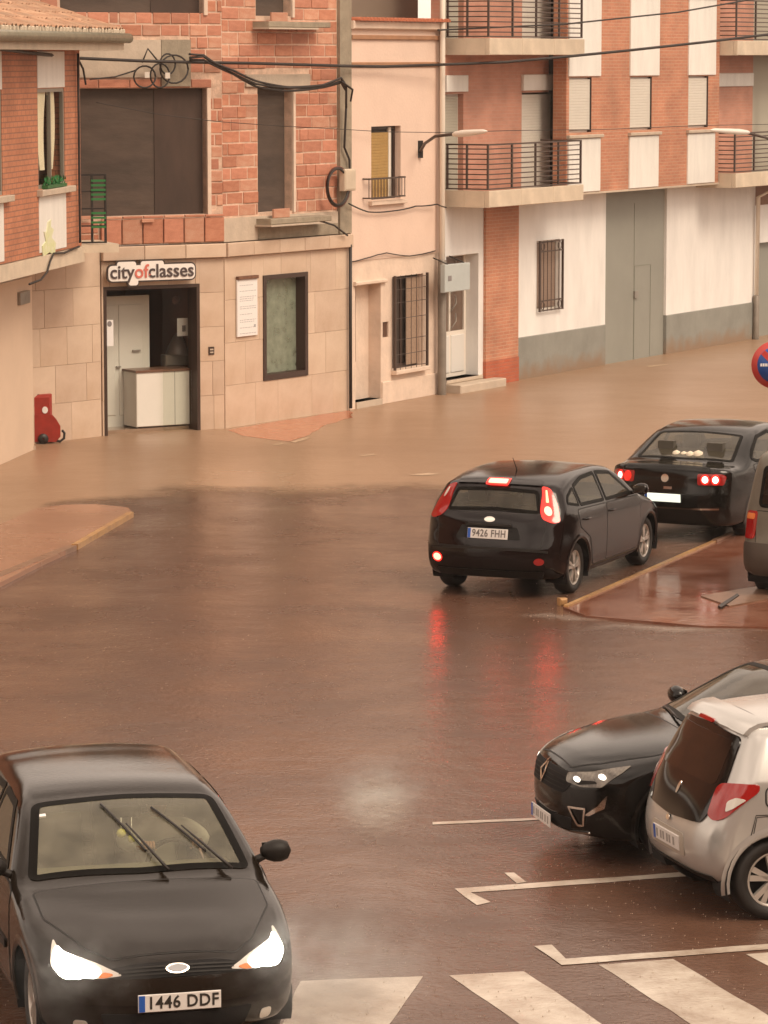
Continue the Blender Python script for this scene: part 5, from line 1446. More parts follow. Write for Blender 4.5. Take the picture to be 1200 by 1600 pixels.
    def window(s, name, pts, d, r=0.06, w=0.05, glass=None, fm=None):
        bs = s.basis(d); P = s.poly2(pts, bs, r)
        o = s.decal(name, pts, d, glass or s.glass, 0.002, r, 0.08, thick=0.002)
        f = s.frame('window_surround', pts, d, fm or M_frit, w, 0.005, r, outer=0.012)
        s.holes.append((bs, P)); return o
    def finish(s):
        s.body_holes()
    def body_holes(s, name='body'):
        bm = bmesh.new(); vs = [bm.verts.new(v) for v in s.verts]; ra = s.rw+0.055
        boxes = []
        for bs, P in s.holes: boxes.append((bs, P, min(p.x for p in P), max(p.x for p in P), min(p.y for p in P), max(p.y for p in P)))
        for f in s.faces:
            c = (s.verts[f[0]]+s.verts[f[1]]+s.verts[f[2]]+s.verts[f[3]])/4; skip = False
            if abs(c.y) > s.W/2-0.30 and c.z < 0.9:
                for xw in (s.xf, s.xr):
                    if (c.x-xw)**2+(c.z-s.rw)**2 < (ra+0.012)**2: skip = True
            if not skip and c.z > 0.8:
                for bs, P, x0, x1, y0, y1 in boxes:
                    a, b = c.dot(bs[1]), c.dot(bs[2])
                    if x0 < a < x1 and y0 < b < y1 and inpoly(P, a, b) and pdist(P, a, b) > 0.028:
                        hq = s.hit(a, b, bs, 0.0)
                        if hq is not None and (hq-c).length < 0.05: skip = True; break
            if skip: continue
            q = []
            for i in f:
                if vs[i] not in q: q.append(vs[i])
            if len(q) >= 3:
                try: bm.faces.new(q)
                except ValueError: pass
        bmesh.ops.remove_doubles(bm, verts=bm.verts, dist=1e-4)
        bmesh.ops.delete(bm, geom=[v for v in bm.verts if not v.link_faces], context='VERTS')
        s.body = s.link(name, bm, s.paint, None)
    def wheels(s, rim=None, spokes=5, arch=None, capm=None):
        rim = rim or M_rim; w = 0.20; r = s.rw; ri = r*0.68
        for xw in (s.xf, s.xr):
            for sg in (1, -1):
                yo = s.ys(xw, r)-0.045
                wh = MB().lathe([(ri,-w/2),(r*0.93,-w/2),(r,-w/2+0.035),(r,w/2-0.035),(r*0.93,w/2),(ri,w/2-0.01),(ri,-w/2)], 36, 'y')
                tyre = wh.build('wheel', M_tyre, s.root, (xw-s.L/2, sg*(yo-w/2), r))
                mb = MB(); y = sg*(w/2-0.03); y2 = sg*(w/2-0.012)
                mb.lathe([(ri*1.0,y2),(ri*0.92,y2),(ri*0.9,y-sg*0.05),(ri*1.0,y-sg*0.05)], 32, 'y')
                mb.lathe([(0.001,y2),(ri*0.2,y2),(ri*0.24,y-sg*0.03),(0.001,y-sg*0.03)], 16, 'y')
                for k in range(spokes):
                    a = 2*math.pi*k/spokes+0.3
                    for da in (-0.16, 0.16):
                        ca, sa = math.cos(a+da*1.2), math.sin(a+da*1.2); ca0, sa0 = math.cos(a+da*0.5), math.sin(a+da*0.5); wd = 0.022
                        p0 = (ri*0.18*ca0, ri*0.18*sa0); p1 = (ri*0.94*ca, ri*0.94*sa); nx, nz = -sa*wd, ca*wd
                        v = []
                        for yy in (y2-sg*0.004, y-sg*0.02):
                            v += [(p0[0]-nx*0.8, yy, p0[1]-nz*0.8), (p0[0]+nx*0.8, yy, p0[1]+nz*0.8), (p1[0]+nx, yy, p1[1]+nz), (p1[0]-nx, yy, p1[1]-nz)]
                        mb.add(v, [(0,1,2,3),(7,6,5,4),(0,4,5,1),(1,5,6,2),(2,6,7,3),(3,7,4,0)])
                mb.build('rim', rim, tyre)
                MB().lathe([(0.001,y-sg*0.06),(ri,y-sg*0.06),(ri,y-sg*0.075),(0.001,y-sg*0.075)], 24, 'y').build('brake_disc', M_liner, tyre)
                # arch liner and lip
                ra = r+0.055; mb = MB(); vs = []; n = 18
                for k in range(n+1):
                    a = R(-25+230*k/n); x, z = xw+(ra+0.03)*math.cos(a), r+(ra+0.03)*math.sin(a)
                    if z < 0.16: z = 0.16
                    vs += [(x, sg*(s.ys(xw, r)-0.012), z), (x, sg*(s.ys(xw, r)-0.30), z)]
                mb.add(vs, [(2*k, 2*k+1, 2*k+3, 2*k+2) for k in range(n)])
                mb.add([(xw+(ra+.03)*math.cos(R(-25+230*k/n)), sg*(s.ys(xw, r)-0.30), max(0.16, r+(ra+.03)*math.sin(R(-25+230*k/n)))) for k in range(n+1)], [tuple(range(n+1))])
                mb.build('arch_liner', M_liner, s.root, (-s.L/2, 0, 0))
                bm = bmesh.new(); rows = []
                for k in range(31):
                    a = R(-14+208*k/30); ps = []
                    for q, o_ in ((ra-0.012, -0.006), (ra, 0.008), (ra+0.03, 0.008), (ra+0.055, 0.002)):
                        x, z = xw+q*math.cos(a), r+q*math.sin(a)
                        ps.append(bm.verts.new((x, sg*(s.ys(x, max(z, .2))+o_), z)))
                    rows.append(ps)
                for k in range(30):
                    for i in range(3): bm.faces.new((rows[k][i], rows[k+1][i], rows[k+1][i+1], rows[k][i+1]))
                bmesh.ops.recalc_face_normals(bm, faces=bm.faces)
                s.link('wheel_arch', bm, arch or s.paint, None)
    def mirror(s, x, z, m=None, size=1.0):
        for sg in (1, -1):
            y = s.ys(x, z)
            mb = MB(); prof = [(-0.02,0.055),(0.05,0.085),(0.12,0.085),(0.19,0.06),(0.215,0.02)]
            o = empty('wing_mirror'); bpy.data.objects.remove(o)
            verts = []; n = 14
            rings = [(0.03,0.03),(0.07,0.062),(0.12,0.078),(0.17,0.078),(0.215,0.062),(0.235,0.02)]
            mb = MB(); vs = []
            for (yy, h) in rings:
                for k in range(n):
                    a = 2*math.pi*k/n; vs.append(((0.6*h+0.02)*math.cos(a)*size, sg*yy*size, (h*math.sin(a)+0.05)*size))
            fs = []
            for i in range(len(rings)-1):
                for k in range(n): fs.append((i*n+k, i*n+(k+1) % n, (i+1)*n+(k+1) % n, (i+1)*n+k))
            fs.append(tuple(range(n))); fs.append(tuple(range((len(rings)-1)*n, len(rings)*n))[::-1])
            mb.add(vs, fs, True); mb.tube([(0.0, -sg*0.06, -0.03), (0.0, sg*0.08, 0.03)], [0.03, 0.025], 8)
            w = mb.build('wing_mirror', m or s.paint, s.root, (x-s.L/2, sg*y, z))
            MB().box(0.062*size, 0.068*size, sg*0.05*size, sg*0.21*size, 0.0, 0.10*size).build('mirror_glass', M_chrome, w)
    def interior(s, x0, x1, zf=0.35, rear=True, wheel=True, seatm=None):
        sm = seatm or M_seat; hw = s.W/2-0.22; o = (-s.L/2, 0, 0)
        MB().box(x0-0.1, x1, -hw, hw, zf-0.05, zf).build('cabin_floor', M_dash, s.root, o)
        P = [(x0-0.3, 0.6),(x0-0.35, 0.86),(x0-0.1, 0.93),(x0+0.30, 0.93),(x0+0.36, 0.86),(x0+0.30, 0.6)]
        MB().prism(P, -hw-0.05, hw+0.05).build('dashboard', M_dash, s.root, o)
        rows = [(x0+0.95, 0.24)] + ([(x0+1.85, 0.24)] if rear else [])
        for xr_, w in rows:
            for sg in (1, -1):
                mb = MB(); y = sg*0.36
                mb.cham(-w, w, -0.28, 0.30, 0.0, 0.16, 0.04)
                seat = MB(); seat.add([], [])
                mbs = MB(); v = []
                P = [(-0.30,0.0),(-0.30,0.14),(0.16,0.12),(0.34,0.68),(0.44,0.66),(0.30,0.05),(0.25,0.0)]
                mbs.prism(P, -w, w); st = mbs.build('seat', sm, s.root, (xr_-s.L/2, y, zf+0.05))
                MB().cham(0.30, 0.40, -0.12, 0.12, 0.70, 0.88, 0.02).build('headrest', sm, st)
        if wheel:
            # steering wheel on the car's left (local -y)
            cx, cy, cz_ = x0+0.42, -0.36, 0.86; pts = []
            for k in range(25):
                a = 2*math.pi*k/24; pts.append((cx+0.185*math.sin(a)*0.42, cy+0.185*math.cos(a), cz_+0.185*math.sin(a)*0.9))
            mb = MB(); mb.tube(pts, 0.017, 8, False); mb.tube([(cx, cy-0.18, cz_), (cx, cy+0.18, cz_)], 0.02, 6); mb.tube([(cx,cy,cz_),(cx-0.2,cy,cz_-0.1)], 0.04, 8)
            mb.build('steering_wheel', M_plastic, s.root, o)
    def plate(s, x, z, front, text=None, w=0.52, h=0.11, y=0.0, tilt=0.0, m=None, blur=False, ink=None):
        sg = -1 if front else 1
        o = MB().cham(-w/2, w/2, -0.006, 0.006, -h/2, h/2, 0.003).build('number_plate', m or M_plate, s.root, (x-s.L/2+sg*0.012, y, z))
        o.rotation_euler = (0, 0, R(-90) if front else R(90))
        o.rotation_euler.rotate_axis('X', tilt)
        MB().box(-w/2+0.004, -w/2+0.042, -0.0085, -0.006, -h/2+0.004, h/2-0.004).build('blue_band', M_plateblue, o)
        if text:
            t = text_mesh('plate_text', text, h*0.98, ink or M_platek, o, (0.02, -0.0085, 0.0), (math.pi/2, 0, 0), 0.001, 0.002, 'CENTER', 1.0, 1.08)
            ww = max(v.co.x for v in t.data.vertices)-min(v.co.x for v in t.data.vertices); t.scale = (w*0.83/ww, 1, 1)
        elif blur:
            rnd = random.Random(5); xx = -w/2+0.06
            while xx < w/2-0.05: MB().box(xx, xx+0.03, -0.008, -0.006, -h*0.28, h*0.28).build('plate_mark', mat('blurred_plate_ink', (0.34,0.31,0.28), 0.6), o); xx += rnd.choice((0.05, 0.05, 0.075))
        return o
    def handles(s, xs, z, m=None):
        for sg in (1, -1):
            for x in xs:
                y = s.ys(x, z)
                MB().tube([(-0.09,sg*(-0.01),0),(-0.06,sg*0.03,0),(0.06,sg*0.03,0),(0.09,sg*(-0.01),0)], 0.014, 6).build('door_handle', m or s.paint, s.root, (x-s.L/2, sg*y, z))
    def place(s, P, anchor, head_deg, sc=1.0):
        th = R(head_deg)+math.pi; rot = Matrix.Rotation(th, 3, 'Z'); a = Vector((anchor[0]-s.L/2, anchor[1], 0))*sc
        q = Vector((P[0], P[1], 0)) - rot @ a
        s.root.location = (q.x, q.y, P[2] if len(P) > 2 else 0); s.root.rotation_euler = (0, 0, th); s.root.scale = (sc,)*3
    def K(s, x, k, dz=0.0):
        z = s.zt(x); return (x, k*s.ys(x, z), z+dz)

def paint(name, col, rough=0.28, var=0.0, metal=0.0):
    m = mat(name, col, rough, metal=metal, var=0.15, scale=14, bump=0.05, bscale=45, coat=0.0, spec=0.38)
    return m
P_black = paint('black_car_paint', (0.006,0.005,0.004), 0.05)
P_fg = paint('charcoal_car_paint', (0.014,0.010,0.007), 0.08)
P_navy = paint('dark_maroon_black_paint', (0.006,0.0025,0.0025), 0.05)
P_silver = mat('pale_silver_paint', (0.52,0.505,0.48), 0.20, metal=0.45)
P_grey = paint('grey_green_paint', (0.16,0.145,0.115), 0.35)

SIDE = lambda sg: (0, -sg, 0)
# -------------------------------------------------- 1. foreground dark hatchback, lights on
c = Car('hatchback_car', 'charcoal hatchback driving towards the viewer with both headlights on', 'car', 4.15, 1.70, 1.43,
    [(0.25,0.20),(0.06,0.25),(0.0,0.40),(0.01,0.55),(0.07,0.66),(0.20,0.745),(0.50,0.85),(0.85,0.93),(1.12,0.985),(1.30,1.09),(1.55,1.23),(1.80,1.345),(2.05,1.405),(2.5,1.43),(3.0,1.435),(3.45,1.41),
     (3.74,1.26),(3.90,1.02),(4.02,0.90),(4.12,0.75),(4.15,0.50),(4.10,0.28),(3.95,0.20),(3.0,0.19),(2.0,0.18),(1.0,0.19)],
    (0.90,0.98), 0.305, 0.82, 3.43, P_fg, tum=0.25, cf=0.34, af=0.14, glass=G_fg)
wsd = (0.45,0,-0.89)
c.panel('hood', [c.K(0.16,-0.50), c.K(0.30,-0.66), c.K(0.70,-0.86), c.K(1.06,-0.88), c.K(1.06,0.88), c.K(0.70,0.86), c.K(0.30,0.66), c.K(0.16,0.50)], (0.15,0,-1), None, 0.04)
ws = c.window('windscreen', [c.K(1.20,-0.90), c.K(1.155,0.0), c.K(1.20,0.90), c.K(1.84,0.90), c.K(1.86,0.0), c.K(1.84,-0.90)], wsd, 0.07, 0.045)
for sg in (1,-1):
    s_ = 'front' if sg else ''
    d = SIDE(sg)
    c.window('side_window', [(1.52,0,0.99),(1.62,0,1.06),(2.02,0,1.32),(2.42,0,1.345),(2.42,0,1.0)], d, 0.03, 0.03, G_car)
    c.window('side_window', [(2.50,0,1.0),(2.50,0,1.345),(2.98,0,1.33),(3.22,0,1.22),(3.38,0,1.06),(3.3,0,1.02)], d, 0.03, 0.03, G_car)
    c.panel('door', [(1.30,0,0.30),(1.28,0,0.55),(1.24,0,0.90),(1.34,0,0.94),(2.46,0,0.955),(2.46,0,0.30)], d)
    c.panel('door', [(2.47,0,0.30),(2.47,0,0.955),(3.36,0,0.97),(3.30,0,0.80),(3.05,0,0.62),(2.95,0,0.30)], d)
    hd_ = (0.72,-0.50*sg,-0.48)
    ys = lambda x, z: c.ys(x, z)*sg
    lamp_pts = [(0.43,0.74*sg,0.815),(0.30,0.735*sg,0.78),(0.14,0.50*sg,0.70),(0.06,0.34*sg,0.625),(0.10,0.50*sg,0.60),(0.20,0.70*sg,0.60),(0.30,0.76*sg,0.66)]
    c.decal('headlight', lamp_pts, hd_, M_clearlens, 0.006, 0.03, 0.04)
    o = c.decal('lamp_glow', [(0.37,0.728*sg,0.788),(0.28,0.715*sg,0.772),(0.14,0.53*sg,0.698),(0.10,0.47*sg,0.65),(0.11,0.52*sg,0.604),(0.20,0.71*sg,0.604),(0.31,0.755*sg,0.67)], hd_, M_headon, 0.009, 0.05, 0.04)
    c.decal('indicator', [(0.09,0.47*sg,0.655),(0.07,0.40*sg,0.635),(0.08,0.44*sg,0.612),(0.10,0.50*sg,0.612)], hd_, M_amber, 0.010, 0.02, 0.04)
    c.decal('fog_light', [(0.1,0.56*sg,0.33),(0.1,0.66*sg,0.33),(0.1,0.66*sg,0.26),(0.1,0.56*sg,0.26)], (0.95,-0.3*sg,0), M_clearlens, 0.006, 0.03, 0.03)
    c.decal('side_rubbing_strip', [(1.4,0,0.50),(1.4,0,0.56),(3.0,0,0.56),(3.0,0,0.50)], d, M_plastic, 0.015, 0.02, 0.1)
c.decal('grille', [(0,-0.37,0.615),(0,0.37,0.615),(0,0.45,0.70),(0,0.25,0.725),(0,-0.25,0.725),(0,-0.45,0.70)], (0.9,0,-0.4), M_liner, 0.004, 0.03, 0.04)
for z in (0.64,0.665,0.69): c.frame('grille_slat', [(0,-0.36,z-0.005),(0,0.36,z-0.005),(0,0.36,z+0.005),(0,-0.36,z+0.005)], (0.9,0,-0.4), M_plastic, 0.006, 0.012, 0)
c.decal('badge', [(0,0.075*math.cos(R(a)),0.668+0.033*math.sin(R(a))) for a in range(0,360,24)], (0.9,0,-0.4), M_chrome, 0.020, 0.0, 0.05)
c.decal('badge', [(0,0.062*math.cos(R(a)),0.668+0.024*math.sin(R(a))) for a in range(0,360,24)], (0.9,0,-0.4), mat('grey_badge_face', (0.30,0.30,0.32), 0.4), 0.024, 0.0, 0.05)
c.decal('bumper', [(0,-0.62,0.44),(0,-0.60,0.595),(0,0.60,0.595),(0,0.62,0.44)], (1,0,0), c.paint, 0.012, 0.05, 0.06)
c.decal('lower_intake', [(0,-0.42,0.24),(0,-0.48,0.385),(0,0.48,0.385),(0,0.42,0.24)], (1,0,0), M_liner, 0.006, 0.03, 0.05)
c.plate(0.0, 0.455, True, '1446 DDF')
c.wheels(); c.mirror(1.42, 0.985, M_plastic, 0.95); c.interior(1.45, 3.5); c.handles((2.3,3.15), 0.86)
def wiper(car, base, tip, m=M_black):
    # arm and blade lying just above the windscreen
    bs = car.basis(wsd); a, b = Vector(base), Vector(tip); pts = []
    for k in range(7):
        p = a.lerp(b, k/6); q = car.hit(p.dot(bs[1]), p.dot(bs[2]), bs, 0.035 if k < 6 else 0.02); pts.append(q)
    w = MB(); w.tube([pts[0], pts[2], pts[3], pts[4]], [0.011,0.009,0.007,0.005], 6); wo = w.build('wiper', m, car.root, (-car.L/2,0,0))
    off = Vector((0.0, 0.03, 0)); q2 = []
    for k in range(9):
        p = (a.lerp(b, 0.30+0.72*k/8))+Vector((0,0.02,0)); q2.append(car.hit(p.dot(bs[1]), p.dot(bs[2]), bs, 0.016))
    MB().tube(q2, 0.008, 6).build('wiper_blade', m, wo)
wiper(c, c.K(1.13,-0.20), c.K(1.74,0.20)); wiper(c, c.K(1.14,-0.72), c.K(1.68,-0.28))
# things hanging behind the glass and a sticker
MB().box(-0.04,0.04,-0.002,0.002,-0.015,0.015)
c.decal('sticker', [(1.74,0.60,1.29),(1.74,0.53,1.29),(1.715,0.53,1.28),(1.715,0.60,1.28)], wsd, M_paper, 0.004, 0, 0.05)
rm = MB().cham(-0.03,0.03,-0.12,0.12,-0.035,0.035,0.01); rm.build('rear_view_mirror', M_plastic, c.root, (1.80-c.L/2, 0, 1.27))
c.finish(); car1 = c

# -------------------------------------------------- 2. dark five-door with brake lights on
c = Car('hatchback_car', 'near-black five-door hatchback braking at the yellow kerb with red lights lit', 'car', 4.34, 1.82, 1.47,
    [(0.25,0.20),(0.06,0.25),(0.0,0.42),(0.02,0.58),(0.08,0.70),(0.25,0.79),(0.60,0.90),(1.0,0.99),(1.18,1.03),(1.38,1.15),(1.65,1.30),(1.90,1.40),(2.2,1.455),(2.7,1.475),(3.3,1.46),(3.75,1.405),(3.93,1.36),
     (4.03,1.22),(4.13,1.05),(4.20,0.97),(4.26,0.80),(4.34,0.60),(4.33,0.42),(4.24,0.27),(4.05,0.22),(3.0,0.20),(2.0,0.19),(1.0,0.20)],
    (0.93,1.03), 0.315, 0.87, 3.51, P_navy, tum=0.24, cf=0.34, cr=0.20, ar=0.10)
rd_ = (-1,0,0)
c.window('windscreen', [c.K(1.28,-0.90), c.K(1.23,0.0), c.K(1.28,0.90), c.K(1.93,0.90), c.K(1.95,0.0), c.K(1.93,-0.90)], wsd, 0.07, 0.045)
c.panel('hood', [c.K(0.2,-0.55), c.K(0.70,-0.85), c.K(1.12,-0.88), c.K(1.12,0.88), c.K(0.70,0.85), c.K(0.2,0.55)], (0.15,0,-1), None, 0.04)
c.window('rear_window', [(4.1,-0.60,1.035),(4.1,0,1.06),(4.1,0.60,1.035),(4.0,0.52,1.29),(4.0,0,1.31),(4.0,-0.52,1.29)], (-1,0,-0.12), 0.05, 0.03)
c.decal('roof_spoiler', [(3.9,-0.55,1.335),(3.9,0.55,1.335),(3.8,0.52,1.40),(3.8,-0.52,1.40)], (-1,0,-0.3), c.paint, 0.02, 0.02, 0.06, thick=0.04)
c.decal('high_brake_light', [(3.95,-0.12,1.342),(3.95,0.12,1.342),(3.9,0.12,1.385),(3.9,-0.12,1.385)], (-1,0,-0.2), M_brake, 0.034, 0.015, 0.05)
c.frame('brake_light_surround', [(3.95,-0.15,1.325),(3.95,0.15,1.325),(3.9,0.15,1.40),(3.9,-0.15,1.40)], (-1,0,-0.2), M_redlens_on, 0.03, 0.030, 0.02)
c.decal('tailgate', [(4.3,-0.66,0.63),(4.3,0.66,0.63),(4.2,0.70,0.96),(4.2,0.62,1.02),(4.2,-0.62,1.02),(4.2,-0.70,0.96)], rd_, c.paint, 0.006, 0.04, 0.06)
c.frame('panel_gap', [(4.3,-0.66,0.63),(4.3,0.66,0.63),(4.2,0.70,0.96),(4.2,0.62,1.02),(4.2,-0.62,1.02),(4.2,-0.70,0.96)], rd_, M_seam, 0.01, 0.004, 0.04, outer=0.012)
c.decal('plate_recess', [(4.3,-0.42,0.72),(4.3,0.42,0.72),(4.3,0.36,0.87),(4.3,-0.36,0.87)], rd_, M_liner, 0.008, 0.03, 0.06)
c.decal('tailgate_trim', [(4.3,-0.30,0.868),(4.3,0.30,0.868),(4.3,0.28,0.895),(4.3,-0.28,0.895)], rd_, M_plastic, 0.03, 0.01, 0.06)
c.plate(4.285, 0.785, False, '9426 FHH', 0.52, 0.125, tilt=-0.2, ink=mat('soft_plate_ink', (0.16,0.14,0.13), 0.5))
c.decal('badge', [(4.2,0.07*math.cos(R(a)),0.945+0.03*math.sin(R(a))) for a in range(0,360,24)], rd_, M_chrome, 0.02, 0.0, 0.05)
c.decal('bumper', [(4.3,-0.80,0.40),(4.3,-0.78,0.615),(4.3,0.78,0.615),(4.3,0.80,0.40)], rd_, c.paint, 0.022, 0.04, 0.06)
c.decal('bumper_top', [(4.3,-0.74,0.590),(4.3,-0.74,0.615),(4.3,0.74,0.615),(4.3,0.74,0.590)], (-1,0,-0.2), M_plastic, 0.03, 0.005, 0.06)
c.decal('bumper_skirt', [(4.3,-0.66,0.26),(4.3,-0.70,0.35),(4.3,0.70,0.35),(4.3,0.66,0.26)], rd_, M_plastic, 0.015, 0.03, 0.06)
for sg in (1,-1):
    d = SIDE(sg); dd = (-0.80,-0.6*sg,-0.05)
    c.window('side_window', [(1.56,0,1.02),(1.66,0,1.09),(2.05,0,1.335),(2.50,0,1.385),(2.50,0,1.035)], d, 0.03, 0.03, G_car)
    c.window('side_window', [(2.58,0,1.04),(2.58,0,1.385),(3.05,0,1.375),(3.40,0,1.31),(3.40,0,1.07)], d, 0.03, 0.03, G_car)
    c.window('quarter_window', [(3.46,0,1.075),(3.46,0,1.29),(3.70,0,1.21),(3.78,0,1.13)], d, 0.03, 0.02, G_car)
    c.panel('door', [(1.32,0,0.30),(1.28,0,0.55),(1.26,0,0.92),(1.38,0,0.965),(2.53,0,1.0),(2.53,0,0.30)], d)
    c.panel('door', [(2.55,0,0.30),(2.55,0,1.0),(3.56,0,1.03),(3.50,0,0.82),(3.15,0,0.66),(3.02,0,0.30)], d)
    tl = [(4.16,0.66*sg,0.97),(4.10,0.62*sg,1.08),(3.98,0.60*sg,1.25),(3.90,0.55*sg,1.34),(3.84,0.63*sg,1.31),(3.90,0.74*sg,1.12),(3.98,0.80*sg,0.93),(4.10,0.76*sg,0.92)]
    m_ = M_redlens_on if sg > 0 else M_redlens
    c.decal('tail_light', tl, dd, m_, 0.012, 0.04, 0.04)
    if sg > 0: c.decal('brake_lamp', [(4.06,0.700*sg+0.055*math.cos(R(a)), 1.055+0.058*math.sin(R(a))) for a in range(0,360,24)], dd, M_brake, 0.020, 0, 0.04)
    else: c.decal('brake_lamp', [(3.93,0.66*sg+0.02*math.cos(R(a))*0.8, 1.22+0.06*math.sin(R(a))) for a in range(0,360,24)], dd, M_clearlens, 0.020, 0, 0.04)
    if sg > 0: c.decal('tail_lamp', [(3.98,0.63,1.15),(3.90,0.595,1.29),(3.90,0.615,1.29),(3.98,0.67,1.15)], dd, MATS['brake_lamp_red'], 0.020, 0.01, 0.04)
    c.decal('rear_reflector' if sg > 0 else 'fog_light', [(4.3,sg*0.66+0.065*math.cos(R(a)), 0.475+0.042*math.sin(R(a))) for a in range(0,360,24)], (-0.95,-0.3*sg,0), M_redlens if sg > 0 else M_brake, 0.030, 0, 0.04)
c.frame('fog_light_surround', [(4.3,-0.66+0.085*math.cos(R(a)), 0.475+0.06*math.sin(R(a))) for a in range(0,360,24)], (-0.95,0.3,0), M_redlens_on, 0.045, 0.027, 0)
c.wheels(); c.mirror(1.52, 1.02, None, 0.95); c.interior(1.5, 3.7); c.handles((2.38,3.3), 0.90)
mb = MB(); mb.tube([(3.3,0,1.455),(3.45,0,1.62)], [0.008,0.004], 6); mb.build('roof_aerial', M_black, c.root, (-c.L/2,0,0))
c.finish(); car2 = c

# -------------------------------------------------- 3. black saloon ahead of it
c = Car('saloon_car', 'black four-door saloon with round red tail lights beyond the braking hatchback', 'car', 4.77, 1.82, 1.47,
    [(0.25,0.20),(0.06,0.25),(0.0,0.42),(0.02,0.60),(0.10,0.72),(0.30,0.80),(0.70,0.90),(1.1,0.98),(1.30,1.02),(1.55,1.16),(1.85,1.32),(2.1,1.42),(2.45,1.465),(2.9,1.465),(3.3,1.41),(3.62,1.29),(3.95,1.13),
     (4.18,1.055),(4.45,1.04),(4.66,1.03),(4.70,0.97),(4.73,0.80),(4.77,0.62),(4.76,0.42),(4.66,0.27),(4.45,0.22),(3.3,0.20),(2.2,0.19),(1.1,0.20)],
    (0.92,1.01), 0.32, 0.93, 3.64, P_black, tum=0.25, cf=0.34, cr=0.22, ar=0.12)
c.window('windscreen', [c.K(1.42,-0.90), c.K(1.38,0.0), c.K(1.42,0.90), c.K(2.1,0.90), c.K(2.12,0.0), c.K(2.1,-0.90)], wsd, 0.07, 0.045)
c.window('rear_window', [c.K(4.05,-0.82), c.K(4.10,0.0), c.K(4.05,0.82), c.K(3.42,0.84), c.K(3.40,0.0), c.K(3.42,-0.84)], (-0.45,0,-0.89), 0.06, 0.035)
c.panel('boot_lid', [(4.7,-0.60,0.68),(4.7,0.60,0.68),(4.7,0.62,0.90),(4.65,0.66,1.0),(4.65,-0.66,1.0),(4.7,-0.62,0.90)], rd_, None, 0.03)
c.decal('boot_lip', [(4.7,-0.62,0.985),(4.7,0.62,0.985),(4.6,0.6,1.02),(4.6,-0.6,1.02)], (-1,0,-0.4), c.paint, 0.018, 0.01, 0.06)
c.plate(4.80, 0.62, False, None, 0.52, 0.11, tilt=0.1, m=mat('glowing_plate', (0.80,0.80,0.76), 0.4, emit=(0.9,1.0,0.85), estr=0.45))  # plate is no lamp; its brightness is put in as emission
c.decal('badge', [(4.7,0.055*math.cos(R(a)),0.875+0.055*math.sin(R(a))) for a in range(0,360,24)], rd_, M_chrome, 0.014, 0.0, 0.05)
c.decal('maker_mark', [(4.7,-0.16,0.73),(4.7,-0.04,0.73),(4.7,-0.04,0.765),(4.7,-0.16,0.765)], rd_, M_chrome, 0.008, 0.0, 0.05).location.y += 0.15
c.decal('bumper', [(4.7,-0.80,0.42),(4.7,-0.80,0.66),(4.7,0.80,0.66),(4.7,0.80,0.42)], rd_, c.paint, 0.020, 0.04, 0.06)
c.decal('chrome_strip', [(4.7,-0.10,0.475),(4.7,-0.10,0.495),(4.7,0.74,0.495),(4.7,0.74,0.475)], rd_, M_chrome, 0.026, 0.0, 0.06)
for sg in (1,-1):
    d = SIDE(sg); dd = (-0.93,-0.36*sg,-0.03)
    c.window('side_window', [(1.72,0,1.01),(1.84,0,1.08),(2.24,0,1.34),(2.70,0,1.38),(2.70,0,1.02)], d, 0.03, 0.03, G_car)
    c.window('side_window', [(2.78,0,1.02),(2.78,0,1.38),(3.25,0,1.34),(3.62,0,1.18),(3.76,0,1.08),(3.6,0,1.03)], d, 0.03, 0.03, G_car)
    c.panel('door', [(1.42,0,0.30),(1.38,0,0.55),(1.40,0,0.90),(1.55,0,0.955),(2.73,0,0.985),(2.73,0,0.30)], d)
    c.panel('door', [(2.75,0,0.30),(2.75,0,0.985),(3.76,0,1.0),(3.66,0,0.82),(3.36,0,0.68),(3.20,0,0.30)], d)
    c.decal('tail_light', [(4.7,0.46*sg,0.80),(4.7,0.46*sg,0.95),(4.6,0.76*sg,0.95),(4.55,0.82*sg,0.92),(4.6,0.80*sg,0.80)], dd, M_redlens, 0.012, 0.03, 0.04)
    for yy, mm in ((0.555, M_headdim if sg > 0 else M_redlens_on), (0.70, M_headdim)):
        c.decal('round_lamp', [(4.66,yy*sg+0.066*math.cos(R(a)),0.873+0.070*math.sin(R(a))) for a in range(0,360,24)], dd, M_redlens_on, 0.017, 0, 0.04)
        c.decal('lamp_core', [(4.66,yy*sg+0.044*math.cos(R(a)),0.873+0.046*math.sin(R(a))) for a in range(0,360,24)], dd, mm, 0.021, 0, 0.04)
c.wheels(); c.mirror(1.66, 1.0); c.interior(1.6, 3.9); c.handles((2.55,3.5), 0.90)
mb = MB(); 
for x, y, r_ in ((0,-0.16,0.07),(0,-0.05,0.06),(0.02,0.05,0.07),(0,0.16,0.085)): mb.lathe([(0.001,-r_),(r_*0.7,-r_*0.7),(r_,0),(r_*0.7,r_*0.7),(0.001,r_)], 10, 'z', (x,y,0))
tp = mb.build('soft_toy', M_curtain, c.root, (3.93-c.L/2, 0.0, 1.10))
MB().box(3.62,4.3,-0.66,0.66,1.0,1.02).build('parcel_shelf', mat('shelf_grey', (0.16,0.14,0.11), 0.9), c.root, (-c.L/2,0,0))
c.finish(); car3 = c

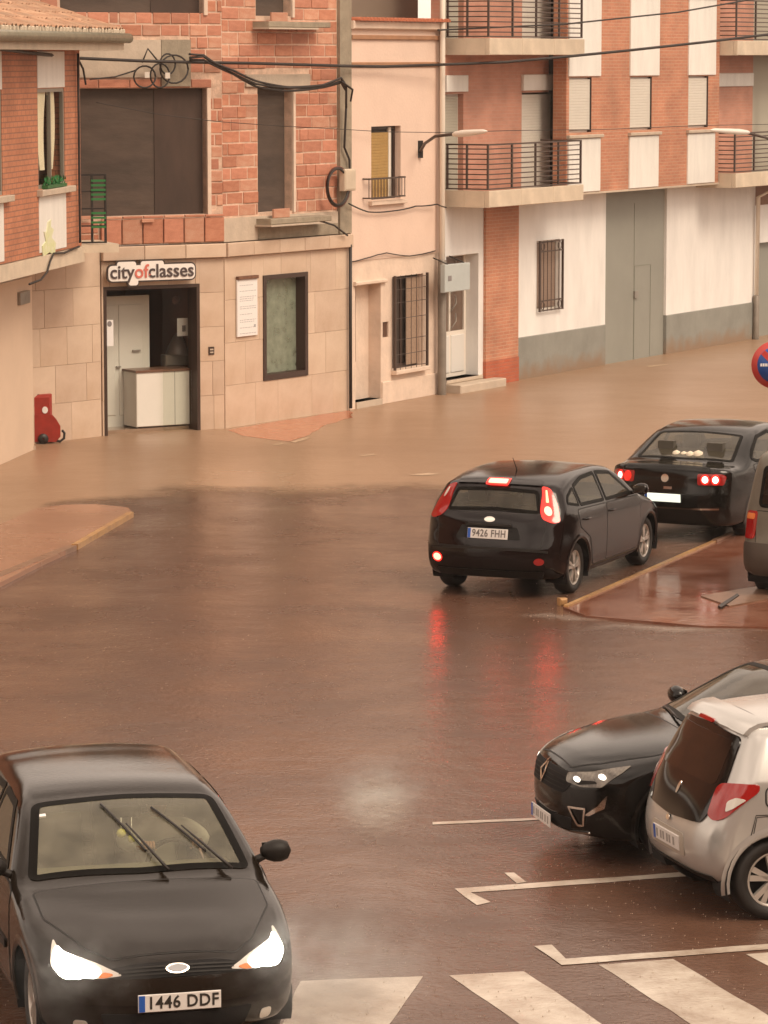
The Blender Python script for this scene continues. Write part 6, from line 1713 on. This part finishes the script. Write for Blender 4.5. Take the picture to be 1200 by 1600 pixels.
# -------------------------------------------------- 4. dark compact car parked nose out
c = Car('hatchback_car', 'glossy black hatchback parked nose out behind the pale silver car', 'car', 4.36, 1.81, 1.45,
    [(0.25,0.20),(0.06,0.24),(0.0,0.38),(0.0,0.58),(0.04,0.72),(0.14,0.80),(0.40,0.88),(0.80,0.955),(1.12,1.0),(1.30,1.07),(1.60,1.22),(1.90,1.36),(2.15,1.425),(2.6,1.45),(3.1,1.435),(3.6,1.37),(3.85,1.28),
     (4.05,1.12),(4.2,1.0),(4.28,0.90),(4.34,0.65),(4.34,0.42),(4.24,0.27),(4.05,0.22),(3.0,0.20),(2.0,0.19),(1.0,0.20)],
    (0.94,1.03), 0.325, 0.92, 3.59, P_black, tum=0.25, cf=0.36, af=0.15, glass=G_car)
c.panel('hood', [c.K(0.12,-0.50), c.K(0.32,-0.70), c.K(0.70,-0.85), c.K(1.10,-0.86), c.K(1.10,0.86), c.K(0.70,0.85), c.K(0.32,0.70), c.K(0.12,0.50)], (0.15,0,-1), None, 0.04)
c.window('windscreen', [c.K(1.26,-0.90), c.K(1.20,0.0), c.K(1.26,0.90), c.K(2.02,0.90), c.K(2.05,0.0), c.K(2.02,-0.90)], wsd, 0.07, 0.045)
c.window('rear_window', [(4.1,-0.55,1.06),(4.1,0.55,1.06),(3.9,0.50,1.27),(3.9,-0.50,1.27)], (-0.8,0,-0.6), 0.05, 0.03)
for sg in (1,-1):
    d = SIDE(sg)
    c.window('side_window', [(1.62,0,1.01),(1.74,0,1.08),(2.15,0,1.32),(2.52,0,1.36),(2.52,0,1.02)], d, 0.03, 0.03, G_car)
    c.window('side_window', [(2.60,0,1.02),(2.60,0,1.36),(3.1,0,1.34),(3.42,0,1.26),(3.5,0,1.09),(3.4,0,1.05)], d, 0.03, 0.03, G_car)
    c.panel('door', [(1.38,0,0.30),(1.36,0,0.55),(1.32,0,0.90),(1.45,0,0.96),(2.55,0,0.985),(2.55,0,0.30)], d)
    c.panel('door', [(2.57,0,0.30),(2.57,0,0.985),(3.55,0,1.01),(3.50,0,0.82),(3.25,0,0.66),(3.08,0,0.30)], d)
    hd_ = (0.72,-0.62*sg,-0.25)
    c.decal('headlight', [(0.10,0.40*sg,0.715),(0.20,0.64*sg,0.765),(0.50,0.80*sg,0.83),(0.44,0.80*sg,0.77),(0.26,0.76*sg,0.655),(0.14,0.60*sg,0.635),(0.06,0.44*sg,0.655)], hd_, mat('smoked_lens', (0.30,0.27,0.23), 0.08, col2=(0.06,0.05,0.045), scale=11), 0.008, 0.02, 0.04)
    for (x_, y_, z_) in ((0.12,0.55,0.69),(0.27,0.74,0.735)):
        c.decal('lamp_core', [(x_,y_*sg+0.05*math.cos(R(a)),z_+0.022*math.sin(R(a))) for a in range(0,360,24)], hd_, M_headdim, 0.013, 0, 0.04)
    c.decal('lamp_inner', [(0.10,0.50*sg,0.675),(0.22,0.71*sg,0.70),(0.24,0.72*sg,0.68),(0.12,0.58*sg,0.65)], hd_, M_plastic, 0.0115, 0.01, 0.04)
    c.decal('headlight_blade', [(0.30,0.80*sg,0.60),(0.24,0.74*sg,0.50),(0.14,0.66*sg,0.42),(0.16,0.70*sg,0.42),(0.28,0.79*sg,0.49)], hd_, M_chrome, 0.012, 0.01, 0.04)
    c.frame('fog_surround', [(0.1,0.46*sg,0.46),(0.1,0.68*sg,0.47),(0.1,0.64*sg,0.31),(0.1,0.56*sg,0.30)], (0.9,-0.4*sg,0), M_chrome, 0.018, 0.012, 0.02)
c.decal('grille', [(0,-0.42,0.56),(0,0.42,0.56),(0,0.50,0.68),(0,0.40,0.745),(0,-0.40,0.745),(0,-0.50,0.68)], (0.97,0,-0.2), M_liner, 0.006, 0.05, 0.05)
for z in (0.60,0.635,0.67,0.705): c.frame('grille_slat', [(0,-0.42,z-0.004),(0,0.42,z-0.004),(0,0.42,z+0.004),(0,-0.42,z+0.004)], (0.97,0,-0.2), M_plastic, 0.006, 0.012, 0)
c.frame('badge', [(0,-0.075,0.67),(0,0,0.78),(0,0.075,0.67),(0,0,0.56)], (0.97,0,-0.2), M_chrome, 0.028, 0.020, 0.01)
c.decal('lower_intake', [(0,-0.44,0.25),(0,-0.50,0.36),(0,0.50,0.36),(0,0.44,0.25)], (1,0,0), M_liner, 0.006, 0.03, 0.05)
c.decal('chrome_lip', [(0,-0.62,0.205),(0,-0.62,0.225),(0,0.62,0.225),(0,0.62,0.205)], (1,0,0.2), M_chrome, 0.012, 0, 0.05)
c.plate(-0.005, 0.29, True, None, blur=True)
c.wheels(spokes=5); c.mirror(1.5, 1.0); c.interior(1.5, 3.7); c.handles((2.38,3.3), 0.90)
wiper(c, c.K(1.17,-0.02), c.K(1.25,0.70)); wiper(c, c.K(1.18,-0.66), c.K(1.27,0.0))
c.finish(); car4 = c

# -------------------------------------------------- 5. pale silver city car
c = Car('city_car', 'small pale silver city car with black tailgate glass parked at the right edge', 'car', 3.47, 1.64, 1.46,
    [(0.25,0.22),(0.06,0.26),(0.0,0.42),(0.02,0.60),(0.08,0.72),(0.28,0.82),(0.60,0.93),(0.85,1.0),(1.05,1.12),(1.35,1.30),(1.60,1.41),(1.95,1.46),(2.4,1.455),(2.9,1.42),(3.08,1.39),
     (3.17,1.26),(3.26,1.08),(3.34,0.93),(3.40,0.80),(3.46,0.62),(3.47,0.46),(3.42,0.32),(3.30,0.26),(2.4,0.22),(1.6,0.21),(0.9,0.22)],
    (0.92,1.04), 0.300, 0.68, 2.93, P_silver, tum=0.25, cf=0.30, cr=0.13, ar=0.13, af=0.14, step=0.03)
c.window('windscreen', [c.K(0.95,-0.90), c.K(0.92,0.0), c.K(0.95,0.90), c.K(1.5,0.90), c.K(1.52,0.0), c.K(1.5,-0.90)], wsd, 0.07, 0.045)
# all-glass tailgate
tg_ = [(3.3,-0.50,0.70),(3.3,0,0.67),(3.3,0.50,0.70),(3.3,0.56,0.80),(3.2,0.60,0.98),(3.1,0.515,1.31),(3.1,0,1.34),(3.1,-0.515,1.31),(3.2,-0.60,0.98),(3.3,-0.56,0.80)]
c.decal('tailgate', tg_, rd_, mat('black_glass_tailgate', (0.008,0.006,0.005), 0.08, spec=0.35), 0.012, 0.06, 0.05)
c.decal('rear_window', [(3.3,-0.50,0.97),(3.3,0.50,0.97),(3.1,0.455,1.285),(3.1,-0.455,1.285)], rd_, mat('brown_rear_glass', (0.028,0.015,0.010), 0.06, col2=(0.012,0.008,0.006), scale=2.5, spec=0.35), 0.015, 0.05, 0.05)
c.decal('roof_spoiler', [(3.1,-0.54,1.335),(3.1,0.54,1.335),(2.95,0.53,1.42),(2.95,-0.53,1.42)], (-1,0,-0.5), c.paint, 0.035, 0.02, 0.05, thick=0.05)
c.decal('high_brake_light', [(3.1,-0.13,1.335),(3.1,0.13,1.335),(3.1,0.13,1.352),(3.1,-0.13,1.352)], rd_, M_redlens, 0.06, 0.0, 0.05)
c.decal('badge', [(3.3,0.022*math.cos(R(a)),0.865+0.045*math.sin(R(a))) for a in range(0,360,30)], rd_, M_chrome, 0.018, 0.0, 0.05)
c.decal('boot_release', [(3.4,0.03*math.cos(R(a)),0.645+0.02*math.sin(R(a))) for a in range(0,360,30)], rd_, M_chrome, 0.018, 0.0, 0.05)
c.decal('bumper_recess', [(3.4,-0.33,0.42),(3.4,0.33,0.42),(3.4,0.30,0.585),(3.4,-0.30,0.585)], rd_, mat('silver_shadow_paint', (0.40,0.35,0.29), 0.4), 0.006, 0.04, 0.05)
c.plate(3.465, 0.50, False, None, 0.50, 0.11, tilt=0.08, blur=True)
c.decal('bumper_skirt', [(3.4,-0.60,0.24),(3.4,-0.62,0.33),(3.4,0.62,0.33),(3.4,0.60,0.24)], rd_, M_plastic, 0.010, 0.03, 0.05)
for sg in (1,-1):
    d = SIDE(sg); dd = (-0.80,-0.6*sg,-0.05)
    c.decal('tail_light', [(3.32,0.55*sg,0.995),(3.35,0.53*sg,0.765),(3.32,0.60*sg,0.735),(3.27,0.68*sg,0.765),(3.19,0.735*sg,0.855),(3.08,0.78*sg,0.965),(3.07,0.77*sg,1.020),(3.18,0.68*sg,1.015)], dd, M_redlens, 0.014, 0.07, 0.035)
    c.decal('reversing_light', [(3.265,0.675*sg,0.810),(3.21,0.72*sg,0.850),(3.14,0.75*sg,0.910),(3.20,0.71*sg,0.920),(3.255,0.67*sg,0.885)], dd, M_clearlens, 0.020, 0.02, 0.035)
    c.window('side_window', [(1.2,0,1.0),(1.32,0,1.08),(1.68,0,1.34),(2.05,0,1.38),(2.05,0,1.02)], d, 0.03, 0.025, G_car)
    c.window('side_window', [(2.13,0,1.02),(2.13,0,1.38),(2.48,0,1.36),(2.66,0,1.22),(2.72,0,1.08)], d, 0.03, 0.025, G_dark)
    c.panel('door', [(1.10,0,0.32),(1.08,0,0.55),(1.02,0,0.90),(1.12,0,0.97),(2.08,0,1.0),(2.08,0,0.32)], d)
    c.panel('door', [(2.10,0,0.32),(2.10,0,1.40),(2.52,0,1.38),(2.80,0,1.15),(2.78,0,0.90),(2.62,0,0.62),(2.56,0,0.32)], d)
    c.panel('fuel_flap' if sg > 0 else 'side_panel', [(2.92,0,0.86),(2.92,0,0.99),(3.02,0,0.99),(3.02,0,0.86)], d, None, 0.04)
    c.frame('bumper_gap', [(2.98,0,0.80),(3.10,0,0.80),(3.16,0,0.55),(3.13,0,0.55),(3.09,0,0.78),(2.98,0,0.785)], d, M_seam, 0.006, 0.003, 0)
c.decal('roof_rail_joint', [(2.9,-0.52,1.43),(2.9,0.52,1.43),(2.88,0.52,1.43),(2.88,-0.52,1.43)], (0,0,-1), M_seam, 0.003, 0, 0.05)
c.wheels(spokes=5, rim=mat('bright_alloy', (0.66,0.62,0.56), 0.25, metal=0.6)); c.mirror(1.14, 0.99); c.interior(1.15, 3.0, rear=False); c.handles((1.95,), 0.90)
c.finish(); car5 = c

# -------------------------------------------------- 6. grey van on the right edge
c = Car('van', 'grey-green van with dark plastic bumper cut off by the right edge', 'van', 4.2, 1.78, 1.80,
    [(0.25,0.24),(0.06,0.28),(0.0,0.45),(0.02,0.65),(0.10,0.80),(0.40,0.95),(0.80,1.05),(1.10,1.25),(1.45,1.55),(1.70,1.70),(2.1,1.78),(2.8,1.80),(3.6,1.79),(3.92,1.76),
     (4.02,1.62),(4.08,1.30),(4.12,1.02),(4.14,0.80),(4.19,0.62),(4.20,0.45),(4.15,0.32),(4.0,0.27),(3.0,0.25),(2.0,0.24),(1.0,0.25)],
    (1.0,1.08), 0.33, 0.85, 3.45, P_grey, tum=0.16, cf=0.30, cr=0.16, ar=0.05, af=0.14)
c.window('windscreen', [c.K(1.0,-0.90), c.K(0.97,0.0), c.K(1.0,0.90), c.K(1.6,0.90), c.K(1.62,0.0), c.K(1.6,-0.90)], wsd, 0.07, 0.045)
c.window('rear_window', [(4.1,-0.66,1.12),(4.1,0.66,1.12),(4.0,0.62,1.60),(4.0,-0.62,1.60)], rd_, 0.06, 0.03, G_dark)
c.panel('tailgate', [(4.1,-0.68,0.66),(4.1,0.68,0.66),(4.1,0.70,1.06),(4.1,-0.70,1.06)], rd_, None, 0.04)
c.decal('chrome_handle', [(4.1,-0.48,0.72),(4.1,0.4,0.70),(4.1,0.4,0.73),(4.1,-0.46,0.745)], rd_, M_chrome, 0.02, 0.01, 0.05)
c.decal('bumper', [(4.2,-0.84,0.28),(4.2,-0.86,0.68),(4.2,0.86,0.68),(4.2,0.84,0.28)], rd_, mat('grey_brown_plastic', (0.070,0.055,0.043), 0.5), 0.016, 0.04, 0.06)
c.plate(4.2, 0.48, False, None, blur=True)
for sg in (1,-1):
    d = SIDE(sg); dd = (-0.85,-0.5*sg,0)
    c.decal('tail_light', [(4.1,0.72*sg,0.72),(4.1,0.70*sg,1.06),(4.0,0.83*sg,1.06),(4.0,0.86*sg,0.72)], dd, M_redlens, 0.012, 0.04, 0.04)
    c.decal('indicator', [(4.1,0.74*sg,0.96),(4.1,0.735*sg,1.03),(4.0,0.82*sg,1.03),(4.0,0.83*sg,0.96)], dd, M_amber, 0.017, 0.02, 0.04)
    c.window('side_window', [(1.45,0,1.1),(1.9,0,1.6),(2.4,0,1.64),(2.4,0,1.1)], d, 0.03, 0.03, G_dark)
    c.window('side_window', [(2.5,0,1.1),(2.5,0,1.64),(3.3,0,1.64),(3.3,0,1.12)], d, 0.03, 0.03, G_dark)
    c.decal('side_cladding', [(1.2,0,0.30),(1.2,0,0.60),(3.0,0,0.60),(3.0,0,0.30)], d, MATS['grey_brown_plastic'], 0.012, 0.03, 0.08)
    c.panel('door', [(1.28,0,0.62),(1.26,0,1.0),(1.36,0,1.05),(2.44,0,1.06),(2.44,0,0.62)], d)
    c.panel('door', [(2.46,0,0.62),(2.46,0,1.70),(3.36,0,1.70),(3.36,0,0.85),(3.05,0,0.62)], d)
c.wheels(arch=MATS['grey_brown_plastic']); c.mirror(1.35, 1.08, M_plastic)
c.finish(); car6 = c

# ------------------------------------------------------------------ where the cars stand
CARS = dict(
 c1=(car1, (281,1676), (0.0,0.0), -75),
 c2=(car2, (893,926), (3.51,0.80), 67),
 c3=(car3, (1036,848), (4.77,0.0), 63),
 c4=(car4, (848,1326), (0.0,0.0), 194),
 c5=(car5, (1207,1437), (2.93,0.72), 17),
 c6=(car6, (1168,934), (4.10,-0.78), 66))
for k, (cc, px, an, hd2) in CARS.items():
    # anchor is on the ground in the car's frame; local +y is its right-hand side
    cc.place(G(*px), an, hd2, 1.045 if cc is car1 else 1.045 if cc is car5 else 1.0)
# ------------------------------------------------------------------ driver of the foreground car
def driver(car):
    rt = car.root; rot = rt.rotation_euler.to_matrix()
    def L2W(p): return rt.location + rot @ Vector((p[0]-car.L/2, p[1], p[2]))*rt.scale.x
    hip = Vector((2.42,-0.36,0.62))
    J = {'pel': hip, 'chest': Vector((2.52,-0.36,0.92)), 'neck': Vector((2.50,-0.36,1.10)), 'head0': Vector((2.47,-0.36,1.18)), 'head1': Vector((2.45,-0.36,1.27)),
         'shL': Vector((2.47,-0.55,1.03)), 'shR': Vector((2.47,-0.17,1.03)), 'elL': Vector((2.20,-0.64,0.98)), 'elR': Vector((2.20,-0.06,0.98)),
         'haL': Vector((1.95,-0.53,1.00)), 'haR': Vector((1.95,-0.19,1.00)), 'knL': Vector((2.02,-0.48,0.70)), 'knR': Vector((2.02,-0.24,0.70)), 'ftL': Vector((1.75,-0.47,0.42)), 'ftR': Vector((1.75,-0.25,0.42))}
    rad = {'pel':0.15,'chest':0.15,'neck':0.06,'head0':0.085,'head1':0.09,'shL':0.07,'shR':0.08,'elL':0.065,'elR':0.065,'haL':0.042,'haR':0.042,'knL':0.07,'knR':0.07,'ftL':0.05,'ftR':0.05}
    E = [('pel','chest'),('chest','neck'),('neck','head0'),('head0','head1'),('chest','shL'),('chest','shR'),('shL','elL'),('elL','haL'),('shR','elR'),('elR','haR'),('pel','knL'),('knL','ftL'),('pel','knR'),('knR','ftR')]
    names = list(J); o0 = J['pel']
    me = bpy.data.meshes.new('person'); me.from_pydata([tuple(J[n]-o0) for n in names], [(names.index(a), names.index(b)) for a, b in E], [])
    o = bpy.data.objects.new('person', me); COL.objects.link(o)
    md = o.modifiers.new('skin', 'SKIN'); sl = me.skin_vertices[0].data
    for i, n in enumerate(names): sl[i].radius = (rad[n], rad[n]); sl[i].use_root = (n == 'pel')
    o.modifiers.new('sub', 'SUBSURF').levels = 1
    dg = bpy.context.evaluated_depsgraph_get(); dg.update()
    m2 = bpy.data.meshes.new_from_object(o.evaluated_get(dg)); bpy.data.objects.remove(o)
    skin = mat('skin', (0.48,0.26,0.17), 0.6); shirt = mat('pale_grey_shirt', (0.85,0.82,0.74), 0.85); trou = mat('dark_trousers', (0.04,0.04,0.05), 0.9)
    m2.materials.clear()
    for m in (shirt, skin, trou): m2.materials.append(m)
    for p in m2.polygons:
        c_ = p.center+o0; p.use_smooth = True
        p.material_index = 1 if (c_.z > 1.11 or (c_.x < 1.99 and c_.z > 0.85)) else (2 if c_.z < 0.74 else 0)
    o = bpy.data.objects.new('person', m2); COL.objects.link(o)
    o.location = L2W(o0); o.rotation_euler = rt.rotation_euler
    tag(o, 'person in a pale grey top gripping the steering wheel of the foreground car', 'person')
    mb = MB(); mb.lathe([(0.001,0.105),(0.06,0.095),(0.098,0.05),(0.105,0.0),(0.10,-0.04)], 14, 'z', (0.03,0,0.62)); mb.build('hair', mat('dark_hair', (0.03,0.018,0.012), 0.8), o)
    for sg in (-1, 1): # fingers closing on the rim
        for k in range(4):
            b = J['haL' if sg < 0 else 'haR']-o0; a0 = b+Vector((0.0,0.02*(k-1.5),0.02)); MB().tube([a0, a0+Vector((-0.05,0,0.02)), a0+Vector((-0.075,0,-0.01)), a0+Vector((-0.05,0,-0.035-0.004*k))], [0.010,0.010,0.009,0.007], 6).build('finger', skin, o)
        MB().tube([b+Vector((0,sg*-0.03,0.01)), b+Vector((-0.04,sg*-0.05,0.0)), b+Vector((-0.06,sg*-0.04,-0.02))], [0.012,0.011,0.008], 6).build('thumb', skin, o)
    # things hanging from the mirror
    for k, (y, z) in enumerate(((0.03,1.14),(-0.04,1.10))):
        r_ = 0.034-0.004*k
        t = MB().lathe([(0.001,-r_),(r_*0.7,-r_*0.7),(r_,0),(r_*0.7,r_*0.7),(0.001,r_)], 12, 'z')
        q = L2W((1.72,y,z)); ob = t.build('hanging_ornament', mat('yellow_felt', (0.60,0.56,0.16), 0.8), None, q)
        tag(ob, 'larger yellow ball hanging inside the foreground windscreen' if k == 0 else 'smaller yellow ball hanging lower inside the foreground windscreen', 'ornament')
        MB().tube([(0,0,0),(0,0,1.25-z)], 0.004, 5).build('cord', M_paper, ob)
driver(car1)

# ------------------------------------------------------------------ rain haze over the whole street
hz = MB().box(-255, 255, -45, 705, -1.0, 16.0)
hm = bpy.data.materials.new('rain_haze'); hm.use_nodes = True; hn = hm.node_tree; hn.nodes.clear()
ho = hn.nodes.new('ShaderNodeOutputMaterial'); hv = hn.nodes.new('ShaderNodeVolumePrincipled'); hv.inputs['Color'].default_value = (0.96,0.90,0.84,1); hv.inputs['Density'].default_value = 0.0004; hv.inputs['Anisotropy'].default_value = 0.3
hn.links.new(hv.outputs[0], ho.inputs['Volume'])
tag(hz.build('haze', hm), 'thin pale rain haze filling the street', kind='stuff')
